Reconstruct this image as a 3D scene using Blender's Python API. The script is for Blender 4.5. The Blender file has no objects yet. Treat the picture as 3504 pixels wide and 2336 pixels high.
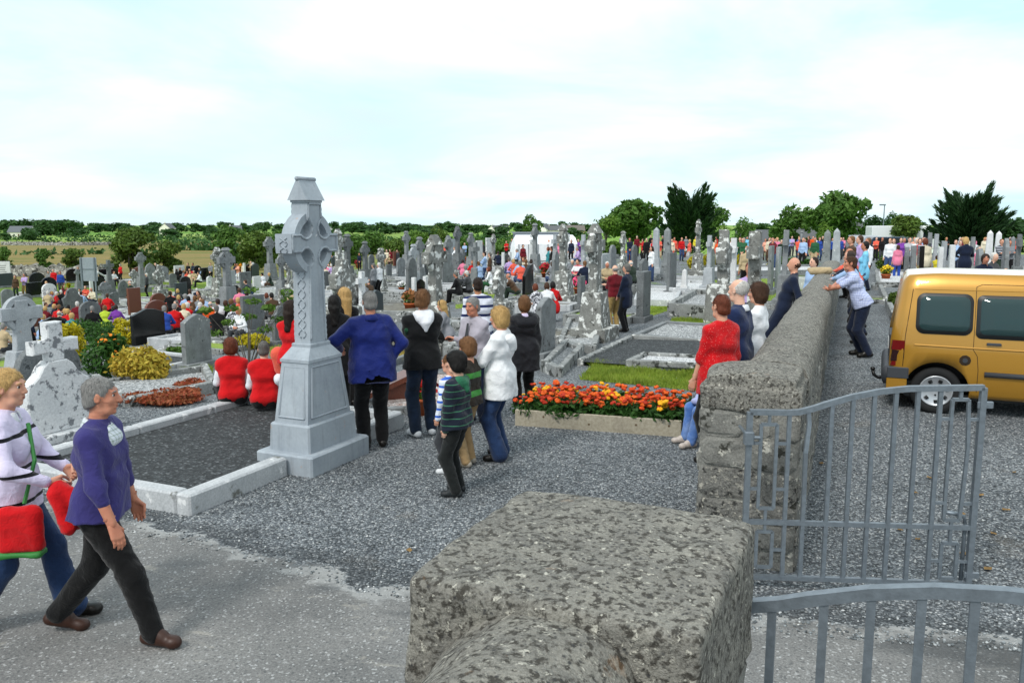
import bpy, bmesh, math, random
import numpy as np
from mathutils import Vector, Matrix
random.seed(7); RNG = np.random.default_rng(7)
SC = bpy.context.scene
COL = SC.collection
R = math.radians

# ------------------------------------------------------------------ camera, sky, sun, exposure
CAM_Z, PITCH, FPX = 2.55, R(8.1), 2803.8          # eye height, downward tilt, focal length in photo pixels (3504 wide)
cd = bpy.data.cameras.new('camera'); cam = bpy.data.objects.new('camera', cd); COL.objects.link(cam)
cam.location = (0, 0, CAM_Z); cam.rotation_euler = (R(90) - PITCH, 0, 0)
cd.sensor_width = 36; cd.lens = FPX / 3504 * 36; cd.clip_start = 0.05; cd.clip_end = 20000
SC.camera = cam

SUN_EL, SUN_AZ = R(48), R(215)                     # azimuth clockwise from +Y (the view direction)
sd = bpy.data.lights.new('sun', 'SUN'); sd.energy = 1.5; sd.angle = R(14); sd.color = (1, .96, .9)
so = bpy.data.objects.new('sun', sd); COL.objects.link(so)
so.rotation_euler = Vector((-math.sin(SUN_AZ) * math.cos(SUN_EL), -math.cos(SUN_AZ) * math.cos(SUN_EL), -math.sin(SUN_EL))).to_track_quat('-Z', 'Y').to_euler()

W = bpy.data.worlds.new('World'); SC.world = W; W.use_nodes = True
wt = W.node_tree; wt.nodes.clear()
def wn(t, **k):
    n = wt.nodes.new(t)
    for a, b in k.items(): setattr(n, a, b)
    return n
wl = wt.links.new
sky = wn('ShaderNodeTexSky', sky_type='NISHITA', sun_disc=False, sun_elevation=SUN_EL, sun_rotation=SUN_AZ, air_density=1.0, dust_density=1.5, ozone_density=2.0)
geo = wn('ShaderNodeTexCoord'); sep = wn('ShaderNodeSeparateXYZ'); wl(geo.outputs['Generated'], sep.inputs[0])
def wm(op, a, b=None, clamp=False):
    n = wn('ShaderNodeMath', operation=op); n.use_clamp = clamp
    for i, v in enumerate((a, b)):
        if v is None: continue
        if isinstance(v, (int, float)): n.inputs[i].default_value = v
        else: wl(v, n.inputs[i])
    return n.outputs[0]
zz = wm('MAXIMUM', sep.outputs['Z'], 0.0)
den = wm('ADD', zz, 0.16)
cx = wm('DIVIDE', sep.outputs['X'], den); cy = wm('DIVIDE', sep.outputs['Y'], den)
cmb = wn('ShaderNodeCombineXYZ'); wl(cx, cmb.inputs[0]); wl(cy, cmb.inputs[1])
n1 = wn('ShaderNodeTexNoise'); n1.inputs['Scale'].default_value = .75; n1.inputs['Detail'].default_value = 7; n1.inputs['Roughness'].default_value = .55; n1.inputs['Distortion'].default_value = .4
wl(cmb.outputs[0], n1.inputs['Vector'])
n2 = wn('ShaderNodeTexNoise'); n2.inputs['Scale'].default_value = .33; n2.inputs['Detail'].default_value = 3
mp = wn('ShaderNodeMapping'); mp.inputs['Location'].default_value = (3.1, 7.7, 0); wl(cmb.outputs[0], mp.inputs[0]); wl(mp.outputs[0], n2.inputs['Vector'])
cov = wn('ShaderNodeMapRange'); cov.inputs['From Min'].default_value = .34; cov.inputs['From Max'].default_value = .60
wl(n1.outputs['Fac'], cov.inputs['Value'])
low = wn('ShaderNodeMapRange', interpolation_type='SMOOTHSTEP'); wl(zz, low.inputs['Value']); low.inputs['From Max'].default_value = .30; low.inputs['To Min'].default_value = .62
covm = wm('MULTIPLY', cov.outputs[0], low.outputs[0])      # thinner cloud towards the horizon, all the way round
# cloud brightness: thick sheet white, a few greyer bellies
shd = wn('ShaderNodeValToRGB'); shd.color_ramp.elements[0].position = .30; shd.color_ramp.elements[0].color = (.50, .58, .68, 1)
shd.color_ramp.elements[1].position = .52; shd.color_ramp.elements[1].color = (.84, .84, .84, 1)
wl(n2.outputs['Fac'], shd.inputs[0])
skm = wn('ShaderNodeMix', data_type='RGBA', blend_type='MULTIPLY'); skm.inputs['Factor'].default_value = 1; skm.inputs[7].default_value = (.10, .10, .10, 1)
wl(sky.outputs[0], skm.inputs[6])
# thin bright veil over the blue: an overcast day with high haze
veil = wn('ShaderNodeMix', data_type='RGBA'); veil.inputs['Factor'].default_value = .80; veil.inputs[7].default_value = (.54, .77, .84, 1)
wl(skm.outputs[2], veil.inputs[6])
mx = wn('ShaderNodeMix', data_type='RGBA'); wl(covm, mx.inputs['Factor']); wl(veil.outputs[2], mx.inputs[6]); wl(shd.outputs[0], mx.inputs[7])
bg = wn('ShaderNodeBackground'); bg.inputs['Strength'].default_value = 1.0; wl(mx.outputs[2], bg.inputs[0])
wo = wn('ShaderNodeOutputWorld'); wl(bg.outputs[0], wo.inputs[0])
SC.view_settings.view_transform = 'Standard'; SC.view_settings.look = 'None'
SC.view_settings.exposure = 0.55; SC.view_settings.gamma = 1
SC.view_settings.use_curve_mapping = False
SC.cycles.use_denoising = True
SC.cycles.max_bounces = 6; SC.cycles.transparent_max_bounces = 8

# ------------------------------------------------------------------ small helpers
THINGS = []       # (object, label, short phrase) for the labelling pass at the end
def tag(o, label=None, cat=None, group=None, kind=None):
    if label: o['label'] = label
    if cat: o['category'] = cat
    if group: o['group'] = group
    if kind: o['kind'] = kind
    return o
def empty(name, loc=(0, 0, 0), rz=0.0, parent=None):
    o = bpy.data.objects.new(name, None); COL.objects.link(o); o.location = loc; o.rotation_euler[2] = rz; o.parent = parent
    o.empty_display_size = .1
    return o
def mesh_data(name, v, f, mats=(), mi=None, smooth=False):
    me = bpy.data.meshes.new(name)
    v = np.asarray(v, dtype=np.float32); 
    if isinstance(f, np.ndarray) and f.ndim == 2 and len(f):
        n, k = f.shape
        me.vertices.add(len(v)); me.vertices.foreach_set('co', v.ravel())
        me.loops.add(n * k); me.loops.foreach_set('vertex_index', f.astype(np.int32).ravel())
        me.polygons.add(n); me.polygons.foreach_set('loop_start', np.arange(0, n * k, k, dtype=np.int32))
        me.update(calc_edges=True)
    else:
        me.from_pydata([tuple(map(float, p)) for p in v], [], [tuple(map(int, q)) for q in f]); me.update()
    for m in mats: me.materials.append(m)
    if mi is not None and len(me.polygons): me.polygons.foreach_set('material_index', np.asarray(mi, dtype=np.int32))
    if smooth and len(me.polygons): me.polygons.foreach_set('use_smooth', np.ones(len(me.polygons), dtype=bool))
    me.update()
    return me
def link(name, me, parent=None, loc=None, rz=None):
    o = bpy.data.objects.new(name, me); COL.objects.link(o); o.parent = parent
    if loc is not None: o.location = loc
    if rz is not None: o.rotation_euler[2] = rz
    return o
class MB:
    """collects shapes, then links them as one mesh object"""
    def __init__(s): s.v = []; s.f = []; s.m = []
    def add(s, v, f, m=0):
        b = len(s.v); s.v += [tuple(p) for p in v]; s.f += [tuple(i + b for i in q) for q in f]; s.m += [m] * len(f); return s
    def box(s, x0, x1, y0, y1, z0, z1, m=0, bev=0.0, top=None):
        """box with chamfered vertical+top edges; top=(sx,sy) shrinks the top face"""
        cx_, cy_, hx, hy = (x0 + x1) / 2, (y0 + y1) / 2, (x1 - x0) / 2, (y1 - y0) / 2
        t = top or (1, 1)
        def ring(z, ax, ay, c):
            ax, ay = max(ax, 1e-4), max(ay, 1e-4); c = min(c, ax * .49, ay * .49)
            return [(cx_ + a, cy_ + b, z) for a, b in ((-ax + c, -ay), (ax - c, -ay), (ax, -ay + c), (ax, ay - c), (ax - c, ay), (-ax + c, ay), (-ax, ay - c), (-ax, -ay + c))]
        if bev <= 0:
            q = [(cx_ + a * hx, cy_ + b * hy, z0) for a, b in ((-1, -1), (1, -1), (1, 1), (-1, 1))] + [(cx_ + a * hx * t[0], cy_ + b * hy * t[1], z1) for a, b in ((-1, -1), (1, -1), (1, 1), (-1, 1))]
            return s.add(q, [(3, 2, 1, 0), (4, 5, 6, 7), (0, 1, 5, 4), (1, 2, 6, 5), (2, 3, 7, 6), (3, 0, 4, 7)], m)
        rs = [ring(z0, hx, hy, bev), ring(z1 - bev, hx * t[0], hy * t[1], bev), ring(z1, hx * t[0] - bev, hy * t[1] - bev, bev * .6)]
        return s.loft(rs, m)
    def loft(s, rings, m=0, caps=True, closed=True):
        n = len(rings[0]); v = [p for r in rings for p in r]; f = []
        for k in range(len(rings) - 1):
            for i in range(n if closed else n - 1):
                j = (i + 1) % n; f.append((k * n + i, k * n + j, (k + 1) * n + j, (k + 1) * n + i))
        if caps: f += [tuple(range(n - 1, -1, -1)), tuple((len(rings) - 1) * n + i for i in range(n))]
        return s.add(v, f, m)
    def prism(s, pts, y0, y1, m=0, bev=0.0):
        """outline pts in (x,z), counter-clockwise seen from -y, extruded from y0 to y1"""
        n = len(pts)
        if bev > 0:
            ins = inset(pts, bev)
            rs = [[(p[0], y0, p[1]) for p in ins], [(p[0], y0 + bev, p[1]) for p in pts], [(p[0], y1 - bev, p[1]) for p in pts], [(p[0], y1, p[1]) for p in ins]]
        else: rs = [[(p[0], y0, p[1]) for p in pts], [(p[0], y1, p[1]) for p in pts]]
        v = [p for r in rs for p in r]; f = []
        for k in range(len(rs) - 1):
            for i in range(n): j = (i + 1) % n; f.append((k * n + i, k * n + j, (k + 1) * n + j, (k + 1) * n + i))
        f += [tuple(range(n - 1, -1, -1)), tuple((len(rs) - 1) * n + i for i in range(n))]
        f = [q[::-1] for q in f]
        return s.add(v, f, m)
    def tube(s, pts, r, n=8, m=0, caps=True):
        pts = [Vector(p) for p in pts]; rr = r if isinstance(r, (list, tuple)) else [r] * len(pts); rings = []
        for i, p in enumerate(pts):
            d = (pts[min(i + 1, len(pts) - 1)] - pts[max(i - 1, 0)]).normalized()
            u = d.cross(Vector((0, 0, 1)) if abs(d.z) < .95 else Vector((0, 1, 0))).normalized(); w = u.cross(d).normalized()
            rings.append([tuple(p + (u * math.cos(2 * math.pi * k / n) + w * math.sin(2 * math.pi * k / n)) * rr[i]) for k in range(n)])
        return s.loft([r_[::-1] for r_ in rings], m, caps)
    def lathe(s, prof, n=16, c=(0, 0), m=0):
        return s.loft([[(c[0] + r * math.cos(2 * math.pi * k / n), c[1] + r * math.sin(2 * math.pi * k / n), z) for k in range(n)] for r, z in prof], m)
    def data(s, name, *mats, smooth=False):
        return mesh_data(name, np.array(s.v), s.f, mats, s.m, smooth)
    def build(s, name, *mats, parent=None, smooth=False, loc=None, rz=None):
        return link(name, s.data(name, *mats, smooth=smooth), parent, loc, rz)
def inset(pts, d):
    n = len(pts); out = []
    for i in range(n):
        a, b, c = pts[i - 1], pts[i], pts[(i + 1) % n]
        e1 = Vector((b[0] - a[0], b[1] - a[1])); e2 = Vector((c[0] - b[0], c[1] - b[1]))
        if e1.length < 1e-9 or e2.length < 1e-9: out.append(b); continue
        n1_ = Vector((-e1.y, e1.x)).normalized(); n2_ = Vector((-e2.y, e2.x)).normalized()
        q = n1_ + n2_; L = max(q.length, .5); q = q / L * (d / max(.5, L / 2)); out.append((b[0] + q.x, b[1] + q.y))
    return out

# ------------------------------------------------------------------ numpy noise
class SinNoise:
    def __init__(s, seed, n=18):
        g = np.random.default_rng(seed); d = g.normal(size=(n, 3)); s.k = d / np.linalg.norm(d, axis=1)[:, None] * g.uniform(.6, 1.6, (n, 1)); s.ph = g.uniform(0, 6.28, n); s.n = n
    def __call__(s, x, y, z, f=1.0):
        r = 0
        for i in range(s.n): r = r + np.sin(f * (s.k[i, 0] * x + s.k[i, 1] * y + s.k[i, 2] * z) + s.ph[i])
        return r / s.n * 2.2
NZ = [SinNoise(i + 3) for i in range(4)]
def fbm(x, y, z, f, octv=4, gain=.5):
    r = 0; a = 1
    for o in range(octv): r = r + a * NZ[o % 4](x, y, z, f); a *= gain; f *= 2.07
    return r

# ------------------------------------------------------------------ signed-distance shapes and their surface
def smoothstep(a, b, x):
    t = np.clip((x - a) / (b - a), 0, 1); return t * t * (3 - 2 * t)
def smin(a, b, k):
    h = np.clip(.5 + .5 * (b - a) / k, 0, 1); return b * (1 - h) + a * h - k * h * (1 - h)
def d_cone(X, Y, Z, a, b, ra, rb):
    ab = np.subtract(b, a); L2 = float(ab @ ab) + 1e-9
    t = np.clip(((X - a[0]) * ab[0] + (Y - a[1]) * ab[1] + (Z - a[2]) * ab[2]) / L2, 0, 1)
    return np.sqrt((X - a[0] - t * ab[0]) ** 2 + (Y - a[1] - t * ab[1]) ** 2 + (Z - a[2] - t * ab[2]) ** 2) - (ra + (rb - ra) * t)
def d_ell(X, Y, Z, c, r, M=None):
    x, y, z = X - c[0], Y - c[1], Z - c[2]
    if M is not None: x, y, z = (M[0][0] * x + M[1][0] * y + M[2][0] * z, M[0][1] * x + M[1][1] * y + M[2][1] * z, M[0][2] * x + M[1][2] * y + M[2][2] * z)
    k0 = np.sqrt((x / r[0]) ** 2 + (y / r[1]) ** 2 + (z / r[2]) ** 2); k1 = np.sqrt((x / r[0] ** 2) ** 2 + (y / r[1] ** 2) ** 2 + (z / r[2] ** 2) ** 2) + 1e-6
    return k0 * (k0 - 1) / k1
def d_box(X, Y, Z, c, h, r):
    qx, qy, qz = np.abs(X - c[0]) - h[0] + r, np.abs(Y - c[1]) - h[1] + r, np.abs(Z - c[2]) - h[2] + r
    return np.sqrt(np.maximum(qx, 0) ** 2 + np.maximum(qy, 0) ** 2 + np.maximum(qz, 0) ** 2) + np.minimum(np.maximum(qx, np.maximum(qy, qz)), 0) - r
def surface(F, o, h, lab=None):
    """surface nets of the field F (negative inside): vertices, quads, label of each quad"""
    S = F < 0
    c = [S[i:S.shape[0] - 1 + i, j:S.shape[1] - 1 + j, k:S.shape[2] - 1 + k] for i in (0, 1) for j in (0, 1) for k in (0, 1)]
    sm = sum(q.astype(np.int8) for q in c); act = (sm > 0) & (sm < 8)
    I, J, K = np.nonzero(act)
    idx = np.full(act.shape, -1, np.int32); idx[I, J, K] = np.arange(len(I))
    P = np.zeros((len(I), 3)); N = np.zeros(len(I))
    cr = [(i, j, k) for i in (0, 1) for j in (0, 1) for k in (0, 1)]
    val = {q: F[I + q[0], J + q[1], K + q[2]] for q in cr}
    for a in cr:
        for ax in range(3):
            if a[ax]: continue
            b = list(a); b[ax] = 1; b = tuple(b)
            va, vb = val[a], val[b]; m = (va < 0) != (vb < 0)
            t = np.where(m, va / np.where(m, va - vb, 1), 0)
            for d in range(3): P[:, d] += np.where(m, a[d] + (t if d == ax else 0), 0)
            N += m
    P = P / N[:, None] + np.stack([I, J, K], 1)
    Q = []
    for ax in range(3):
        sl0 = [slice(None)] * 3; sl1 = [slice(None)] * 3; sl0[ax] = slice(0, -1); sl1[ax] = slice(1, None)
        e = S[tuple(sl0)] != S[tuple(sl1)]
        u, w = (ax + 1) % 3, (ax + 2) % 3
        ii = list(np.nonzero(e)); ok = (ii[u] > 0) & (ii[w] > 0) & (ii[u] < F.shape[u] - 1) & (ii[w] < F.shape[w] - 1)
        ii = [q[ok] for q in ii]
        def at_(du, dw):
            q = [ii[0].copy(), ii[1].copy(), ii[2].copy()]; q[u] -= du; q[w] -= dw; return idx[q[0], q[1], q[2]]
        q = np.stack([at_(1, 1), at_(0, 1), at_(0, 0), at_(1, 0)], 1)
        flip = ~S[tuple(ii)]; q[flip] = q[flip][:, ::-1]; Q.append(q)
    Q = np.concatenate(Q) if Q else np.zeros((0, 4), int)
    Q = Q[(Q >= 0).all(1)]
    L = None
    if lab is not None:
        vl = lab[np.clip(np.rint(P[:, 0]).astype(int), 0, lab.shape[0] - 1), np.clip(np.rint(P[:, 1]).astype(int), 0, lab.shape[1] - 1), np.clip(np.rint(P[:, 2]).astype(int), 0, lab.shape[2] - 1)]
        L = vl[Q[:, 0]]
    return P * h + np.asarray(o), Q, L
class Field:
    """a grid over lo..hi with cell h; shapes are blended in near themselves only"""
    def __init__(s, lo, hi, h):
        s.o = np.asarray(lo, float); s.h = h; n = np.ceil((np.asarray(hi) - s.o) / h).astype(int) + 1
        s.ax = [s.o[i] + h * np.arange(n[i]) for i in range(3)]; s.F = np.full(n, 9.0, np.float32); s.L = np.zeros(n, np.int8); s.B = np.full(n, 9.0, np.float32)
    def sub(s, lo, hi):
        sl = []
        for i in range(3):
            a = max(0, int((lo[i] - s.o[i]) / s.h)); b = min(s.F.shape[i], int(math.ceil((hi[i] - s.o[i]) / s.h)) + 1); sl.append(slice(a, max(a, b)))
        sl = tuple(sl); return sl, np.meshgrid(*[s.ax[i][sl[i]] for i in range(3)], indexing='ij', sparse=True)
    def put(s, d, sl, k, lab):
        f = s.F[sl]; d = np.broadcast_to(d, f.shape).astype(np.float32); s.F[sl] = smin(f, d, k) if k > 0 else np.minimum(f, d)
        m = d < s.B[sl]; s.B[sl] = np.where(m, d, s.B[sl]); s.L[sl] = np.where(m, lab, s.L[sl])
    def cone(s, a, b, ra, rb=None, k=.03, lab=0):
        rb = ra if rb is None else rb; a = np.asarray(a, float); b = np.asarray(b, float); m = max(ra, rb) + k + 2 * s.h
        sl, g = s.sub(np.minimum(a, b) - m, np.maximum(a, b) + m)
        if 0 in s.F[sl].shape: return s
        s.put(d_cone(*g, a, b, ra, rb), sl, k, lab); return s
    def ell(s, c, r, k=.03, lab=0, M=None):
        m = max(r) + k + 2 * s.h; c = np.asarray(c, float); sl, g = s.sub(c - m, c + m)
        if 0 in s.F[sl].shape: return s
        s.put(d_ell(*g, c, r, M), sl, k, lab); return s
    def cut(s, fn):
        g = np.meshgrid(*s.ax, indexing='ij', sparse=True); s.F = np.maximum(s.F, fn(*g).astype(np.float32)); return s
    def carve(s, c, r, k=.01, M=None):
        m = max(r) + k + 2 * s.h; c = np.asarray(c, float); sl, g = s.sub(c - m, c + m); f = s.F[sl]; s.F[sl] = -smin(-f, d_ell(*g, c, r, M).astype(np.float32), k); return s
    def warp(s, fn):
        g = np.meshgrid(*s.ax, indexing='ij', sparse=True); s.F = s.F + fn(*g).astype(np.float32); return s
    def mesh(s, lab=False): return surface(s.F, s.o, s.h, s.L if lab else None)

# ------------------------------------------------------------------ the lie of the land
GA = Vector((.407, .914)); GB = Vector((.914, -.407))     # the graveyard's rows run along GA; stones face GB
WALL0, WALL1 = Vector((1.75, 5.9)), Vector((9.75, 25.4))   # the boundary wall's axis
WD = (WALL1 - WALL0).normalized(); WN = Vector((WD.y, -WD.x))
def ground(x, y):
    x = np.asarray(x, float); y = np.asarray(y, float)
    u = np.clip(4 - x, 0, 30); z = -.085 * u * smoothstep(8.5, 27, y) - .12 * smoothstep(10, 22, y)
    r = (x - WALL0.x) * WN.x + (y - WALL0.y) * WN.y
    z = z + (.32 * smoothstep(5.5, 15, y) + .12 * smoothstep(10, 22, y)) * smoothstep(-.15, .25, r)
    far = smoothstep(82, 150, y + .25 * np.abs(x) + np.clip(x, 0, 60) * .3)
    hills = .35 * np.sin(x * .011 + 1) + .5 * np.sin(y * .013 + x * .004) 
    return z * (1 - far) + far * (-4.6 + hills * .6 - .0 * x)
def ray(px, py):
    dx, dy, dz = (px - 1752) / FPX, (1168 - py) / FPX, -1.0
    c, s_ = math.cos(PITCH), math.sin(PITCH)
    return Vector((dx, c * 1.0 + s_ * dy, -s_ * 1.0 + c * dy))
def G(px, py):
    """the ground point that the photograph shows at pixel (px, py)"""
    d = ray(px, py); t = 1.5
    while t < 3000:
        z = CAM_Z + d.z * t
        if z <= float(ground(d.x * t, d.y * t)): break
        t *= 1.004
    return Vector((d.x * t, d.y * t, float(ground(d.x * t, d.y * t))))
def AT(px, Y, py=None):
    """the ground point in the direction of pixel column px at distance Y"""
    d = ray(px, 780 if py is None else py); x = d.x / d.y * Y
    return Vector((x, Y, float(ground(x, Y))))
def pix(p):
    c, s_ = math.cos(PITCH), math.sin(PITCH); x, y, z = p[0], p[1], p[2] - CAM_Z
    dep = y * c - z * s_; up = y * s_ + z * c
    return 1752 + FPX * x / dep, 1168 - FPX * up / dep
def TOP(px, py, h):
    """the ground point under a top of height h that shows at pixel (px, py)"""
    best = None; last = None; hit = None
    for Y in np.geomspace(3, 76, 420):
        p = AT(px, Y, py); e = pix((p.x, p.y, p.z + h))[1] - py
        if e <= 0 and last is not None and last > 0: hit = p
        if Y > 14 and (best is None or abs(e) < best[0]): best = (abs(e), p)
        last = e
    return hit or best[1]
# ------------------------------------------------------------------ materials
MATS = {}
def hexc(h):
    h = h.lstrip('#'); h = ''.join(q * 2 for q in h) if len(h) == 3 else h; c = [int(h[i:i + 2], 16) / 255 for i in (0, 2, 4)]
    return tuple(x / 12.92 if x <= .04045 else ((x + .055) / 1.055) ** 2.4 for x in c) + (1,)
def C(c):
    if isinstance(c, str): return hexc(c)
    if isinstance(c, (int, float)): return (c, c, c, 1)
    return tuple(c) + (1,) if len(c) == 3 else tuple(c)
class NT:
    def __init__(s, m): s.t = m.node_tree; s.n = s.t.nodes; s.l = s.t.links.new
    def node(s, ty, **k):
        n = s.n.new(ty)
        for a, b in k.items():
            if a.startswith('_'): n.inputs[a[1:].replace('_', ' ')].default_value = b
            else: setattr(n, a, b)
        return n
    def val(s, inp, v):
        if hasattr(v, 'is_linked') or hasattr(v, 'links'): s.l(v, inp)
        else: inp.default_value = v
    def math(s, op, a, b=0.0, c=None, clamp=False):
        n = s.node('ShaderNodeMath', operation=op); n.use_clamp = clamp; s.val(n.inputs[0], a); s.val(n.inputs[1], b)
        if c is not None: s.val(n.inputs[2], c)
        return n.outputs[0]
    def mix(s, f, a, b, mode='MIX'):
        n = s.node('ShaderNodeMix', data_type='RGBA', blend_type=mode); s.val(n.inputs['Factor'], f); s.val(n.inputs[6], a); s.val(n.inputs[7], b); return n.outputs[2]
    def noise(s, vec, scale, detail=4, rough=.55, dist=0.0):
        n = s.node('ShaderNodeTexNoise', _Scale=scale, _Detail=detail, _Roughness=rough, _Distortion=dist); s.l(vec, n.inputs['Vector']); return n.outputs['Fac']
    def voro(s, vec, scale, feat='F1', out='Distance'):
        n = s.node('ShaderNodeTexVoronoi', feature=feat, _Scale=scale); s.l(vec, n.inputs['Vector']); return n.outputs[out]
    def step(s, v, a, b):
        n = s.node('ShaderNodeMapRange'); s.val(n.inputs['Value'], v); n.inputs['From Min'].default_value = a; n.inputs['From Max'].default_value = b; return n.outputs[0]
    def ramp(s, v, stops):
        n = s.node('ShaderNodeValToRGB'); e = n.color_ramp.elements
        while len(e) < len(stops): e.new(.5)
        for q, (p, c) in zip(e, stops): q.position = p; q.color = C(c)
        s.l(v, n.inputs[0]); return n.outputs[0]
    def stretch(s, vec, sc, loc=(0, 0, 0), rot=(0, 0, 0)):
        n = s.node('ShaderNodeMapping'); n.inputs['Scale'].default_value = sc; n.inputs['Location'].default_value = loc; n.inputs['Rotation'].default_value = rot; s.l(vec, n.inputs[0]); return n.outputs[0]
def new_mat(name):
    m = bpy.data.materials.new(name); m.use_nodes = True; t = NT(m); b = m.node_tree.nodes['Principled BSDF']
    co = t.node('ShaderNodeTexCoord'); return m, t, b, co
def bump(t, b, h, dist, strength=1.0):
    n = t.node('ShaderNodeBump'); n.inputs['Distance'].default_value = dist; n.inputs['Strength'].default_value = strength; t.l(h, n.inputs['Height']); t.l(n.outputs[0], b.inputs['Normal'])
def plain(name, col, rough=.6, spec=.4, metal=0.0, var=.0, vs=8.0, bmp=0.0, bs=60.0, coat=0.0):
    if name in MATS: return MATS[name]
    m, t, b, co = new_mat(name); c = C(col); b.inputs['Roughness'].default_value = rough; b.inputs['Specular IOR Level'].default_value = spec; b.inputs['Metallic'].default_value = metal
    if coat: b.inputs['Coat Weight'].default_value = coat; b.inputs['Coat Roughness'].default_value = .05
    if var:
        n = t.noise(co.outputs['Object'], vs, 4)
        t.l(t.ramp(n, [(.3, tuple(x * (1 - var) for x in c[:3])), (.7, tuple(min(1, x * (1 + var)) for x in c[:3]))]), b.inputs['Base Color'])
    else: b.inputs['Base Color'].default_value = c
    if bmp: bump(t, b, t.noise(co.outputs['Object'], bs, 3), bmp)
    MATS[name] = m; return m
def stone(name, c0, c1, sc=3.0, dark=None, lich=None, lsc=9.0, lthr=.62, ldark=.30, rough=.85, bmp=.004, bs=45.0, rust=0.0, streak=0.0, speck=0.0, world=False, spec=.3, soft=1.0, fine_=.35):
    """weathered stone: c0/c1 mottling, lichen patches (lich) and dark algae (dark) with shapes of their own"""
    if name in MATS: return MATS[name]
    m, t, b, co = new_mat(name); b.inputs['Roughness'].default_value = rough; b.inputs['Specular IOR Level'].default_value = spec
    if world: gp = t.node('ShaderNodeNewGeometry'); v = gp.outputs['Position']
    else:
        oi = t.node('ShaderNodeObjectInfo'); ad = t.node('ShaderNodeVectorMath', operation='ADD'); sc_ = t.node('ShaderNodeVectorMath', operation='SCALE'); sc_.inputs['Scale'].default_value = 37.0
        cb = t.node('ShaderNodeCombineXYZ'); t.l(oi.outputs['Random'], cb.inputs[0]); t.l(oi.outputs['Random'], cb.inputs[2]); t.l(cb.outputs[0], sc_.inputs[0]); t.l(co.outputs['Object'], ad.inputs[0]); t.l(sc_.outputs[0], ad.inputs[1]); v = ad.outputs[0]
    n = t.noise(v, sc, 6, .6); col = t.ramp(n, [(.32, c0), (.68, c1)])
    fine = t.noise(v, sc * 14, 4, .65); col = t.mix(t.step(fine, .25, .8), t.mix(fine_, col, (0, 0, 0, 1)), t.mix(fine_ * .35, col, (1, 1, 1, 1)))
    hgt = t.noise(v, bs, 5, .65)
    if streak:
        st = t.noise(t.stretch(v, (9, 9, .7)), 2.2, 4, .6); col = t.mix(t.math('MULTIPLY', t.step(st, .52, .7), streak), col, C(.09))
    if dark:
        d = t.noise(v, lsc * .8, 4, .6, .15); col = t.mix(t.step(d, .5 + ldark * .4, .5 + .06 * soft + ldark * .4), col, C(dark))
    if lich:
        l = t.noise(t.stretch(v, (1, 1, 1), (5, 3, 8)), lsc, 5, .6, .1); lm = t.step(l, lthr, lthr + .045 * soft); col = t.mix(lm, col, t.mix(t.step(fine, .3, .75), C(lich), t.mix(.25, C(lich), (0, 0, 0, 1)))); hgt = t.math('ADD', hgt, t.math('MULTIPLY', lm, .25))
    if speck:
        w = t.voro(t.stretch(v, (1, 1, 1), (2, 9, 4)), 55); rnd = t.noise(v, 22, 2)
        col = t.mix(t.math('MULTIPLY', t.step(w, .36, .36 - .1 * soft), t.step(rnd, .46, .6)), col, t.mix(speck, col, C(.05)))
    if rust:
        r_ = t.noise(t.stretch(v, (1, 1, 1), (1, 7, 2)), 7, 4, .7); col = t.mix(t.math('MULTIPLY', t.step(r_, .66, .72), rust), col, C('#c8862e'))
    t.l(col, b.inputs['Base Color']); bump(t, b, hgt, bmp); MATS[name] = m; return m
def granite(name, c, c2, rough=.16):
    if name in MATS: return MATS[name]
    m, t, b, co = new_mat(name); b.inputs['Roughness'].default_value = rough; b.inputs['Specular IOR Level'].default_value = .5
    t.l(t.ramp(t.noise(co.outputs['Object'], 90, 3, .7), [(.35, c), (.7, c2)]), b.inputs['Base Color']); MATS[name] = m; return m
def cloth(name, col, kind=None, c2=None, sc=1.0, rough=.9, duty=.3):
    """woven cloth; kind: None, 'stripes', 'plaid', 'dots', 'denim', 'floral'"""
    if name in MATS: return MATS[name]
    m, t, b, co = new_mat(name); b.inputs['Roughness'].default_value = rough; b.inputs['Specular IOR Level'].default_value = .15
    b.inputs['Sheen Weight'].default_value = .15
    v = co.outputs['Object']; c = C(col); base = t.ramp(t.noise(v, 5, 4), [(.3, tuple(x * .82 for x in c[:3])), (.7, tuple(min(1, x * 1.12) for x in c[:3]))])
    sp = t.node('ShaderNodeSeparateXYZ'); t.l(v, sp.inputs[0])
    if kind == 'stripes':
        f = t.math('FRACT', t.math('MULTIPLY', sp.outputs[2], sc)); base = t.mix(t.math('LESS_THAN', f, duty), base, C(c2))
    elif kind == 'plaid':
        q = t.math('ADD', sp.outputs[0], sp.outputs[1]); f1 = t.math('LESS_THAN', t.math('FRACT', t.math('MULTIPLY', sp.outputs[2], sc)), .28); f2 = t.math('LESS_THAN', t.math('FRACT', t.math('MULTIPLY', q, sc)), .28)
        base = t.mix(t.math('MULTIPLY', t.math('ADD', f1, f2), .45), base, C(c2))
    elif kind == 'dots':
        w = t.voro(v, sc); base = t.mix(t.math('LESS_THAN', w, duty), base, C(c2))
    elif kind == 'floral':
        w = t.noise(v, sc, 3, .6, 1.0); base = t.mix(t.step(w, .5, .54), base, C(c2))
    elif kind == 'denim':
        w = t.noise(v, 3.2, 3); base = t.mix(t.math('MULTIPLY', t.step(w, .5, .75), .5), base, C(c2 or '#7f9cc4'))
    t.l(base, b.inputs['Base Color']); bump(t, b, t.noise(v, 16, 4, .6, .5), .012); MATS[name] = m; return m
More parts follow.
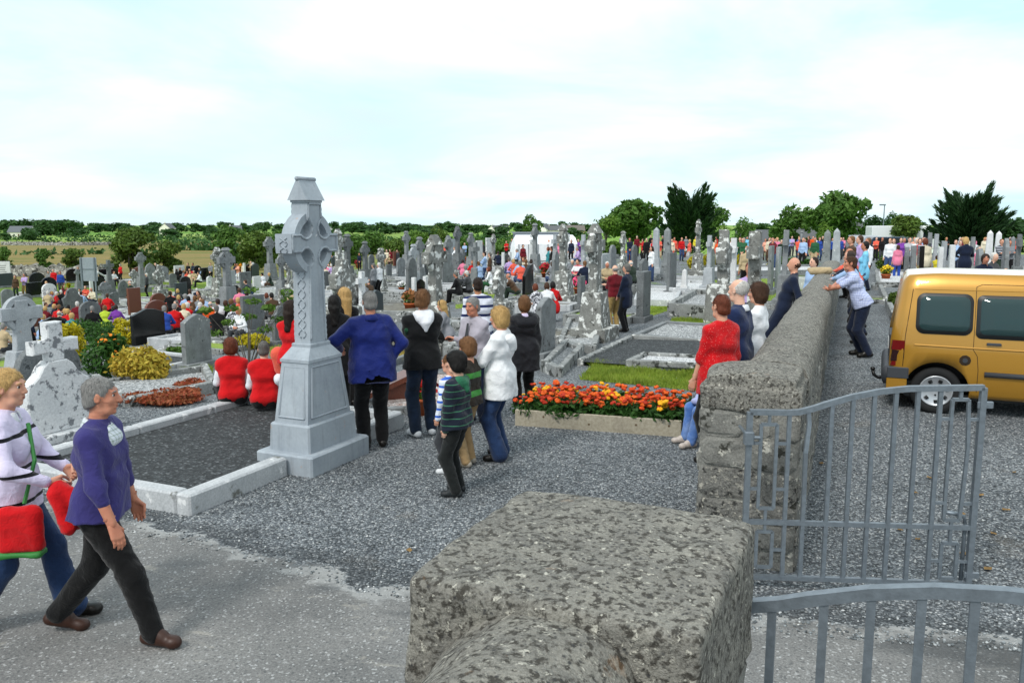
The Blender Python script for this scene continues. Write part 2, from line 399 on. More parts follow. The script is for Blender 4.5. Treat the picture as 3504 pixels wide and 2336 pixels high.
def leafmat(name, c0, c1, c2=None, sc=2.2, trans=.25):
    if name in MATS: return MATS[name]
    m, t, b, co = new_mat(name); b.inputs['Roughness'].default_value = .6; b.inputs['Specular IOR Level'].default_value = .25
    gp = t.node('ShaderNodeNewGeometry'); a = t.noise(gp.outputs['Position'], sc, 4, .6); r_ = gp.outputs['Random Per Island']
    col = t.mix(t.step(a, .35, .65), C(c0), C(c1)); col = t.mix(t.math('MULTIPLY', r_, .45), col, C(c2 or c1))
    t.l(col, b.inputs['Base Color'])
    tr = t.node('ShaderNodeBsdfTranslucent'); t.l(col, tr.inputs['Color']); ms = t.node('ShaderNodeMixShader'); ms.inputs[0].default_value = trans
    t.l(b.outputs[0], ms.inputs[1]); t.l(tr.outputs[0], ms.inputs[2]); t.l(ms.outputs[0], t.n['Material Output'].inputs[0]); MATS[name] = m; return m

ST = dict(
    light=lambda: stone('limestone_light', '#9ba1a6', '#b9bfc4', 4, lich='#e6e6e2', lsc=5, lthr=.66, rust=.25, bmp=.002),
    main=lambda: stone('limestone_dressed', '#939ca5', '#abb4bb', 2.0, lich='#dcdcd8', lsc=5, lthr=.69, rust=.35, bmp=.001, streak=.2, fine_=.10),
    grey=lambda: stone('limestone_grey', '#6e7274', '#8d9294', 4, dark='#3d3f3e', lich='#d9d9d2', lsc=6, lthr=.67, fine_=.2, bmp=.003, streak=.3),
    dgrey=lambda: stone('limestone_dark', '#505557', '#6f7577', 3, dark='#34383a', lich='#b9bab4', lsc=6, lthr=.68, bmp=.003, streak=.3),
    lichen=lambda: stone('limestone_lichened', '#6c6d68', '#8b8c86', 3, dark='#4a4a46', ldark=.22, lich='#e4e6e2', lsc=5.5, lthr=.54, bmp=.006, streak=.5),
    black=lambda: granite('black_granite', '#0a0b0c', '#1d2021'),
    slate=lambda: granite('slate_granite', '#2c3438', '#454e53', .3),
    brown=lambda: granite('brown_granite', '#5a3328', '#84503f', .3),
    white=lambda: stone('white_marble', '#d9dbdc', '#f2f3f3', 3, dark='#8e9291', ldark=.55, lsc=4, bmp=.001),
    wlich=lambda: stone('white_stone_lichen', '#dfe2e4', '#f4f5f5', 3, dark='#7d8084', ldark=.16, lsc=11, bmp=.004),
    kerb=lambda: stone('kerb_concrete', '#777a79', '#9c9f9d', 3, dark='#3e403d', ldark=.12, lich='#dfe0dc', lsc=7, lthr=.6, bmp=.004),
    kerbnew=lambda: stone('kerb_pale', '#b2b6b9', '#cdd0d2', 3, lich='#e9eaea', lsc=6, lthr=.62, dark='#6f706b', ldark=.35, bmp=.003),
)
def smat(k): return ST[k]()
# ------------------------------------------------------------------ ground
def ground_material():
    m, t, b, co = new_mat('ground_cover'); b.inputs['Roughness'].default_value = .9; b.inputs['Specular IOR Level'].default_value = .2
    gp = t.node('ShaderNodeNewGeometry'); v = gp.outputs['Position']
    at = t.node('ShaderNodeAttribute', attribute_name='zone'); sp = t.node('ShaderNodeSeparateColor'); t.l(at.outputs['Color'], sp.inputs[0])
    # crushed limestone
    vn = t.node('ShaderNodeTexVoronoi', _Scale=52.0, _Randomness=1.0); t.l(v, vn.inputs['Vector'])
    vs = t.node('ShaderNodeSeparateColor'); t.l(vn.outputs['Color'], vs.inputs[0])
    g = t.ramp(vs.outputs[0], [(0, '#474c50'), (.35, '#6f757a'), (.7, '#969ca0'), (.93, '#bcc0c2'), (1, '#dfe0df')])
    g = t.mix(t.math('MULTIPLY', t.step(vn.outputs['Distance'], .35, .75), .75), g, C('#23272a'))
    big = t.noise(v, .55, 5, .6); g = t.mix(t.step(big, .3, .75), t.mix(.28, g, C('#2b2f33')), t.mix(.14, g, C('#b8bcc0')))
    dirt = t.noise(t.stretch(v, (1, 1, 1), (4, 1, 0)), .9, 5, .65); g = t.mix(t.math('MULTIPLY', t.step(dirt, .6, .72), .45), g, C('#6b6255'))
    # worn tarmac
    fn = t.noise(v, 70, 4, .7); a = t.ramp(fn, [(.3, '#5b5a58'), (.5, '#7c7b79'), (.72, '#a09f9c')])
    pt = t.noise(v, .8, 6, .62); a = t.mix(t.step(pt, .36, .66), t.mix(.45, a, C('#4d5052')), t.mix(.1, a, C('#c3c3c0')))
    vp = t.voro(t.stretch(v, (1, 1, 1), (7, 3, 0)), 75, out='Color'); vps = t.node('ShaderNodeSeparateColor'); t.l(vp, vps.inputs[0])
    a = t.mix(t.math('MULTIPLY', t.step(vps.outputs[1], .90, .97), .55), a, C('#c4c5c4')); a = t.mix(t.math('MULTIPLY', t.step(vps.outputs[2], .84, .96), .5), a, C('#484b4d'))
    crk = t.noise(t.stretch(v, (.7, 1.6, 1)), 2.6, 6, .7, .8); a = t.mix(t.math('MULTIPLY', t.step(crk, .60, .66), .35), a, C('#b9b4a8'))
    ed = t.math('ADD', sp.outputs[1], t.math('MULTIPLY', t.math('SUBTRACT', t.noise(v, 1.3, 5, .65), .5), .42))
    tm = t.step(ed, .47, .50)
    rim = t.math('MULTIPLY', t.step(ed, .47, .485), t.step(ed, .56, .53)); rimn = t.step(t.noise(t.stretch(v, (.8, 2, 1)), 1.7, 4, .6), .47, .53)
    # grass
    gr = t.ramp(t.noise(v, 1.3, 6, .65), [(.25, '#3f5a1e'), (.5, '#6f8f2c'), (.75, '#8a8a45')]); gr = t.mix(t.step(t.noise(v, 30, 3, .7), .2, .85), t.mix(.4, gr, C('#22300f')), gr)
    ge = t.math('ADD', sp.outputs[0], t.math('MULTIPLY', t.math('SUBTRACT', t.noise(v, .7, 5, .6), .5), .9))
    # fields far off: pasture parcels, rough brown ground
    pc = t.node('ShaderNodeTexVoronoi', _Scale=.0065, _Randomness=.9); t.l(t.stretch(v, (1, .55, 0), (130, 40, 0), (0, 0, .3)), pc.inputs['Vector']); ps = t.node('ShaderNodeSeparateColor'); t.l(pc.outputs['Color'], ps.inputs[0])
    fld = t.ramp(ps.outputs[0], [(0, '#5f8a32'), (.3, '#79a03c'), (.55, '#8faa52'), (.8, '#6d9138'), (1, '#a3ad62')])
    fld = t.mix(t.step(t.noise(v, .035, 5, .6), .35, .7), t.mix(.3, fld, C('#4b6a26')), fld)
    br = t.ramp(t.noise(t.stretch(v, (.3, 1.2, 0)), .05, 6, .68), [(.28, '#4a5a28'), (.42, '#6f6f3a'), (.52, '#8a7848'), (.62, '#6a7036'), (.75, '#4c5f28')])
    far = t.mix(sp.outputs[2], fld, br)
    fm = t.node('ShaderNodeAttribute', attribute_name='far')
    col = t.mix(tm, g, a); col = t.mix(t.math('MULTIPLY', t.math('MULTIPLY', rim, rimn), .45), col, C('#b9bab8')); col = t.mix(t.math('MULTIPLY', t.math('MULTIPLY', t.step(ed, .34, .44), t.step(ed, .475, .465)), .55), col, C('#3b3e40')); col = t.mix(t.step(ge, .47, .55), col, gr); col = t.mix(fm.outputs['Fac'], col, far)
    pud = t.math('MULTIPLY', t.math('MULTIPLY', t.step(ed, .50, .53), t.step(ed, .70, .62)), t.step(t.noise(t.stretch(v, (.6, 1.5, 1), (3, 0, 0)), .8, 4, .5), .50, .56)); col = t.mix(t.math('MULTIPLY', pud, .6), col, C('#3f4244'))
    t.l(t.math('SUBTRACT', .9, t.math('MULTIPLY', pud, .55)), b.inputs['Roughness'])
    t.l(col, b.inputs['Base Color'])
    h = t.mix(tm, t.math('SUBTRACT', 1.0, vn.outputs['Distance']), t.math('MULTIPLY', fn, .35)); bump(t, b, h, .018)
    return m
def build_ground():
    az = np.radians(np.concatenate([np.arange(-180, -50, 4), np.arange(-50, 50, .35), np.arange(50, 180, 4)]))
    rr = np.concatenate([[0.0], np.arange(.5, 4, .25), np.geomspace(4, 160, 240), np.geomspace(165, 9000, 70)])
    A_, R_ = np.meshgrid(az, rr, indexing='ij'); X = np.sin(A_) * R_; Y = np.cos(A_) * R_; Z = ground(X, Y)
    na, nr = X.shape; idx = np.arange(na * nr).reshape(na, nr); nx = np.roll(idx, -1, 0)
    f = np.stack([idx[:, :-1], idx[:, 1:], nx[:, 1:], nx[:, :-1]], -1).reshape(-1, 4)
    me = mesh_data('ground', np.stack([X, Y, Z], -1).reshape(-1, 3), f, [ground_material()], smooth=True)
    # tarmac: on the driver's side of a line across the entrance
    bx = np.array([-30, -7.5, -3.3, -2.2, -1.0, 2.2, 4.5, 9, 30]); by = np.array([9.5, 8.4, 6.75, 6.25, 5.55, 4.9, 4.6, 4.2, 2.5])
    dt = np.interp(X, bx, by) - Y
    grass = np.zeros_like(X)
    rw = (X - WALL0.x) * WN.x + (Y - WALL0.y) * WN.y
    grass = .42 * smoothstep(20, 34, Y) * (rw < -.4) + .30 * smoothstep(30, 60, Y) * (rw > 2.5)
    grass = grass + .2 * smoothstep(-8, -22, X) * smoothstep(24, 40, Y)
    far = smoothstep(78, 96, Y + .25 * np.abs(X) + np.clip(X, 0, 60) * .3); far = np.maximum(far, smoothstep(70, 90, -Y))
    D = np.hypot(X, Y); brown = smoothstep(480, 360, D) * smoothstep(40, -30, X + .12 * Y)
    zc = np.stack([grass, np.clip(.5 + dt * .35, 0, 1), brown, np.ones_like(X)], -1).reshape(-1, 4).astype(np.float32)
    a = me.attributes.new('zone', 'FLOAT_COLOR', 'POINT'); a.data.foreach_set('color', zc.ravel())
    a = me.attributes.new('far', 'FLOAT', 'POINT'); a.data.foreach_set('value', far.ravel().astype(np.float32))
    tag(link('ground', me), kind='structure')
build_ground()

# ------------------------------------------------------------------ loose stones on the gravel, fallen leaves
def scatter_stones():
    g = np.random.default_rng(5); ico = bmesh.new(); bmesh.ops.create_icosphere(ico, subdivisions=1, radius=1); bv = np.array([v.co[:] for v in ico.verts]); bf = np.array([[v.index for v in f.verts] for f in ico.faces]); ico.free()
    # octahedron-like chips are enough at this size
    bv = np.array([(1, 0, 0), (-1, 0, 0), (0, 1, 0), (0, -1, 0), (0, 0, 1), (0, 0, -.6)], float); bf = np.array([(0, 2, 4), (2, 1, 4), (1, 3, 4), (3, 0, 4), (2, 0, 5), (1, 2, 5), (3, 1, 5), (0, 3, 5)])
    n = 26000; Y = 4.6 + 9.5 * g.random(n) ** 1.5; X = (g.random(n) * 1.5 - .72) * Y * .98
    lim = np.interp(X, [-30, -7.5, -3.3, -2.2, -1.0, 2.2, 4.5, 9, 30], [9.5, 8.4, 6.75, 6.25, 5.55, 4.9, 4.6, 4.2, 2.5]); k = Y > lim - .15; X, Y = X[k], Y[k]; n = len(X)
    Z = ground(X, Y); s = .007 + .009 * g.random(n) ** 2; q = g.normal(size=(n, 3, 3)); q, _ = np.linalg.qr(q)
    v = np.einsum('nij,kj->nki', q, bv) * (s[:, None, None] * (.7 + .6 * g.random((n, 6, 1)))); v[..., 2] *= .7; v += np.stack([X, Y, Z + s * .3], -1)[:, None]
    f = bf[None] + (np.arange(n) * 6)[:, None, None]
    m, t, b, co = new_mat('limestone_chips'); b.inputs['Roughness'].default_value = .85; gp = t.node('ShaderNodeNewGeometry')
    t.l(t.ramp(gp.outputs['Random Per Island'], [(0, '#43484b'), (.45, '#6f7578'), (.8, '#979c9e'), (.97, '#bfc2c2'), (1, '#dedfdd')]), b.inputs['Base Color'])
    tag(link('gravel', mesh_data('gravel', v.reshape(-1, 3), f.reshape(-1, 3), [m])), 'loose grey limestone chips spread over the graveyard path', 'gravel', kind='stuff')
scatter_stones()
def fallen_leaves():
    g = random.Random(3); m = plain('fallen_leaf', '#7d6238', .8, var=.4, vs=40)
    base = MB().add([(-.035, -.02, 0), (0, -.032, .008), (.045, -.01, .003), (.05, .012, .012), (.01, .03, .004), (-.03, .02, .012)], [(0, 1, 2, 3), (0, 3, 4, 5)]).data('leaf', m)
    for i, (px, py) in enumerate([(3180, 1640), (3130, 1690), (3140, 1850), (3350, 1700), (3400, 1830), (3440, 1750), (3290, 1760), (3240, 1600), (3380, 1950), (3300, 1900), (3470, 1620), (2810, 1590), (3080, 1820), (1400, 1890)]):
        p = G(px, py); o = link('fallen_leaf', base, loc=(p.x, p.y, p.z + .012), rz=g.random() * 6); o.scale = (.6 + g.random() * .4,) * 3
        tag(o, 'dry brown leaf lying on the grey gravel by the gates', 'leaf', 'fallen leaves by the gates')
fallen_leaves()

# ------------------------------------------------------------------ stone gate pillar and the round-topped wall in front
ROCK = stone('weathered_wall_stone', '#5b5a55', '#84827a', 5, dark='#2b2b2a', ldark=.08, lich='#bcb8ac', lsc=24, lthr=.55, bmp=.018, bs=55, speck=.7, rust=.15, world=True, soft=1.9)
COPE = stone('weathered_coping', '#6f6c64', '#9b978b', 8, dark='#47443e', ldark=-.03, lich='#cfcbbe', lsc=50, lthr=.57, bmp=.016, bs=60, speck=.9, rust=.12, world=True, soft=1.9)
MORTAR = stone('old_lime_mortar', '#5d5c56', '#8b8a82', 6, dark='#35352f', ldark=.2, lich='#c9c6bb', lsc=9, lthr=.6, bmp=.012, bs=30, world=True)
GROT = -math.atan2(GA.x, GA.y)           # turns local x,y into the graveyard's across, along
def irregular_stone(w, h, d, g):
    """a roughly squared rubble stone: face in x,z; depth along -y"""
    c = min(w, h) * .18; j = lambda: (g.random() - .5) * min(w, h) * .16
    P = [(-w / 2 + c + j(), -h / 2 + j() * .4), (0 + j(), -h / 2 + j() * .5), (w / 2 - c + j(), -h / 2 + j() * .4), (w / 2 + j() * .3, -h / 2 + c + j()), (w / 2 + j() * .4, h / 2 - c + j()), (w / 2 - c + j(), h / 2 + j() * .4), (0 + j(), h / 2 + j() * .5), (-w / 2 + c + j(), h / 2 + j() * .4), (-w / 2 + j() * .4, h / 2 - c + j()), (-w / 2 + j() * .3, -h / 2 + c + j())]
    n = len(P); b = MB(); i1 = inset(P, min(w, h) * .045); i2 = inset(P, min(w, h) * .14)
    rs = [[(x, .03, z) for x, z in P], [(x, -d * .55, z) for x, z in P], [(x, -d + (g.random() - .5) * .012, z) for x, z in i1], [(x, -d - .006 + (g.random() - .5) * .018, z) for x, z in i2]]
    v = [p for r in rs for p in r]; f = []
    for k in range(3):
        for i in range(n): q = (i + 1) % n; f.append((k * n + i, k * n + q, (k + 1) * n + q, (k + 1) * n + i))
    cidx = len(v); v.append((0, -d - .008, 0)); f += [(3 * n + i, 3 * n + (i + 1) % n, cidx) for i in range(n)]
    return b.add(v, f)
def stone_face(parent, o, u, n, width, z0, z1, seed, mats, hmin=.13, hmax=.27):
    """rubble stones, each an object, on a face from o along u (n is the outward normal)"""
    g = random.Random(seed); z = z0
    rot = Matrix((tuple(u), tuple(-n), (0, 0, 1))).transposed().to_4x4()
    while z < z1 - .05:
        h = min(hmin + g.random() * (hmax - hmin), z1 - z); x = 0
        if z1 - z - h < .08: h = z1 - z
        while x < width - .04:
            w = min(.17 + g.random() * .3, width - x)
            if width - x - w < .12: w = width - x
            b = irregular_stone(w - .014, h - .014, .004 + g.random() * .014, g)
            ob = b.build('stone', g.choice(mats), parent=parent)
            p = Vector(o) + Vector(u) * (x + w / 2); M_ = Matrix.Translation((p.x, p.y, z + h / 2)) @ rot; ob.matrix_local = M_
            x += w
        z += h
def gate_pillar():
    loc = Vector((.253, 2.373)); root = empty('gate_pillar', (loc.x, loc.y, 0), GROT)
    tag(root, 'massive weathered gate pillar of lichened stone with a worn flat cap', 'pillar')
    f = Field((-.62, -.62, -.05), (.62, .62, 1.70), .0145)
    sl, g = f.sub((-9,) * 3, (9,) * 3); X, Y, Z = g
    nz = fbm(X, Y, Z, 6, 4)
    cap = d_box(X, Y, Z, (0, 0, 1.36), (.425, .43, .235), .038) + .011 * nz + .007 * NZ[2](X, Y, Z, 34) + .035 * np.clip((X * .6 - Y) + .25, 0, 1) ** 2 * (Z > 1.3)
    f.put(cap - .0, sl, 0, 0); v, q, _ = f.mesh()
    link('cap_stone', mesh_data('cap_stone', v, q, [COPE], smooth=True), root)
    f = Field((-.56, -.56, -.1), (.56, .56, 1.22), .02); sl, g = f.sub((-9,) * 3, (9,) * 3); X, Y, Z = g
    f.put(d_box(X, Y, Z, (0, 0, .55), (.40, .40, .64), .05) + .018 * fbm(X, Y, Z, 7, 4), sl, 0, 0); v, q, _ = f.mesh()
    link('shaft', mesh_data('shaft', v, q, [MORTAR], smooth=True), root)
    for k, (u, n, o) in enumerate([((1, 0, 0), (0, -1, 0), (-.4, -.40, 0)), ((0, 1, 0), (1, 0, 0), (.40, -.4, 0)), ((0, -1, 0), (-1, 0, 0), (-.40, .4, 0))]):
        stone_face(root, o, Vector(u), Vector(n), .8, 0.02, 1.14, 40 + k, [ROCK, ROCK, MORTAR])
    # the lower wall that runs up to the pillar
    wr = empty('roadside_wall', (loc.x - GA.x * .42, loc.y - GA.y * .42, 0), GROT)
    tag(wr, 'round-topped lichened stone wall running up to the weathered gate pillar', 'wall')
    f = Field((-.42, -2.2, .75), (.42, .04, 1.62), .0165); sl, g = f.sub((-9,) * 3, (9,) * 3); X, Y, Z = g
    d = np.sqrt(X ** 2 + np.maximum(Z - 1.21, 0) ** 2) - .33 + .02 * fbm(X, Y, Z, 6, 4) + .010 * NZ[1](X, Y, Z, 32)
    d = np.maximum(d, np.maximum(Y - .02, -2.15 - Y)); f.put(d, sl, 0, 0); v, q, _ = f.mesh(); link('coping', mesh_data('coping', v, q, [COPE], smooth=True), wr)
    MB().box(-.31, .31, -2.1, 0, -.1, .95).build('wall_core', MORTAR, parent=wr)
    stone_face(wr, (-.31, 0, 0), Vector((0, -1, 0)), Vector((-1, 0, 0)), 2.1, 0, .9, 51, [ROCK, MORTAR])
gate_pillar()

# ------------------------------------------------------------------ the long boundary wall
def boundary_wall():
    L = (WALL1 - WALL0).length; root = empty('boundary_wall', (WALL0.x, WALL0.y, 0), -math.atan2(WD.x, WD.y))
    tag(root, 'long rubble stone boundary wall with a rounded mortar coping', 'wall')
    hw, ww, wx, pd = .355, .25, .105, .72       # end pillar half width, wall half width and offset, pillar depth
    b = MB(); ys = np.arange(pd - .05, L + .01, .35)
    b.loft([[(wx - ww + .015 * math.sin(y * 6), y, 1.26), (wx + ww + .018 * math.sin(y * 5), y, 1.26), (wx + ww + .02 * math.sin(y * 4 + 1), y, -.6), (wx - ww + .02 * math.sin(y * 3), y, -.6)] for y in ys]).build('wall_core', MORTAR, parent=root)
    MB().box(-hw, hw, 0, pd, -.6, 1.26).build('pillar_core', MORTAR, parent=root)
    # pillar cap: a thick, blunt, slightly domed slab of old mortar
    F = Field((-.5, -.18, 1.05), (.5, .95, 1.62), .016); sl, g = F.sub((-9,) * 3, (9,) * 3); X, Y, Z = g
    d = d_box(X, Y, Z, (0, pd / 2 + .01, 1.33), (hw + .015, pd / 2 + .035, .15), .045) + .013 * fbm(X, Y, Z, 5, 4) + .008 * NZ[1](X, Y, Z, 34) + .25 * (X ** 2 + (Y - pd / 2) ** 2 * .8) * (Z > 1.36)
    F.put(d, sl, 0, 0); v, q, _ = F.mesh(); link('pillar_cap', mesh_data('pillar_cap', v, q, [COPE], smooth=True), root)
    # coping of the wall: a rounded, uneven crown
    ys = np.concatenate([np.arange(pd - .1, 5, .045), np.arange(5, L + .05, .09)]); th = np.linspace(-.22, math.pi + .22, 30); V = []
    for y in ys:
        for a in th:
            sa = math.sin(a); V.append((wx + math.copysign(abs(math.cos(a)) ** .8, math.cos(a)) * (ww + .022), y, 1.25 + (.215 * sa ** .8 if sa > 0 else .3 * sa)))
    V = np.array(V); nzv = fbm(V[:, 0], V[:, 1], V[:, 2], 3.0, 5, .55); V[:, 2] += .015 * nzv + .008 * NZ[3](V[:, 0], V[:, 1], V[:, 2], 26) + .02 * NZ[1](0 * V[:, 1], V[:, 1], 0 * V[:, 1], 1.0); V[:, 0] += .014 * np.roll(nzv, 7) + .015 * NZ[0](V[:, 1] * 0, V[:, 1], 0 * V[:, 1], 1.2)
    n, k = len(ys), len(th); idx = np.arange(n * k).reshape(n, k); f = np.stack([idx[:-1, :-1], idx[1:, :-1], idx[1:, 1:], idx[:-1, 1:]], -1).reshape(-1, 4)
    f = [tuple(q) for q in f] + [tuple(idx[0, :]), tuple(idx[-1, ::-1])]
    link('coping', mesh_data('coping', V, f, [COPE], smooth=True), root)
    stone_face(root, (-hw, 0, 0), Vector((1, 0, 0)), Vector((0, -1, 0)), 2 * hw, -.05, 1.2, 11, [ROCK, ROCK, MORTAR], .13, .25)
    stone_face(root, (hw, 0, 0), Vector((0, 1, 0)), Vector((1, 0, 0)), 5.0, 0, 1.2, 12, [ROCK, ROCK, MORTAR], .13, .24)
    stone_face(root, (-hw, pd, 0), Vector((0, -1, 0)), Vector((-1, 0, 0)), pd, -.05, 1.2, 13, [ROCK, MORTAR], .13, .24)
    stone_face(root, (wx - ww, 5.0, 0), Vector((0, -1, 0)), Vector((-1, 0, 0)), 4.2, -.05, 1.2, 14, [ROCK, MORTAR], .14, .26)
    # stray weeds at the foot of the wall
    return root
boundary_wall()

# ------------------------------------------------------------------ galvanised gates
GALV = plain('galvanised_steel', '#7d868e', .42, .5, .55, var=.16, vs=30, bmp=.001, bs=120)
def iron_gate(p0, p1, dz, label, bent=True):
    d = Vector(p1) - Vector(p0); Lg = 1.53; root = empty('iron_gate', (p0[0], p0[1], dz), math.atan2(d.y, d.x)); tag(root, label, 'gate')
    T = .0135
    def bar(name, pts, t=T, parent=root):
        b = MB(); P = [Vector(p) for p in pts]; rings = []
        for i, p in enumerate(P):
            e = (P[min(i + 1, len(P) - 1)] - P[max(i - 1, 0)]).normalized(); nrm = Vector((-e.z, 0, e.x)); y = Vector((0, 1, 0))
            rings.append([tuple(p + nrm * a * t + y * c * t) for a, c in ((-1, -1), (1, -1), (1, 1), (-1, 1))])
        return b.loft(rings).build(name, GALV, parent=parent)
    def ztop(s): return float(np.interp(s, [0, .27, .33, .42, .5, .68, .86, 1.05, 1.53], [1.275, 1.275, 1.28, 1.305, 1.335, 1.392, 1.432, 1.455, 1.47]))
    bar('top_rail', [(s, 0, ztop(s)) for s in [0, .1, .2, .27, .3, .33, .37, .42, .46, .5, .55, .6, .68, .77, .86, .95, 1.05, 1.2, 1.35, 1.53]], .019)
    bar('bottom_rail', [(0, 0, .085), (1.53, 0, .085)], .016); bar('middle_rail', [(0, 0, .49), (1.53, 0, .49)], .016)
    bar('hinge_stile', [(0, 0, 0.05), (0, 0, 1.275)], .019); bar('latch_stile', [(1.53, 0, .05), (1.53, 0, 1.47)], .019)
    for s in (.267, .39, .548, .685, .825, .966, 1.11, 1.255):
        k = -.03 if s == .39 and bent else 0
        pts = [(s, 0, ztop(s)), (s + .01, k * .2, 1.2), (s - .012 if k else s, k, 1.0), (s, 0, .7), (s, 0, .085)] if k else [(s, 0, ztop(s)), (s, 0, .085)]
        bar('upright_bar', pts)
    def panel(a, b_, s0, s1, zt, zb, zl, conn, zc, bent=0):
        """a rectangle of bar between two uprights, tied to them by short stubs"""
        bar('panel_bar', [(a, 0, zb), (a, 0, zt)], .011); bar('panel_bar', [(b_, 0, zt), (b_ + bent, 0, (zt * .6 + zb * .4)), (b_, 0, zb)] if bent else [(b_, 0, zt), (b_, 0, zb)], .011)
        bar('panel_bar', [(a, 0, zt), (b_, 0, zt)], .011); bar('panel_bar', [(a, 0, zb), (b_, 0, zb)], .011)
        for z in conn: bar('panel_stub', [(s0, 0, z), (a, 0, z)], .010); bar('panel_stub', [(b_, 0, z), (s1, 0, z)], .010)
        m = (a + b_) / 2
        for z0, z1 in zc: bar('panel_stub', [(m, 0, z0), (m, 0, z1)], .010)
    panel(.08, .187, 0, .267, 1.19, .59, 0, (1.056, .73), ((1.19, 1.275), (.49, .59)))
    panel(.08, .187, 0, .267, .42, .16, 0, (.29,), ((.42, .49),))
    panel(1.335, 1.44, 1.255, 1.53, 1.385, .54, 0, (1.25, .66), ((1.385, 1.465), (.49, .54)), bent=.018)
    panel(1.335, 1.44, 1.255, 1.53, .375, .12, 0, (.245,), ((.375, .49),))
    MB().box(1.5, 1.6, -.012, .012, 1.33, 1.375, bev=.006).build('latch_lug', GALV, parent=root); MB().box(1.5, 1.6, -.012, .012, .13, .17, bev=.006).build('latch_lug', GALV, parent=root)
    MB().tube([(1.35, .03, .585), (1.43, .035, .575), (1.485, .035, .555), (1.495, .03, .5), (1.495, .03, .06)], .014).build('drop_bolt', GALV, parent=root, smooth=True)
    MB().box(-.035, .03, -.035, .03, 1.05, 1.14, bev=.006).tube([(.03, -.02, 1.1), (.07, -.02, 1.1)], .012).build('hinge', GALV, parent=root)
    MB().tube([(-.005, .02, 1.1), (-.005, .3, 1.1)], .012).build('hinge_pin', GALV, parent=root)
    return root
iron_gate((1.64, 5.52), (3.15, 5.40), 0.0, 'open galvanised iron gate hung on the end of the boundary wall')
iron_gate((.50, 2.705), (.50 + GB.x * 1.5, 2.705 + GB.y * 1.5), .02, 'galvanised iron gate beside the weathered pillar, cut off by the picture edge', False)
# ------------------------------------------------------------------ foliage
BARK = stone('bark', '#3d342a', '#5a4d3e', 5, bmp=.02, bs=14)
def leaves(blobs, n, size, seed, up=.35, stretch=1.6, shell=.45, flat=None):
    """n leaf-clump quads spread through ellipsoids [(c, r, weight)]"""
    g = np.random.default_rng(seed); w = np.array([b[2] if len(b) > 2 else b[1][0] * b[1][1] * b[1][2] for b in blobs]) ** .8; w = w / w.sum()
    k = g.choice(len(blobs), n, p=w); c = np.array([b[0] for b in blobs])[k]; r = np.array([b[1] for b in blobs])[k]
    d = g.normal(size=(n, 3)); d /= np.linalg.norm(d, axis=1)[:, None]; rad = 1 - shell * g.random(n) ** 1.4 + .12 * g.normal(size=n) * (g.random(n) < .25)
    p = c + d * r * rad[:, None]
    nrm = d * .7 + g.normal(size=(n, 3)) * .7; nrm[:, 2] += up; nrm /= np.linalg.norm(nrm, axis=1)[:, None]
    t = np.cross(nrm, g.normal(size=(n, 3))); t /= np.linalg.norm(t, axis=1)[:, None]; b = np.cross(nrm, t)
    s = size * (.55 + .9 * g.random(n))[:, None]; q = np.stack([p - t * s * stretch / 2, p - b * s * .42 + nrm * s * .1, p + t * s * stretch / 2, p + b * s * .42 + nrm * s * .1], 1)
    return q.reshape(-1, 3), np.arange(4 * n).reshape(-1, 4)
def limbs(base, h, r, tips, seed, b=None):
    g = random.Random(seed); b = b or MB(); top = (base[0] + g.uniform(-.03, .03) * h, base[1] + g.uniform(-.03, .03) * h, base[2] + h)
    mid = tuple((base[i] + top[i]) / 2 + (g.uniform(-.04, .04) * h if i < 2 else 0) for i in range(3)); b.tube([base, mid, top], [r, r * .75, r * .45], 7)
    for t in tips: s_ = .45 + g.random() * .45; st = tuple(base[i] + (top[i] - base[i]) * s_ for i in range(3)); b.tube([st, tuple((st[i] + t[i]) / 2 + (.08 * h if i == 2 else 0) for i in range(3)), t], [r * .42, r * .28, r * .1], 5)
    return b
GREEN = dict(mid=lambda: leafmat('leaves_mid', '#34561f', '#527832', '#6d8f3e', .6), dark=lambda: leafmat('leaves_dark', '#1f3a19', '#315425', '#3f652c', .6), light=lambda: leafmat('leaves_light', '#3f6421', '#638632', '#7d9a40', .7), olive=lambda: leafmat('leaves_olive', '#3a521e', '#58752d', '#728836', .9), cyp=lambda: leafmat('needles_cypress', '#18301a', '#294822', '#355829', .5), far=lambda: leafmat('leaves_far', '#2a4823', '#436836', '#557b44', .06), gold=lambda: leafmat('leaves_golden', '#8f8a12', '#c3b51c', '#d8c52a', 3.0), spirea=lambda: leafmat('leaves_spirea', '#b09030', '#d6b84c', '#8fa03a', 6.0), hedge=lambda: leafmat('leaves_hedge', '#26481d', '#3d6526', '#4b752c', 5.0), heather=lambda: leafmat('heather_red', '#8c3a2a', '#b0543c', '#6e6a35', 5.0), bronze=lambda: leafmat('leaves_bronze', '#4a2a1c', '#6a3d28', '#4d4a22', 2.0), bush=lambda: leafmat('leaves_bush', '#35551c', '#55762a', '#6c8a35', 4.0))
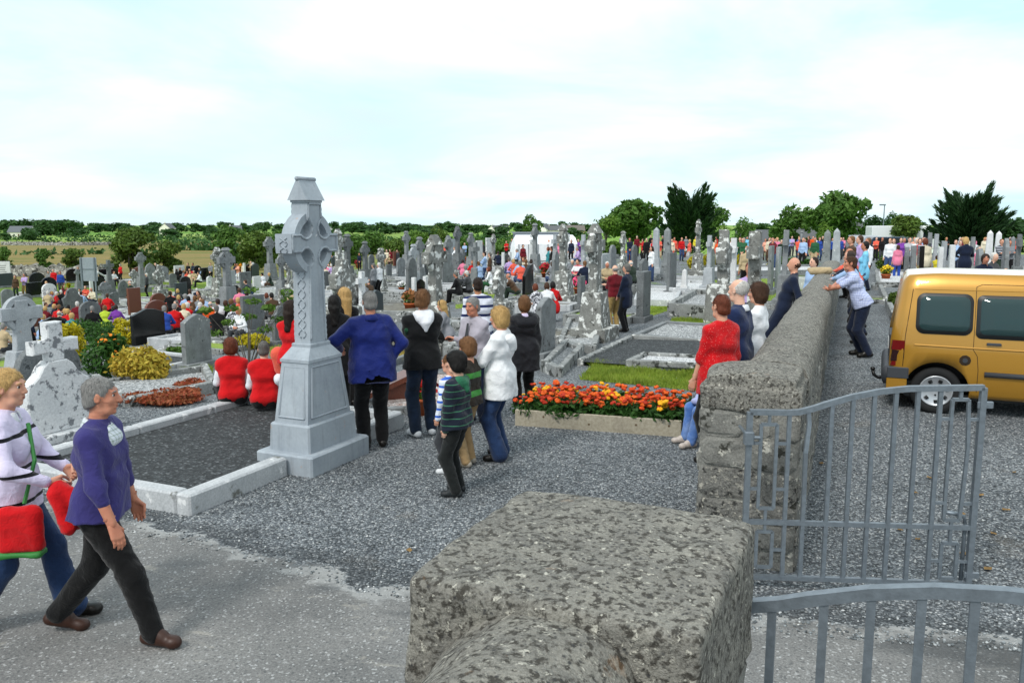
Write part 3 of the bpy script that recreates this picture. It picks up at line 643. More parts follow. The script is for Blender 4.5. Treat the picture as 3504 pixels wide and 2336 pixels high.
def tree(name, loc, w, h, mat, n, size, seed, label, cat='tree', group=None, trunk=.25, kind='round', lift=.2, dens=None):
    g = random.Random(seed); root = empty(name, loc); tag(root, label, cat, group); blobs = []
    hw = w / 2
    if kind == 'round':
        m = 9
        for i in range(m):
            a = 2.4 * i + g.random(); rr = hw * (.2 + .5 * (i / m)); z = h * (lift + .22 + (.62 - lift) * ((i * .38) % 1)); rad = hw * g.uniform(.32, .52); blobs.append(((math.cos(a) * rr, math.sin(a) * rr, min(z, h - rad * .9)), (rad, rad, rad * g.uniform(.65, .9))))
        blobs.append(((0, 0, h * .78), (hw * .5, hw * .5, h * .22)))
        for i in range(10): a = g.random() * 6.28; rr = hw * g.uniform(.6, .95); rad = hw * g.uniform(.12, .24); blobs.append(((math.cos(a) * rr, math.sin(a) * rr, h * g.uniform(lift + .15, .88)), (rad, rad, rad * .8)))
        q, f = leaves(blobs, n, size, seed)
    elif kind == 'cypress':
        qs = []; G_ = np.random.default_rng(seed); m = 74
        for i in range(m):
            a = G_.random() * 6.28; z0 = h * (.08 + .6 * G_.random()); el = R(12 + 55 * (z0 / h)) ; L = hw * (1.05 - .35 * z0 / h) * G_.uniform(.7, 1.08); d = np.array([math.cos(a) * math.cos(el), math.sin(a) * math.cos(el), math.sin(el)])
            nn = n // m; t = G_.random(nn) ** .75; wdt = hw * .17 * (1 - t) ** .8 + .012 * hw; p = np.array([0, 0, z0]) + d * (t * L)[:, None] + G_.normal(size=(nn, 3)) * wdt[:, None] * .75 + np.array([0, 0, 1]) * (t ** 2 * L * .12)[:, None]
            tt = d + G_.normal(size=(nn, 3)) * .28 + np.array([0, 0, .25]); tt /= np.linalg.norm(tt, axis=1)[:, None]; bb = np.cross(tt, G_.normal(size=(nn, 3))); bb /= np.linalg.norm(bb, axis=1)[:, None]; s = size * G_.uniform(.6, 1.3, nn)[:, None]
            qs.append(np.stack([p - tt * s * .8, p - bb * s * .2, p + tt * s * 1.1, p + bb * s * .2], 1))
        q = np.concatenate(qs).reshape(-1, 3); f = np.arange(len(q)).reshape(-1, 4); blobs = [((math.cos(i) * hw * .4, math.sin(i) * hw * .4, h * .5), (1, 1, 1)) for i in range(5)]
    link('crown', mesh_data('crown', q, f, [GREEN[mat]()]), root)
    limbs((0, 0, -.3), h * .62, max(.06, w * .03) if trunk is None else trunk, [b[0] for b in blobs[:8]], seed).build('trunk', BARK, parent=root, smooth=True)
    THINGS.append((root, label, None)); return root
def copy_tree(o, loc, s=(1, 1, 1), rz=0, label=None):
    c = o.copy(); COL.objects.link(c); c.location = loc; c.scale = s; c.rotation_euler[2] = rz
    if label: c['label'] = label
    for ch in list(o.children): k = ch.copy(); COL.objects.link(k); k.parent = c
    THINGS.append((c, c['label'], None)); return c
def tree_at(x, yt, Y, wpx, name, mat, label, n=2600, kind='round', lift=.12, size=None, **k):
    p = AT(x, Y); d = ray(x, yt); h = CAM_Z + d.z * Y / d.y - p.z; w = wpx * Y / FPX
    return tree(name, (p.x, p.y, p.z), w, h, mat, n, size or max(.22, w * .055), int(x + yt), label, kind=kind, lift=lift, trunk=max(.08, w * .03), **k)
# trees that edge the graveyard
TG = 'trees beyond the graveyard'
tree_at(2165, 680, 105, 215, 'broadleaf_tree', 'mid', 'large leafy broadleaf tree close beside the tall dark cypress', 5200, lift=.25, group=TG)
tree_at(2355, 640, 96, 250, 'cypress_tree', 'cyp', 'tall dark cypress with upswept feathery branch tips behind the crosses', 14000, 'cypress', size=.34, group=TG)
tree_at(2075, 735, 92, 90, 'pine_tree', 'light', 'small open pine at the edge of the tree clump', 1500, lift=.4, group=TG)
tree_at(2440, 692, 108, 125, 'broadleaf_tree', 'mid', 'rounded green tree half hidden behind the tall cypress', 3000, group=TG)
tree_at(2545, 742, 140, 105, 'broadleaf_tree', 'mid', 'low round tree between the cypress and the grey-roofed bungalow', 2200, group=TG)
tree_at(2470, 755, 125, 70, 'broadleaf_tree', 'light', 'small pale green tree at the foot of the cypress clump', 1300, group=TG)
tree_at(2705, 703, 88, 150, 'broadleaf_tree', 'mid', 'dense broadleaf tree beside the grey-roofed bungalow', 4000, lift=.15, group=TG)
tree_at(2855, 650, 82, 205, 'broadleaf_tree', 'mid', 'tallest ragged broadleaf tree with sky gaps in its crown', 5600, lift=.22, group=TG)
tree_at(2985, 735, 95, 130, 'conifer_tree', 'dark', 'dark conifer beside the lamp post', 3200, lift=.05, group=TG)
tree_at(3050, 722, 110, 90, 'conifer_tree', 'dark', 'dark conifer standing behind the round olive tree', 2400, lift=.05, group=TG)
tree_at(3085, 735, 70, 115, 'broadleaf_tree', 'olive', 'round olive-green tree beside the white gable', 4200, lift=.04, group=TG)
tree_at(3310, 680, 62, 290, 'cypress_tree', 'cyp', 'broad spreading dark cypress over the far crowd', 15000, 'cypress', size=.28, group=TG)
tree_at(3470, 745, 75, 170, 'broadleaf_tree', 'dark', 'dark bushy tree at the picture edge behind the far crowd', 3000, lift=.03, group=TG)
tree_at(2820, 760, 75, 60, 'broadleaf_tree', 'light', 'young bright green tree in front of the tallest broadleaf', 1200, lift=.1, group=TG)
# bushes and trees beyond the field walls
BG = 'bushes beyond the graveyard wall'
for i, (x, yt, Y, wp, mt, lb, n) in enumerate([(440, 778, 100, 165, 'olive', 'big rounded thorn bush beyond the field wall', 4200), (565, 822, 104, 110, 'olive', 'broad low thorn bush next to the big rounded thorn', 3000), (143, 850, 112, 62, 'mid', 'small round bush alone in the brown pasture', 1600), (243, 848, 108, 85, 'olive', 'spreading bush with a bare stem in the brown pasture', 1900), (8, 842, 104, 55, 'mid', 'bush cut by the picture edge beside the pasture', 1500),
    (780, 770, 118, 130, 'mid', 'leafy tree behind the folded-arm watchers', 3200), (870, 790, 112, 150, 'olive', 'broad hedge tree behind the celtic crosses', 3200), (960, 785, 125, 140, 'mid', 'tree half hidden behind the tall pale cross', 2600), (1190, 800, 130, 130, 'mid', 'green tree beside the lichened gothic cross', 2400), (1270, 790, 190, 120, 'mid', 'round field tree behind the priest', 2000), (1420, 785, 150, 100, 'light', 'light green tree above the centre crosses', 2200), (1495, 772, 135, 90, 'olive', 'yellowish green tree above the centre crosses', 2000), (1815, 733, 150, 105, 'mid', 'single domed tree behind the white marquee', 3400), (1080, 812, 150, 150, 'olive', 'scrubby thicket beyond the centre graves', 2200), (1345, 815, 140, 120, 'olive', 'low scrub beside the hillside watchers', 1800), (1600, 808, 170, 120, 'mid', 'low hedge clump behind the central crosses', 1700), (1720, 815, 150, 110, 'mid', 'hedge clump next to the marquee', 1600), (1990, 800, 150, 90, 'mid', 'small round tree below the far cottages', 1500), (2100, 825, 70, 70, 'bush', 'yellow-green shrub by the centre headstones', 1400)]):
    tree_at(x, yt, Y, wp, 'thorn_bush' if 'bush' in lb or 'thicket' in lb or 'scrub' in lb or 'hedge' in lb or 'shrub' in lb else 'broadleaf_tree', mt, lb, n, lift=.0, group=BG)
# the wooded skyline: copies of three trees
SKG = 'trees along the skyline'
def skyline():
    g = random.Random(77); protos = []
    for k in range(3): protos.append(tree('skyline_tree', (0, 0, 0), 14, 12, 'far', 700, 1.35, 500 + k, 'dark rounded tree of the wooded skyline', group=SKG, trunk=.4, lift=.05))
    used = set(); n = 0
    def put(x, Y, h, w, k=None):
        nonlocal n
        k = k if k is not None else g.randrange(3); p = AT(x, Y); s_ = (w / 14, w / 14, h / 12)
        if k not in used: o = protos[k]; o.location = p; o.scale = s_; used.add(k)
        else: o = copy_tree(protos[k], p, s_, g.random() * 6)
        n += 1
    for i in range(150):
        x = -40 + i * 3600 / 150 + g.uniform(-14, 14)
        if x > 2050 and g.random() < .4: continue
        Y = g.uniform(620, 900); put(x, Y, g.uniform(6.5, 10.5) * (1.15 if x < 260 else 1), g.uniform(9, 19))
    for x in list(range(20, 240, 22)): put(x + g.uniform(-8, 8), 560, g.uniform(8.5, 11.5), 15)
    for i in range(34): x = g.uniform(-20, 2050); put(x, g.uniform(360, 600), g.uniform(3.5, 6.5), g.uniform(6, 13))
skyline()
def hedgerows():
    g = np.random.default_rng(3); blobs = []
    for (xa, Ya, xb, Yb, hh) in [(0, 300, 640, 330, 1.8), (0, 420, 700, 380, 2.2), (200, 500, 1100, 460, 2.5), (900, 260, 1800, 300, 2.5), (1000, 200, 1700, 190, 2.2), (600, 230, 1000, 220, 2.6), (1500, 420, 2100, 440, 2.5), (0, 190, 600, 200, 1.2), (1750, 250, 2050, 260, 2.0), (1100, 360, 1900, 380, 2.2)]:
        m = 60
        for i in range(m):
            f = i / m; p = AT(xa + (xb - xa) * f, Ya + (Yb - Ya) * f); s = hh * g.uniform(.3, .9); blobs.append(((p.x, p.y, p.z + s * .45), (s * 1.5, s * 1.5, s)))
    q, f = leaves(blobs, 9000, .9, 9); tag(link('hedgerow', mesh_data('hedgerow', q, f, [GREEN['far']()])), 'bushy hedgerows dividing the distant fields', 'hedge', kind='stuff')
hedgerows()
# dry stone field walls
def field_wall(pts, h, seed, label):
    g = random.Random(seed); P = []
    for (a, b) in zip(pts[:-1], pts[1:]):
        A_ = AT(*a); B_ = AT(*b); n = max(2, int((B_ - A_).length / .6))
        for i in range(n): P.append(A_ + (B_ - A_) * (i / n))
    root = empty('field_wall', P[0]); tag(root, label, 'wall', 'dry stone field walls'); o = P[0]; b = MB(); rings = []
    for p in P:
        hh = h * g.uniform(.75, 1.15); q = p - o; j = lambda: g.uniform(-.1, .1); rings.append([(q.x, q.y - .35 + j(), q.z - .3), (q.x, q.y - .3 + j(), q.z + hh * .6), (q.x, q.y - .18 + j(), q.z + hh), (q.x, q.y + .2 + j(), q.z + hh * .97 + j() * .5), (q.x, q.y + .35, q.z - .3)])
    b.loft(rings).build('wall_core', stone('dry_stone', '#6d6c66', '#9a9990', 1.2, dark='#3a3a36', ldark=.05, lich='#cfcfc6', lsc=2.5, lthr=.55, bmp=.05, bs=3), parent=root); THINGS.append((root, label, None))
field_wall([(-40, 88), (150, 90), (330, 92), (380, 96)], 1.15, 4, 'grey dry stone wall along the low edge of the graveyard')
field_wall([(60, 116), (250, 112), (330, 104)], 1.1, 5, 'dry stone wall between the strip of grass and the pasture')
field_wall([(0, 300), (230, 290), (420, 300)], 1.3, 6, 'distant stone wall crossing the brown pasture')
# ------------------------------------------------------------------ houses
def house(x, Y, yb, L, D_, hw_, hr, rz, wall, roof, label, chim=1, wins=3, gable=False):
    p = AT(x, Y); root = empty('house', p, R(rz)); tag(root, label, 'house', 'houses beyond the graveyard'); THINGS.append((root, label, None))
    wm_ = plain('house_wall_' + wall, wall, .8, var=.06, vs=1); rm = stone('house_roof_' + roof, roof, roof, 1.5, bmp=.02, bs=3); b = MB().box(-L / 2, L / 2, -D_ / 2, D_ / 2, -.5, hw_); b.add([(-L / 2, -D_ / 2, hw_), (-L / 2, D_ / 2, hw_), (-L / 2, 0, hw_ + hr), (L / 2, -D_ / 2, hw_), (L / 2, D_ / 2, hw_), (L / 2, 0, hw_ + hr)], [(0, 2, 1), (3, 4, 5)]); b.build('wall', wm_, parent=root)
    e = .3; q = hr * (D_ / 2 + e) / (D_ / 2); z = hw_ + hr - q
    rb = MB(); 
    for sg in (-1, 1): rb.add([(-L / 2 - e, sg * (D_ / 2 + e), z + .02), (L / 2 + e, sg * (D_ / 2 + e), z + .02), (L / 2 + e, 0, hw_ + hr + .05), (-L / 2 - e, 0, hw_ + hr + .05), (-L / 2 - e, sg * (D_ / 2 + e), z + .17), (L / 2 + e, sg * (D_ / 2 + e), z + .17), (L / 2 + e, 0, hw_ + hr + .2), (-L / 2 - e, 0, hw_ + hr + .2)], [(0, 1, 2, 3), (4, 7, 6, 5), (0, 4, 5, 1), (0, 3, 7, 4), (1, 5, 6, 2)])
    ro = rb.build('roof', rm, parent=root)
    for i in range(chim): MB().box(-L / 2 + .5 + i * (L - 1.6), -L / 2 + 1.2 + i * (L - 1.6), -.35, .35, hw_ + hr - .4, hw_ + hr + .9).build('chimney', wm_, parent=ro)
    gm = plain('house_window', '#20272c', .15, .6); dm = plain('house_door', '#5b3a2a', .5)
    for i in range(wins):
        xx = -L / 2 + L * (i + .5) / wins
        if i == wins // 2: MB().box(xx - .45, xx + .45, -D_ / 2 - .04, -D_ / 2 + .02, 0, 2.05).build('door', dm, parent=root); continue
        w_ = MB().box(xx - .6, xx + .6, -D_ / 2 - .05, -D_ / 2 + .02, .9, 2.05).build('window', plain('window_frame_white', '#e8e8e6', .5), parent=root); MB().box(xx - .52, xx - .03, -D_ / 2 - .07, -D_ / 2 - .04, .97, 1.98).build('pane', gm, parent=w_); MB().box(xx + .03, xx + .52, -D_ / 2 - .07, -D_ / 2 - .04, .97, 1.98).build('pane', gm, parent=w_)
    return root
house(74, 500, 0, 13, 8, 3.2, 3.4, 3, '#dcd8cf', '#5a6068', 'long white bungalow with a slate roof in the green fields', 0, 5)
house(573, 560, 0, 7, 8, 5, 3.2, 80, '#e8e4da', '#585d62', 'white two-storey gabled farmhouse below the skyline trees', 1, 3)
house(805, 620, 0, 9, 7, 3.4, 3, 20, '#e4e2dc', '#4f555c', 'small white cottage on the skyline behind the crosses', 1, 3)
house(1118, 420, 0, 8, 8, 3, 3.2, -50, '#dfe0e0', '#7c8791', 'pale cottage with a grey roof beside the tall pale cross', 1, 3)
house(1690, 520, 0, 9, 7, 3, 3.2, 70, '#ece9e2', '#4d5257', 'white gabled cottage in the fields above the marquee', 1, 3)
house(1712, 530, 0, 10, 7, 3, 3, 8, '#e9e8e4', '#4d5257', 'long white cottage next to the gabled one', 1, 4)
house(1862, 560, 0, 9, 8, 4, 3, 60, '#eeece6', '#50565c', 'white house beyond the domed tree', 1, 3)
house(1962, 540, 0, 14, 8, 3, 3.2, 5, '#d9b77e', '#6a6058', 'ochre bungalow on the far hillside', 1, 4)
house(1905, 560, 0, 12, 8, 3, 3, 0, '#cfccc4', '#55595c', 'low grey bungalow on the far hillside', 1, 4)
house(2612, 150, 0, 9, 8, 2.6, 3.0, -25, '#d8cfa8', '#4b4f55', 'cream bungalow with a hipped slate roof behind the crosses', 1, 4)
house(2810, 112, 0, 12, 8, 3.2, 3.2, 15, '#cfcabb', '#4f5154', 'house roof showing between the two ragged trees', 1, 3)
house(3175, 110, 0, 9, 7, 2.4, 3.0, 60, '#e9ebec', '#5f656c', 'white gabled house with a slate roof behind the far crowd', 1, 3)
def marquee():
    p = AT(1862, 62); root = empty('marquee', p, R(4)); root.scale = (.50, 1, .72); lb = 'long white canvas marquee behind the central crosses'; tag(root, lb, 'tent'); THINGS.append((root, lb, 'the white marquee')); wmat = plain('white_canvas', '#eceef0', .7, var=.04, vs=2, bmp=.02, bs=3); gm = plain('grey_canvas', '#5b626a', .7)
    sh = MB(); n = 14; rings = []
    for x in np.linspace(-4.3, 4.3, n): j = .05 * math.sin(x * 5); rings.append([(x, -2.5, 0), (x, -2.5, 2.0 + j), (x, -1.5, 2.55 + j), (x, 0, 2.85), (x, 1.5, 2.55), (x, 2.5, 2.0), (x, 2.5, 0)])
    sh.loft([[(-5.0, -2.3, 0), (-4.75, -2.3, 1.7), (-4.6, -1.4, 2.2), (-4.55, 0, 2.45), (-4.6, 1.4, 2.2), (-4.7, 2.3, 1.7), (-5, 2.3, 0)]] + rings); sh.build('canopy', wmat, parent=root)
    MB().add([(-4.3, 2.6, 2.95), (4.6, 2.6, 2.95), (4.6, 5.4, 3.1), (-4.3, 5.4, 3.1), (-4.3, 2.6, 0), (4.6, 2.6, 0)], [(0, 1, 2, 3), (4, 5, 1, 0)]).build('back_roof', gm, parent=root)
    for x in np.linspace(-4.2, 4.2, 7): MB().tube([(x, -2.54, 0), (x, -2.54, 2.0)], .035, 6).build('pole', gm, parent=root)
marquee()
# ------------------------------------------------------------------ gravestones (local x runs along the row, -y is the face, +y the grave)
SROT = math.atan2(GA.y, GA.x)
def arc(cx_, cz, r, a0, a1, n): return [(cx_ + r * math.cos(R(a0 + (a1 - a0) * i / n)), cz + r * math.sin(R(a0 + (a1 - a0) * i / n))) for i in range(n + 1)]
def outline(style, w, h):
    a = w / 2
    if style == 'round': return [(-a, 0), (a, 0), (a, h - a * .75)] + [(a * math.cos(t), h - a * .75 + a * .75 * math.sin(t)) for t in np.linspace(.15, math.pi - .15, 11)] + [(-a, h - a * .75)]
    if style == 'peak': return [(-a, 0), (a, 0), (a, h - w * .22), (a * .5, h - w * .08), (0, h), (-a * .5, h - w * .08), (-a, h - w * .22)]
    if style == 'gothic': return [(-a, 0), (a, 0), (a, h - w * .6), (a * .82, h - w * .3), (a * .5, h - w * .12), (0, h), (-a * .5, h - w * .12), (-a * .82, h - w * .3), (-a, h - w * .6)]
    if style == 'ogee': return [(-a, 0), (a, 0), (a, h - w * .42), (a * .8, h - w * .40), (a * .62, h - w * .30), (a * .52, h - w * .14), (a * .3, h - w * .03), (0, h), (-a * .3, h - w * .03), (-a * .52, h - w * .14), (-a * .62, h - w * .30), (-a * .8, h - w * .40), (-a, h - w * .42)]
    if style == 'slant': return [(-a, 0), (a, 0), (a, h * .86), (a * .4, h * .97), (-a * .1, h), (-a, h * .84)]
    if style == 'wave': return [(-a, 0), (a, 0), (a, h * .97), (a * .8, h), (a * .3, h * .97), (-a * .2, h * .86), (-a * .7, h * .7), (-a, h * .62)]
    return [(-a, 0), (a, 0), (a, h), (-a, h)]
def cross_pts(w, h, sw, ah, aw, taper=.75):
    """Latin cross outline: arm centre ah, arm thickness aw, shaft width sw at foot"""
    t = sw * taper / 2; b = sw / 2
    return [(-b, 0), (b, 0), (t, ah - aw / 2), (w / 2, ah - aw / 2), (w / 2, ah + aw / 2), (t, ah + aw / 2), (t * .95, h), (-t * .95, h), (-t, ah + aw / 2), (-w / 2, ah + aw / 2), (-w / 2, ah - aw / 2), (-t, ah - aw / 2)]
def ring(b, cz, ro, ri, y0, y1, n=28):
    rs = []
    for r_, y in ((ro, y0), (ro, y1), (ri, y1), (ri, y0), (ro, y0)): rs.append([(r_ * math.cos(2 * math.pi * i / n), y, cz + r_ * math.sin(2 * math.pi * i / n)) for i in range(n)])
    b.loft(rs, caps=False)
def gable(b, w, d, z0, z1, ridge=True):
    b.add([(-w / 2, -d / 2, z0), (w / 2, -d / 2, z0), (w / 2, d / 2, z0), (-w / 2, d / 2, z0), (-w * .36, -.02, z1), (w * .36, -.02, z1), (w * .36, .02, z1), (-w * .36, .02, z1)], [(3, 2, 1, 0), (0, 1, 5, 4), (1, 2, 6, 5), (2, 3, 7, 6), (3, 0, 4, 7), (4, 5, 6, 7)])
FILL = {}
def fillmat(k):
    if k in FILL: return FILL[k]
    m, t, b, co = new_mat('grave_' + k); b.inputs['Roughness'].default_value = .9; gp = t.node('ShaderNodeNewGeometry'); v = gp.outputs['Position']
    vn = t.node('ShaderNodeTexVoronoi', _Scale=38.0); t.l(v, vn.inputs['Vector']); vs = t.node('ShaderNodeSeparateColor'); t.l(vn.outputs['Color'], vs.inputs[0])
    st = dict(white=[(0, '#8d9094'), (.3, '#d5d7d9'), (1, '#f5f5f4')], dark=[(0, '#1f2224'), (.5, '#34383a'), (.9, '#4f5456'), (1, '#7b7f81')], grey=[(0, '#43484b'), (.5, '#73797c'), (1, '#a5a9ab')], pink=[(0, '#7a4a3e'), (.5, '#c9b7ae'), (1, '#ece6e2')], mixed=[(0, '#4c5152'), (.55, '#a8abac'), (1, '#eceded')])
    if k in st: col = t.mix(t.math('MULTIPLY', t.step(vn.outputs['Distance'], .4, .8), .6), t.ramp(vs.outputs[0], st[k]), C('#1d1f20')); bump(t, b, vn.outputs['Distance'], .012)
    elif k == 'grass': n = t.noise(v, 3, 6, .7); col = t.ramp(n, [(.3, '#4c6b1f'), (.5, '#7f9c30'), (.7, '#94924b')]); bump(t, b, t.noise(v, 60, 3), .02)
    elif k == 'felt': col = t.ramp(t.noise(v, 12, 4), [(.3, '#1c6b3c'), (.7, '#2f9a58')])
    else: n = t.noise(v, 4, 6, .7); col = t.ramp(n, [(.3, '#4a4740'), (.5, '#6f6c63'), (.7, '#8e8a7c')]); bump(t, b, t.noise(v, 40, 3), .015)
    t.l(col, b.inputs['Base Color']); FILL[k] = m; return m
def kerbs(root, x0, x1, y0, y1, mat, fill, hk=.16, tk=.13, posts=False, fz=None):
    km = smat(mat); z0 = -.35
    for q in ((x0, x1, y0, y0 + tk), (x0, x1, y1 - tk, y1), (x0, x0 + tk, y0 + tk + .003, y1 - tk - .003), (x1 - tk, x1, y0 + tk + .003, y1 - tk - .003)): MB().box(*q, z0, hk, bev=.015).build('kerb', km, parent=root)
    MB().add([(x0 + tk * .5, y0 + tk * .5, fz or hk * .62), (x1 - tk * .5, y0 + tk * .5, fz or hk * .62), (x1 - tk * .5, y1 - tk * .5, fz or hk * .62), (x0 + tk * .5, y1 - tk * .5, fz or hk * .62)], [(0, 1, 2, 3)]).build('grave_bed', fillmat(fill), parent=root)
    if posts:
        for x in (x0 + tk * .5, x1 - tk * .5): MB().box(x - .09, x + .09, y1 - .2, y1 + .0, z0, hk + .06).add([(x - .09, y1 - .2, hk + .06), (x + .09, y1 - .2, hk + .06), (x + .09, y1, hk + .06), (x - .09, y1, hk + .06), (x, y1 - .1, hk + .15)], [(0, 1, 4), (1, 2, 4), (2, 3, 4), (3, 0, 4)]).build('kerb_post', km, parent=root)
MNAME = dict(light='pale grey', main='pale grey', grey='grey', dgrey='dark grey', lichen='white lichened', black='polished black', slate='slate grey', brown='brown granite', white='white', wlich='lichen-spotted white')
def headstone(kind, p, h, mat, w=None, base=True, plot=None, seed=0, rot=0.0, cap=True, label=None, thick=None):
    g = random.Random(seed); m = smat(mat); name = {'celtic': 'celtic_cross', 'latin': 'stone_cross', 'gothic_cross': 'celtic_cross', 'obelisk': 'obelisk', 'pillars': 'headstone', 'statue': 'statue'}.get(kind, 'headstone')
    root = empty(name, (p.x, p.y, p.z), SROT + rot + R(g.uniform(-2, 2))); root.rotation_euler[0] = R(g.uniform(-1, 1)); root.rotation_euler[1] = R(g.uniform(-1, 1))
    if kind in ('celtic', 'latin', 'gothic_cross'):
        hb = h * .12; hd = h * (.30 if base else .12); W_ = w or h * .30; t = thick or max(.13, h * .065); hs = h - hb - hd
        MB().box(-W_ * .62, W_ * .62, -t * 2.0, t * 2.0, -.4, hb, bev=.015).build('plinth', m, parent=root)
        MB().box(-W_ * .42, W_ * .42, -t * 1.35, t * 1.35, hb, hb + hd, bev=.012, top=(.72, .78)).build('pedestal', m, parent=root)
        z0 = hb + hd; sw = W_ * .42; ah = hs * .68; aw = W_ * .30; hx = hs * (.86 if kind == 'gothic_cross' else .93)
        b = MB(); pts = cross_pts(W_, hx, sw, ah, aw)
        b.prism([(x, z + z0) for x, z in pts], -t / 2, t / 2, bev=.012); b.build('cross_shaft', m, parent=root)
        if kind != 'latin': b = MB(); ring(b, z0 + ah, W_ * .40, W_ * .28, -t * .36, t * .36); b.build('ring', m, parent=root)
        if kind == 'gothic_cross' or (cap and kind == 'celtic' and h > 1.9): b = MB(); gable(b, sw * 1.05, t * 1.35, z0 + hx, z0 + hs); b.build('cap', m, parent=root)
        ext = W_ * .62
    elif kind == 'obelisk':
        W_ = w or h * .22; b = MB().box(-W_ * .7, W_ * .7, -W_ * .7, W_ * .7, -.4, h * .12, bev=.01); b.build('plinth', m, parent=root)
        MB().box(-W_ * .5, W_ * .5, -W_ * .5, W_ * .5, h * .12, h * .32, bev=.01, top=(.9, .9)).build('pedestal', m, parent=root)
        b = MB().box(-W_ * .34, W_ * .34, -W_ * .34, W_ * .34, h * .32, h * .93, bev=.008, top=(.72, .72)); q = W_ * .24; b.add([(-q, -q, h * .93), (q, -q, h * .93), (q, q, h * .93), (-q, q, h * .93), (0, 0, h)], [(0, 1, 4), (1, 2, 4), (2, 3, 4), (3, 0, 4)]); b.build('shaft', m, parent=root); ext = W_ * .7
    elif kind == 'pillars':
        W_ = w or h * .75; MB().box(-W_ * .62, W_ * .62, -.16, .16, -.4, h * .14, bev=.012).build('plinth', smat('grey'), parent=root)
        MB().prism([(x, z + h * .14) for x, z in outline('peak', W_ * .68, h * .80)], -.045, .045, bev=.006).build('panel', smat('black'), parent=root)
        for x in (-W_ * .45, W_ * .45): MB().box(x - W_ * .085, x + W_ * .085, -.075, .075, h * .14, h, bev=.01).build('column', smat('white'), parent=root)
        if w and w > h: b = MB(); b.prism([(-W_ * .5, h * .8), (0, h * 1.12), (W_ * .5, h * .8), (W_ * .5, h * .88), (0, h * 1.2), (-W_ * .5, h * .88)][::1], -.07, .07); b.build('gable', smat('white'), parent=root)
        ext = W_ * .62
    elif kind == 'statue':
        MB().box(-.22, .22, -.22, .22, -.4, h * .35, bev=.02).build('pedestal', smat('grey'), parent=root)
        F = Field((-.3, -.25, h * .3), (.3, .25, h + .1), .025); z = h * .35; q = h * .65
        F.cone((0, 0, z), (0, 0, z + q * .6), .14, .12, k=.04).cone((-.08, 0, z + q * .75), (.08, 0, z + q * .75), .09, k=.05).ell((0, 0, z + q * .93), (.07, .08, .1), .03).cone((-.14, -.02, z + q * .7), (-.03, -.14, z + q * .62), .045, k=.03).cone((.14, -.02, z + q * .7), (.03, -.14, z + q * .62), .045, k=.03)
        v, f, _ = F.mesh(); link('figure', mesh_data('figure', v, f, [m], smooth=True), root); ext = .25
    elif kind == 'brokencross':
        W_ = w or h * .5; t = thick or .2; MB().box(-W_ * .5, W_ * .5, -t * 1.6, t * 1.6, -.4, h * .42, bev=.03, top=(.85, .8)).build('pedestal', m, parent=root)
        F = Field((-W_ * .7, -t, h * .36), (W_ * .7, t, h + .1), .025); sl, gg = F.sub((-9,) * 3, (9,) * 3); X, Y, Z = gg; zc = h * .72
        d = np.minimum(d_box(X, Y, Z, (0, 0, h * .7), (W_ * .17, t * .45, h * .30), .03), d_box(X, Y, Z, (0, 0, zc), (W_ * .46, t * .45, h * .09), .03)); rr = np.sqrt(X ** 2 + (Z - zc) ** 2); d = np.minimum(d, np.maximum(np.abs(rr - W_ * .36) - W_ * .08, np.abs(Y) - t * .34)) + .03 * fbm(X, Y, Z, 7, 3)
        F.put(d, sl, 0, 0); v, f, _ = F.mesh(); link('cross_shaft', mesh_data('cross_shaft', v, f, [m], smooth=True), root); ext = W_ * .5
    else:
        W_ = w or h * .62; t = thick or .13; hb = .16 if base else 0
        if base: MB().box(-W_ * .58, W_ * .58, -.17, .17, -.4, hb, bev=.012).build('plinth', smat('grey') if mat in ('black', 'brown', 'slate') else m, parent=root)
        MB().prism([(x, z + hb - .002) for x, z in outline(kind, W_, h - hb)], -t / 2, t / 2, bev=.010).build('slab', m, parent=root); ext = W_ * .58
    if plot:
        fill, L_, k_ = plot; kerbs(root, -max(ext, .5) - .1, max(ext, .5) + .1, .2, L_, k_, fill)
    nm = {'celtic': 'celtic cross', 'gothic_cross': 'gabled celtic cross', 'latin': 'plain stone cross', 'obelisk': 'slender obelisk', 'pillars': 'black headstone between white columns', 'statue': 'small statue on a plinth', 'brokencross': 'worn celtic cross', 'round': 'round-topped headstone', 'peak': 'peaked headstone', 'gothic': 'pointed gothic headstone', 'ogee': 'ogee-topped headstone', 'slant': 'slanted headstone', 'wave': 'curved headstone', 'flat': 'square headstone'}[kind]
    lb = label or (nm if kind == 'pillars' else (MNAME[mat] + ' ' + nm)); tag(root, lb, 'cross' if 'cross' in nm else 'gravestone', 'headstones and crosses of the graveyard'); THINGS.append((root, lb, None if label else lb)); return root
def stone_at(kind, x, yt, how, val, mat, **k):
    if how == 'b': p = G(x, val)
    elif how == 'Y': p = AT(x, val)
    else: p = TOP(x, yt, val)
    d = ray(x, yt); h = CAM_Z + d.z * p.y / d.y - p.z
    if how == 'h': h = val
    return headstone(kind, p, max(h, .5), mat, seed=int(x * 7 + yt), **k)
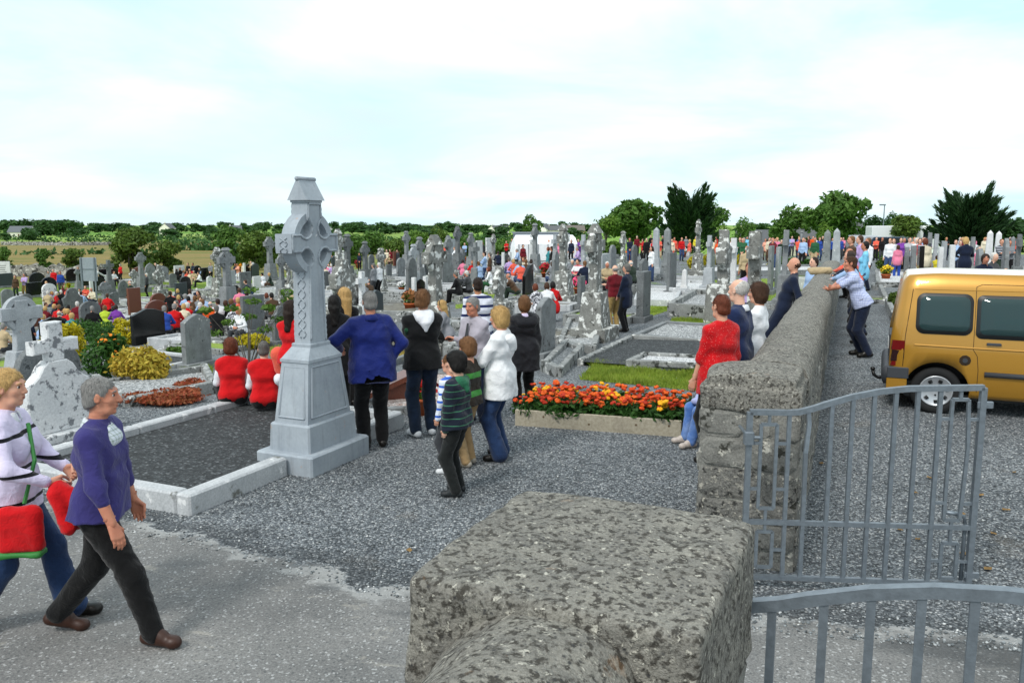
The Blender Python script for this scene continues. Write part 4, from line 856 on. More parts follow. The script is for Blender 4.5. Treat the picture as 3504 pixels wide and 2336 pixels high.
# ------------------------------------------------------------------ the big celtic cross and its plot
def main_cross():
    m = smat('main'); c = Vector((-2.15, 8.68)); root = empty('celtic_cross', (c.x, c.y, 0), SROT)
    lb = 'tall pale grey celtic cross with a gabled cap on a stepped tapering base'; tag(root, lb, 'cross', 'headstones and crosses of the graveyard'); THINGS.append((root, lb, 'the tall pale celtic cross'))
    MB().box(-.52, .52, -.36, .36, -.3, .21, bev=.018).build('plinth', m, parent=root)
    MB().box(-.425, .425, -.265, .265, .205, .50, bev=.018, top=(.97, .96)).build('plinth', m, parent=root)
    # tapering die with a raised border on each face
    die = MB().box(-.375, .375, -.215, .215, .498, 1.13, top=(.745, .80)).build('pedestal', m, parent=root)
    def frame_face(y, half0, half1, z0, z1, axis, sy):
        b = MB(); e = .012
        for (u0, w0), (u1, w1) in zip(((-1, 0), (1, 0), (1, 1), (-1, 1)), ((1, 0), (1, 1), (-1, 1), (-1, 0))):
            P = []
            for u, w in ((u0, w0), (u1, w1)):
                hh = half0 + (half1 - half0) * w; yy = y[0] + (y[1] - y[0]) * w; z = z0 + (z1 - z0) * w; P.append((u * hh, yy, z) if axis == 'x' else (yy, u * hh, z))
            b.tube(P, .011, 4)
        return b
    y0, y1 = .215 + .004, .215 * .80 + .004
    for sg in (-1, 1):
        frame_face((sg * (y0 - .003), sg * (y1 + .001)), .31, .235, .56, 1.08, 'x', sg).build('border_moulding', m, parent=die)
        frame_face((sg * (.375 - .003), sg * (.28 + .0)), .165, .13, .56, 1.08, 'y', sg).build('border_moulding', m, parent=die)
    MB().box(-.29, .29, -.185, .185, 1.128, 1.16).box(-.285, .285, -.18, .18, 1.158, 1.28, top=(.60, .66)).build('pedestal_cap', m, parent=root)
    MB().box(-.175, .175, -.125, .125, 1.278, 1.315, bev=.01).build('shaft_foot', m, parent=root)
    # shaft and head: carved edges as rope mouldings
    ah = 2.36; t = .10; c_, r_ = .152, .092; La, ta = .385, .098
    def armpit(sx, sz, rev):
        """round notch between two arms: from the upright's edge to the arm's edge"""
        a = [math.atan2(ta - c_, math.sqrt(max(0, r_ ** 2 - (ta - c_) ** 2))), 0]; x_arm = c_ + math.sqrt(r_ ** 2 - (c_ - ta) ** 2); z_sh = c_ + math.sqrt(r_ ** 2 - (c_ - .118) ** 2)
        a0 = math.atan2(ta - c_, x_arm - c_); a1 = math.atan2(z_sh - c_, .118 - c_); a1 = a1 if a1 < 0 else a1 - 2 * math.pi
        P = [(sx * (c_ + r_ * math.cos(q)), ah + sz * (c_ + r_ * math.sin(q))) for q in np.linspace(a0, a1, 11)]; return P[::-1] if rev else P
    pts = [(-.142, 1.31), (.142, 1.31)] + armpit(1, -1, True) + [(La, ah - ta), (La, ah + ta)] + armpit(1, 1, False) + [(.112, 2.78), (-.112, 2.78)] + armpit(-1, 1, True) + [(-La, ah + ta), (-La, ah - ta)] + armpit(-1, -1, False)
    MB().prism(pts, -t, t).build('cross_shaft', m, parent=root)
    b = MB(); ring(b, ah, .325, .245, -.082, .082, 44); b.build('ring', m, parent=root)
    rope = MB(); ins = inset(pts, .016)
    for y in (-t - .002, t + .002):
        q = ins[1:] + [ins[0]]; P = []
        for a, b_ in zip(q[:-1], q[1:]):
            n = max(1, int(math.hypot(a[0] - b_[0], a[1] - b_[1]) / .026)); P += [(a[0] + (b_[0] - a[0]) * k / n, y, a[1] + (b_[1] - a[1]) * k / n) for k in range(n)]
        rope.tube(P, [.011 if k % 2 else .016 for k in range(len(P))], 6)
    rope.build('rope_moulding', m, parent=root, smooth=True)
    for sg in (-1, 1):       # knotwork down the narrow sides
        b = MB()
        for ph in (0, math.pi):
            b.tube([(sg * (.141 - .026 * (z - 1.36) / .9), .045 * math.sin((z - 1.36) * 30 + ph), z) for z in np.arange(1.37, 2.2, .022)], .011, 5)
            b.tube([(sg * .386, .045 * math.sin((z - 2.25) * 44 + ph), z) for z in np.arange(2.27, 2.43, .015)], .010, 5)
        b.build('knotwork', m, parent=root, smooth=True)
    # gabled cap with ridge roll
    MB().box(-.125, .125, -.108, .108, 2.778, 2.80).add([(-.15, -.125, 2.80), (.15, -.125, 2.80), (.15, .125, 2.80), (-.15, .125, 2.80), (-.14, 0, 3.03), (.14, 0, 3.03)], [(3, 2, 1, 0), (0, 1, 5, 4), (2, 3, 4, 5), (1, 2, 5), (3, 0, 4)]).build('cap', m, parent=root)
    MB().tube([(-.15, 0, 3.02), (.15, 0, 3.02)], .022, 8).build('cap_ridge', m, parent=root, smooth=True)
main_cross()
def front_plot():
    c = Vector((-2.15, 8.68)); root = empty('grave_plot', (c.x, c.y, 0), SROT); lb = 'wide kerbed plot of dark gravel at the foot of the tall pale cross'; tag(root, lb, 'grave', 'kerbed graves'); THINGS.append((root, lb, None))
    m = smat('kerbnew'); x0, x1, y0, y1 = -1.86, 1.75, -.07, 2.55; hk = .19; tk = .17
    for (a, b_, c_, d_) in ((x0, -.54, y0, y0 + tk), (.54, 1.2, y0, y0 + tk), (1.205, x1, y0, y0 + tk), (x0, x0 + tk, y0 + tk + .004, 1.2), (x0, x0 + tk, 1.205, y1), (x0 + tk + .004, -.2, y1 - tk, y1), (-.195, 1.0, y1 - tk, y1), (1.005, x1, y1 - tk, y1), (x1 - tk, x1, y0 + tk + .004, y1 - tk - .004)):
        MB().box(a, b_, c_, d_, -.25, hk, bev=.018).build('kerb', m, parent=root)
    MB().add([(x0 + .08, y0 + .08, .10), (x1 - .08, y0 + .08, .10), (x1 - .08, y1 - .08, .10), (x0 + .08, y1 - .08, .10)], [(0, 1, 2, 3)]).build('grave_bed', fillmat('dark'), parent=root)
front_plot()
HS = 'headstones and crosses of the graveyard'
# kind, x, y of top, how the place is found ('b' foot at y, 'h' real height, 'Y' distance), value, stone
STONES = [
 ('latinslab', 205, 1140, 'b', 1500, 'wlich', {}),
 ('celtic', 45, 1013, 'Y', 14.0, 'light', dict(w=.75, cap=False)), ('round', 125, 1168, 'Y', 12.0, 'dgrey', dict(w=1.0)), ('slant', 175, 1085, 'h', 1.2, 'black', dict(w=.95)),
 ('peak', 677, 1072, 'b', 1262, 'grey', dict(w=.72)), ('slant', 512, 1055, 'b', 1192, 'black', dict(w=1.3, plot=('grey', 2.2, 'kerb'))),
 ('ogee', 245, 985, 'h', 1.75, 'dgrey', dict(w=1.15)), ('round', 305, 1030, 'h', 1.35, 'dgrey', dict(w=1.0)), ('round', 112, 1050, 'h', 1.2, 'brown', dict(w=1.3)),
 ('round', 22, 990, 'h', 1.3, 'grey', dict(w=.8)), ('round', 88, 1005, 'h', 1.2, 'dgrey', dict(w=.7)), ('celtic', 344, 963, 'Y', 45, 'grey', dict(cap=False, w=.8)),
 ('round', 166, 970, 'h', 1.7, 'wlich', dict(w=.9)), ('round', 125, 932, 'h', 1.6, 'black', dict(w=1.3)), ('flat', 115, 966, 'h', 1.1, 'black', dict(w=1.2)), ('round', 165, 948, 'h', 1.3, 'black', dict(w=1.2)), ('flat', 15, 935, 'h', 1.2, 'slate', dict(w=1.4)),
 ('round', 245, 920, 'h', 1.3, 'black', dict(w=1.2)), ('round', 290, 915, 'h', 1.7, 'black', dict(w=1.5)), ('celtic', 252, 918, 'Y', 66, 'grey', {}), ('latin', 363, 884, 'Y', 60, 'dgrey', {}), ('flat', 350, 921, 'h', 1.2, 'black', {}), ('slant', 386, 912, 'h', 1.2, 'black', dict(w=1.2)),
 ('pillars', 337, 943, 'h', 1.4, 'white', dict(w=1.5)), ('celtic', 472, 858, 'Y', 64, 'grey', dict(cap=False)), ('slant', 474, 906, 'h', 1.4, 'brown', dict(w=1.4)), ('celtic', 446, 918, 'Y', 55, 'lichen', dict(cap=False)), ('gothic', 470, 930, 'h', 1.6, 'grey', {}),
 ('brokencross', 536, 905, 'Y', 48, 'lichen', dict(w=.9)), ('gothic', 512, 900, 'h', 1.9, 'grey', {}), ('gothic', 555, 906, 'h', 1.5, 'dgrey', {}), ('round', 539, 1003, 'h', 1.05, 'brown', dict(w=1.0)), ('round', 531, 1027, 'h', 1.1, 'brown', dict(w=1.2)), ('flat', 457, 985, 'h', 1.5, 'brown', dict(w=.75)), ('slant', 388, 1000, 'h', 1.0, 'dgrey', {}), ('round', 540, 980, 'h', 1.0, 'lichen', {}),
 ('flat', 861, 1010, 'h', 1.35, 'dgrey', dict(w=1.05, plot=('white', 2.2, 'kerb'))), ('ogee', 962, 1045, 'b', 1180, 'dgrey', dict(w=.62)), ('celtic', 770, 847, 'Y', 38, 'grey', dict(w=1.0, plot=('white', 2.4, 'kerbnew'))), ('gothic_cross', 738, 845, 'Y', 50, 'lichen', {}), ('celtic', 957, 863, 'Y', 45, 'grey', dict(cap=False)), ('celtic', 982, 890, 'Y', 45, 'lichen', dict(cap=False)), ('celtic', 920, 803, 'Y', 64, 'grey', dict(cap=False)),
 ('pillars', 850, 880, 'h', 1.6, 'white', dict(w=1.3)), ('flat', 871, 908, 'h', 1.3, 'black', dict(w=.9)), ('slant', 870, 862, 'h', 1.5, 'slate', {}), ('flat', 877, 945, 'h', 1.1, 'white', {}), ('flat', 611, 893, 'h', 1.5, 'white', dict(w=1.2)), ('flat', 702, 888, 'h', 1.3, 'black', dict(w=1.0)), ('round', 672, 876, 'h', 1.5, 'black', {}),
 ('round', 633, 945, 'h', 1.5, 'black', dict(w=.9)), ('round', 800, 975, 'h', 1.1, 'black', dict(w=.7)), ('flat', 618, 967, 'h', 1.15, 'slate', dict(w=.95)), ('flat', 838, 930, 'h', 1.5, 'dgrey', {}), ('round', 716, 945, 'h', 1.0, 'wlich', dict(w=.6)), ('flat', 790, 925, 'h', 1.4, 'light', {}), ('flat', 980, 985, 'h', 1.2, 'lichen', dict(w=.9)),
 ('gothic_cross', 1158, 783, 'Y', 46, 'lichen', {}), ('celtic', 1185, 800, 'Y', 50, 'dgrey', {}), ('statue', 1173, 825, 'h', 2.0, 'white', {}), ('slant', 1145, 838, 'h', 1.6, 'slate', dict(w=1.1)), ('round', 1115, 928, 'h', 1.2, 'dgrey', dict(w=1.0)), ('brokencross', 1163, 885, 'Y', 24, 'lichen', dict(w=1.1, thick=.3)), ('slant', 1212, 965, 'h', 1.2, 'lichen', dict(w=.9)), ('latin', 1234, 920, 'Y', 26, 'wlich', {}),
 ('celtic', 1247, 825, 'Y', 48, 'dgrey', {}), ('round', 1304, 837, 'h', 1.8, 'dgrey', {}), ('celtic', 1300, 848, 'Y', 42, 'lichen', {}), ('flat', 1355, 858, 'h', 1.5, 'brown', dict(w=.95)), ('round', 1370, 882, 'h', 1.45, 'grey', {}), ('celtic', 1390, 790, 'Y', 66, 'grey', {}), ('celtic', 1432, 810, 'Y', 44, 'grey', dict(plot=('earth', 2.2, 'kerb'))), ('celtic', 1415, 835, 'Y', 42, 'light', {}), ('latin', 1465, 820, 'Y', 52, 'black', {}),
 ('gothic_cross', 1566, 773, 'Y', 58, 'dgrey', {}), ('gothic', 1406, 880, 'h', 2.0, 'dgrey', dict(w=.75, plot=('grey', 2.2, 'kerb'))), ('gothic_cross', 1490, 803, 'Y', 18.5, 'lichen', dict(w=.85, thick=.2)), ('gothic_cross', 1532, 805, 'Y', 46, 'grey', {}), ('flat', 1546, 818, 'h', 2.2, 'light', {}), ('flat', 1522, 868, 'h', 1.75, 'grey', dict(w=1.1, thick=.3)), ('pillars', 1436, 948, 'h', 1.25, 'white', dict(w=.95)), ('peak', 1287, 993, 'h', 1.15, 'slate', dict(w=.75, plot=('white', 2.1, 'kerbnew'))),
 ('celtic', 1609, 795, 'Y', 55, 'grey', {}), ('latin', 1628, 822, 'Y', 42, 'grey', {}), ('flat', 1674, 813, 'h', 2.0, 'wlich', {}), ('gothic_cross', 1688, 800, 'Y', 58, 'lichen', {}), ('flat', 1640, 823, 'h', 1.9, 'white', {}), ('celtic', 1832, 763, 'b', 945, 'grey', dict(w=.8)), ('statue', 1817, 800, 'h', 2.4, 'white', {}), ('latin', 1899, 795, 'Y', 42, 'light', {}), ('gothic_cross', 1928, 765, 'b', 1042, 'lichen', dict(w=.8, thick=.22, plot=('grey', 2.3, 'kerb'))), ('latin', 1999, 795, 'Y', 36, 'light', dict(w=.6)),
 ('gothic_cross', 2035, 765, 'b', 1165, 'lichen', dict(w=.9, thick=.22, plot=('earth', 2.4, 'kerb'))), ('wave', 1806, 903, 'h', 1.4, 'black', dict(w=.9)), ('pillars', 1733, 863, 'h', 1.5, 'white', dict(w=.95)), ('brokencross', 1710, 912, 'h', 1.8, 'lichen', dict(w=.85, plot=('mixed', 2.2, 'kerb'))), ('peak', 1865, 1016, 'b', 1225, 'grey', dict(w=.78, plot=('mixed', 2.1, 'kerb'))), ('gothic', 1901, 858, 'h', 1.8, 'grey', dict(w=.6)), ('flat', 2068, 868, 'h', 1.5, 'light', {}), ('flat', 1990, 945, 'h', 1.1, 'dgrey', dict(w=.5)),
 ('celtic', 2134, 790, 'Y', 38, 'lichen', dict(cap=True)), ('round', 2134, 873, 'h', 1.4, 'lichen', dict(w=.7)), ('obelisk', 2245, 777, 'Y', 46, 'light', {}), ('obelisk', 2286, 777, 'Y', 40, 'grey', {}), ('gothic_cross', 2391, 750, 'Y', 42, 'lichen', dict(w=.8)), ('latin', 2424, 797, 'b', 1000, 'light', dict(w=.62, plot=('white', 2.6, 'kerbnew'))), ('brokencross', 2485, 785, 'Y', 22.5, 'lichen', dict(w=1.0, thick=.3)), ('latin', 2518, 803, 'Y', 24, 'white', dict(w=.5)),
 ('obelisk', 2341, 920, 'b', 1005, 'white', dict(w=.32, plot=('white', 2.5, 'kerbnew'))), ('flat', 2200, 928, 'b', 1100, 'dgrey', dict(w=.75, thick=.2, plot=('grass', 2.2, 'kerb'))), ('slant', 2205, 885, 'h', 1.3, 'dgrey', dict(w=1.0)), ('latin', 2592, 770, 'Y', 14.5, 'lichen', dict(w=.7, thick=.2)), ('latin', 2678, 775, 'b', 1055, 'grey', dict(w=.7, thick=.16)), ('round', 2098, 838, 'h', 1.6, 'grey', {}), ('round', 2172, 838, 'h', 1.5, 'dgrey', {}), ('flat', 2300, 865, 'h', 1.6, 'dgrey', {}), ('round', 2293, 855, 'h', 1.4, 'grey', {}),
 ('obelisk', 2831, 785, 'Y', 38, 'grey', {}), ('obelisk', 2868, 780, 'Y', 34, 'light', {}), ('celtic', 2745, 790, 'Y', 52, 'grey', {}), ('flat', 3235, 825, 'Y', 28, 'light', dict(w=.6)), ('latin', 3335, 803, 'Y', 29, 'grey', dict(w=.7)), ('latin', 3490, 793, 'Y', 28, 'dgrey', dict(w=.8)), ('obelisk', 3390, 787, 'Y', 36, 'white', {}), ('obelisk', 3420, 790, 'Y', 38, 'white', {}), ('latin', 3188, 788, 'Y', 30, 'grey', {}), ('flat', 3135, 840, 'Y', 24, 'grey', dict(w=.7)), ('flat', 3160, 840, 'Y', 25, 'black', {}), ('flat', 3268, 838, 'Y', 23, 'white', dict(w=.5)), ('flat', 3225, 845, 'Y', 26, 'white', dict(w=.5)), ('round', 3110, 845, 'Y', 30, 'dgrey', {}), ('flat', 2600, 855, 'Y', 30, 'light', {}), ('flat', 2645, 840, 'Y', 32, 'grey', {}), ('flat', 2668, 845, 'Y', 33, 'light', {}), ('round', 2440, 850, 'Y', 40, 'grey', {}), ('flat', 3205, 800, 'Y', 34, 'light', dict(w=.5)), ('gothic', 3450, 815, 'Y', 30, 'grey', {}), ('obelisk', 3470, 808, 'Y', 42, 'grey', {}), ('round', 3360, 850, 'Y', 26, 'grey', {}),
 ('gothic', 1010, 905, 'h', 1.4, 'grey', {}), ('round', 1045, 860, 'h', 1.5, 'dgrey', {}), ('flat', 1330, 905, 'h', 1.0, 'dgrey', {}), ('round', 560, 880, 'h', 1.4, 'grey', {}), ('round', 590, 935, 'h', 1.2, 'dgrey', {}), ('gothic', 420, 960, 'h', 1.3, 'dgrey', {}), ('flat', 750, 965, 'h', 1.0, 'grey', {}), ('round', 1270, 870, 'h', 1.4, 'grey', {}), ('gothic', 1480, 860, 'h', 1.6, 'grey', {}), ('round', 1580, 850, 'h', 1.5, 'dgrey', {}),
]
def build_stones():
    g = random.Random(12)
    for kind, x, yt, how, val, mat, kw in STONES:
        if kind == 'latinslab': continue
        kw = dict(kw)
        if 'plot' not in kw and g.random() < .62: kw['plot'] = (g.choice(['grey', 'grey', 'earth', 'grass', 'mixed', 'dark', 'white']), 2.1 + g.random() * .3, g.choice(['kerb', 'kerb', 'kerb', 'kerbnew']))
        stone_at(kind, x, yt, how, val, mat, **kw)
build_stones()
def white_cross_slab():
    """shouldered white headstone crowned by a small cross, blotched with lichen"""
    p = G(205, 1500); m = smat('wlich'); root = empty('headstone', (p.x, p.y, p.z), SROT); lb = 'lichen-spotted white headstone crowned by a small cross behind the walking couple'; tag(root, lb, 'gravestone', HS); THINGS.append((root, lb, 'the white cross-topped headstone'))
    MB().box(-.62, .5, -.2, .2, -.2, .10, bev=.015).build('plinth', m, parent=root)
    sh = [(-.42, .1), (.42, .1), (.42, .62), (.40, .70), (.33, .74), (.26, .80), (.20, .90), (.12, .96), (-.12, .96), (-.20, .90), (-.26, .80), (-.33, .74), (-.40, .70), (-.42, .62)]
    MB().prism(sh, -.085, .085, bev=.015).build('slab', m, parent=root)
    MB().prism([(-.10, .955), (.10, .955), (.105, 1.06), (.30, 1.05), (.30, 1.21), (.10, 1.205), (.10, 1.42), (-.10, 1.42), (-.10, 1.205), (-.30, 1.21), (-.30, 1.05), (-.105, 1.06)], -.07, .07, bev=.014).build('cross_head', m, parent=root)
white_cross_slab()
# low kerbed graves without standing stones, filling the rows
def rows_of_plots():
    g = random.Random(31); taken = [(o.location.x, o.location.y) for o, *_ in THINGS]
    spots = []
    for i in range(-16, 6):
        for j in range(4, 24):
            q = GB * (i * 2.75 + g.uniform(-.3, .3)) + GA * (j * 2.9 + g.uniform(-.6, .6)); x, y = q.x, q.y
            r_ = (x - WALL0.x) * WN.x + (y - WALL0.y) * WN.y
            if r_ > -1.6 or y < 14 or y > 68 or abs(x) > y * .66: continue
            if min((x - a) ** 2 + (y - b) ** 2 for a, b in taken) < 1.4 ** 2: continue
            spots.append((x, y))
    for x, y in spots[:120]:
        root = empty('grave_plot', (x, y, float(ground(x, y))), SROT + R(g.uniform(-3, 3)))
        kerbs(root, -.65, .65, -.3, 1.9, g.choice(['kerb', 'kerb', 'kerbnew']), g.choice(['grey', 'grey', 'earth', 'grass', 'mixed', 'white', 'dark']), hk=.14 + g.random() * .16)
        tag(root, 'low kerbed grave without a headstone in the graveyard rows', 'grave', 'kerbed graves without headstones')
rows_of_plots()
# ------------------------------------------------------------------ people
SKIN = [lambda: skinmat('skin_fair', '#d3a288'), lambda: skinmat('skin_ruddy', '#c58a70'), lambda: skinmat('skin_pale', '#dfb79f'), lambda: skinmat('skin_tanned', '#b4825f')]
def skinmat(name, c):
    if name in MATS: return MATS[name]
    m, t, b, co = new_mat(name); b.inputs['Roughness'].default_value = .5; b.inputs['Specular IOR Level'].default_value = .35
    v = co.outputs['Object']; cc = C(c); col = t.ramp(t.noise(v, 9, 4, .6), [(.3, (cc[0] * .9, cc[1] * .74, cc[2] * .70)), (.7, cc)])
    t.l(t.mix(t.math('MULTIPLY', t.step(t.noise(v, 60, 3), .5, .8), .2), col, (cc[0] * .8, cc[1] * .5, cc[2] * .45, 1)), b.inputs['Base Color'])
    b.inputs['Subsurface Weight'].default_value = .08; b.inputs['Subsurface Radius'].default_value = (.02, .008, .004); MATS[name] = m; return m
HAIRC = dict(grey='#8d8b88', white='#d9d6d0', brown='#4a2f1e', dbrown='#2b1c14', black='#14110f', blond='#b98d52', fair='#c9a367', red='#6e3620', lbrown='#7a5433', salt='#6b6864')
def hairmat(k):
    n = 'hair_' + k
    if n in MATS: return MATS[n]
    m, t, b, co = new_mat(n); c = C(HAIRC[k]); b.inputs['Roughness'].default_value = .55; b.inputs['Specular IOR Level'].default_value = .3
    s_ = t.noise(t.stretch(co.outputs['Object'], (60, 60, 7)), 3, 4, .7, .4)
    t.l(t.ramp(s_, [(.3, tuple(x * .5 for x in c[:3])), (.6, c[:3]), (.8, tuple(min(1, x * 1.5) for x in c[:3]))]), b.inputs['Base Color']); bump(t, b, s_, .006); MATS[n] = m; return m
V3 = lambda *a: np.array(a, float)
def rotx(a): c, s_ = math.cos(a), math.sin(a); return np.array([[1, 0, 0], [0, c, s_], [0, -s_, c]])      # + leans forward (+y)
def roty(a): c, s_ = math.cos(a), math.sin(a); return np.array([[c, 0, s_], [0, 1, 0], [-s_, 0, c]])
def rotz(a): c, s_ = math.cos(a), math.sin(a); return np.array([[c, -s_, 0], [s_, c, 0], [0, 0, 1]])
def ik(a, c, l1, l2, hint):
    v = c - a; d = np.linalg.norm(v)
    if d > (l1 + l2) * .995: v = v / d * (l1 + l2) * .995; c = a + v; d = np.linalg.norm(v)
    d = max(d, abs(l1 - l2) + .01); e = v / np.linalg.norm(v); x = (d * d + l1 * l1 - l2 * l2) / (2 * d); hgt = math.sqrt(max(0, l1 * l1 - x * x))
    q = np.asarray(hint, float); q = q - e * (q @ e); q = q / (np.linalg.norm(q) + 1e-9)
    return a + e * x + q * hgt, c
POSES = dict(
    stand=dict(), 
    folded=dict(wl=(.07, .24, 1.16), wr=(-.07, .27, 1.20), el=(-1, -.2, -.5), er=(1, -.2, -.5)),
    clasp=dict(wl=(-.05, .20, .93), wr=(.05, .20, .93), el=(-1, -.6, 0), er=(1, -.6, 0)),
    behind=dict(wl=(-.05, -.2, .92), wr=(.05, -.2, .92), el=(-1, -.5, .1), er=(1, -.5, .1)),
    hips=dict(wl=(-.19, .04, .98), wr=(.19, .04, .98), el=(-1, -.35, .1), er=(1, -.35, .1)),
    pockets=dict(wl=(-.2, .06, .86), wr=(.2, .06, .86), el=(-1, -.8, 0), er=(1, -.8, 0)),
    read=dict(wl=(-.1, .3, 1.12), wr=(.1, .3, 1.12), el=(-1, -.3, -.6), er=(1, -.3, -.6), head=(0, 18)),
    chin=dict(wl=(.10, .20, 1.12), wr=(.02, .16, 1.42), el=(-1, 0, -.5), er=(1, .2, -1)),
    sit=dict(pel=(0, -.06, .50), lean=14, al=(-.12, .42, .09), ar=(.12, .42, .09), wl=(-.08, .24, .66), wr=(.08, .24, .66), el=(-1, -.4, 0), er=(1, -.4, 0)),
    hunch=dict(pel=(0, -.06, .42), lean=38, al=(-.16, .44, .09), ar=(.16, .44, .09), wl=(-.04, .46, .62), wr=(.05, .46, .62), el=(-1, .2, -.3), er=(1, .2, -.3), head=(0, -12)),
    sitfold=dict(pel=(0, -.06, .50), lean=6, al=(-.12, .42, .09), ar=(.12, .42, .09), wl=(.07, .20, .80), wr=(-.07, .23, .84), el=(-1, -.2, -.4), er=(1, -.2, -.4)),
    wallsit=dict(pel=(0, -.05, .62), lean=2, al=(-.11, .34, .09), ar=(.11, .34, .09), wl=(-.12, .2, .78), wr=(.12, .2, .78), el=(-1, -.4, 0), er=(1, -.4, 0)),
    leanwall=dict(pel=(0, -.14, .91), lean=24, al=(-.11, -.26, .09), ar=(.12, -.18, .09), wl=(.05, .40, 1.13), wr=(.10, .34, 1.16), el=(-1, .3, -.3), er=(1, .3, -.3), head=(0, -14)),
    backlean=dict(pel=(0, -.02, .91), lean=-14, wl=(-.06, -.2, .9), wr=(.06, -.2, .9), el=(-1, -.5, .1), er=(1, -.5, .1), al=(-.11, .16, .09), ar=(.11, .14, .09)),
)
class Fig:
    """joint positions and clothed outline of one person, standing at the origin and facing +y, 1.75 m tall"""
    def __init__(s, pose, sex='m', fat=1.0, sleeve=1.0, hem=.04, skirt=0, flare=0.0, hair='short', child=False, puff=0.0, head=None, hood=False):
        p = dict(POSES[pose]) if isinstance(pose, str) else dict(pose); f = sex == 'f'; s.p = p; s.sex = sex
        s.pel = V3(*p.get('pel', (0, 0, .93))); Rm = rotz(R(p.get('twist', 0))) @ roty(R(p.get('side', 0))) @ rotx(R(p.get('lean', 0))); s.R = Rm
        T = lambda x, y, z: s.pel + Rm @ V3(x, y, z); s.T = T
        sw = (.150 if f else .172); hw = .092
        s.neck = T(0, -.02, .545); hy, hp = head or p.get('head', (0, 0)); s.Rh = rotz(R(p.get('twist', 0) + hy)) @ rotx(R(p.get('lean', 0) * .45 + hp))
        s.hs = 1.16 if child else 1.0; s.hc = s.neck + s.Rh @ V3(0, .03, .155 * s.hs)
        s.sh = {}; s.el = {}; s.wr = {}; s.hp = {}; s.kn = {}; s.an = {}
        for k, sg in (('l', -1), ('r', 1)):
            s.sh[k] = T(sg * sw, -.015, .462)
            w = V3(*p.get('w' + k, (sg * .24, .07, .80)))
            if p.get('wt'): w = T(*(w - V3(0, 0, .93)))
            s.el[k], s.wr[k] = ik(s.sh[k], w, .285, .25, p.get('e' + k, (sg * .5, -1, 0)))
            s.hp[k] = T(sg * hw, 0, -.03); a = V3(*p.get('a' + k, (sg * .105, -.02 if k == 'l' else .03, .085)))
            s.kn[k], s.an[k] = ik(s.hp[k], a, .43, .42, p.get('k' + k, (sg * .1, 1, 0)))
        s.f, s.fat, s.sleeve, s.hem, s.skirt, s.flare, s.hair, s.puff, s.child, s.hood = f, fat, sleeve, hem, skirt, flare, hair, puff, child, hood
    # outlines ------------------------------------------------------
    def torso(s, F, e, k, lab, hem=None):
        T = s.T; f = s.f; w = s.fat
        F.cone(T(-.10, -.012, .425), T(.10, -.012, .425), (.060 if f else .070) + e, k=k, lab=lab)
        F.cone(T(-.075 * (.9 if f else 1.08), .0, .33), T(.075 * (.9 if f else 1.08), .0, .33), (.098 if f else .108) * (.5 + .5 * w) + e, k=k, lab=lab)
        if f: F.ell(T(-.07, .085, .31), (.06 + e, .055 + e, .06 + e), k, lab); F.ell(T(.07, .085, .31), (.06 + e, .055 + e, .06 + e), k, lab)
        F.cone(T(-.055 * w, .012 * w, .16), T(.055 * w, .012 * w, .16), (.092 if f else .105) * w + e, k=k, lab=lab)
        F.cone(T(-.075 * w, 0, .02), T(.075 * w, 0, .02), (.108 if f else .103) * (.4 + .6 * w) + e, k=k, lab=lab)
        for sg in ('l', 'r'): F.cone(s.sh[sg], T((-.07 if sg == 'l' else .07), -.02, .505), .046 + e, .042 + e, k=k, lab=lab)
        F.cone(T(0, -.02, .49), s.neck, .06 + e * .5, .052 + e * .3, k=k, lab=lab)
    def arms(s, F, e, k, lab, upto=1.0, only=None):
        g = .9 if s.f else 1.0
        for q in (only or 'lr'):
            u = min(1, upto / .52); F.cone(s.sh[q], s.sh[q] + (s.el[q] - s.sh[q]) * u, .050 * g + e, (.050 - .010 * u) * g + e, k=k, lab=lab)
            if upto > .52: u = (upto - .52) / .48; F.cone(s.el[q], s.el[q] + (s.wr[q] - s.el[q]) * u, .040 * g + e, (.040 - .011 * u) * g + e * (1 - .25 * u), k=k, lab=lab)
    def legs(s, F, e, k, lab, flare=0.0, upto=1.0):
        w = .35 + .65 * s.fat
        for q in 'lr':
            F.cone(s.hp[q], s.kn[q], .082 * w + e, .056 + e, k=k, lab=lab)
            b = s.kn[q] + (s.an[q] - s.kn[q]) * upto; F.cone(s.kn[q], b, .056 + e, .040 + e + flare, k=k, lab=lab)
    def feet(s, F, e, k, lab):
        for q, sg in (('l', -1), ('r', 1)):
            a = s.an[q]; sh = a - s.kn[q]; fw = V3(sg * .22, 1, 0)
            if s.p.get('toe' + q): fw = V3(*s.p['toe' + q])
            fw = fw / np.linalg.norm(fw); hl = a + V3(0, 0, -.035) - fw * .045; to = a + V3(0, 0, -.05) + fw * .15
            if s.p.get('heel' + q): to = a + fw * .15 + V3(0, 0, -.05 - s.p['heel' + q])
            F.cone(hl, to, .043 + e, .034 + e, k=k, lab=lab); F.cone(a + V3(0, 0, .02), a + fw * .05 + V3(0, 0, -.02), .04 + e, .04 + e, k=k, lab=lab)
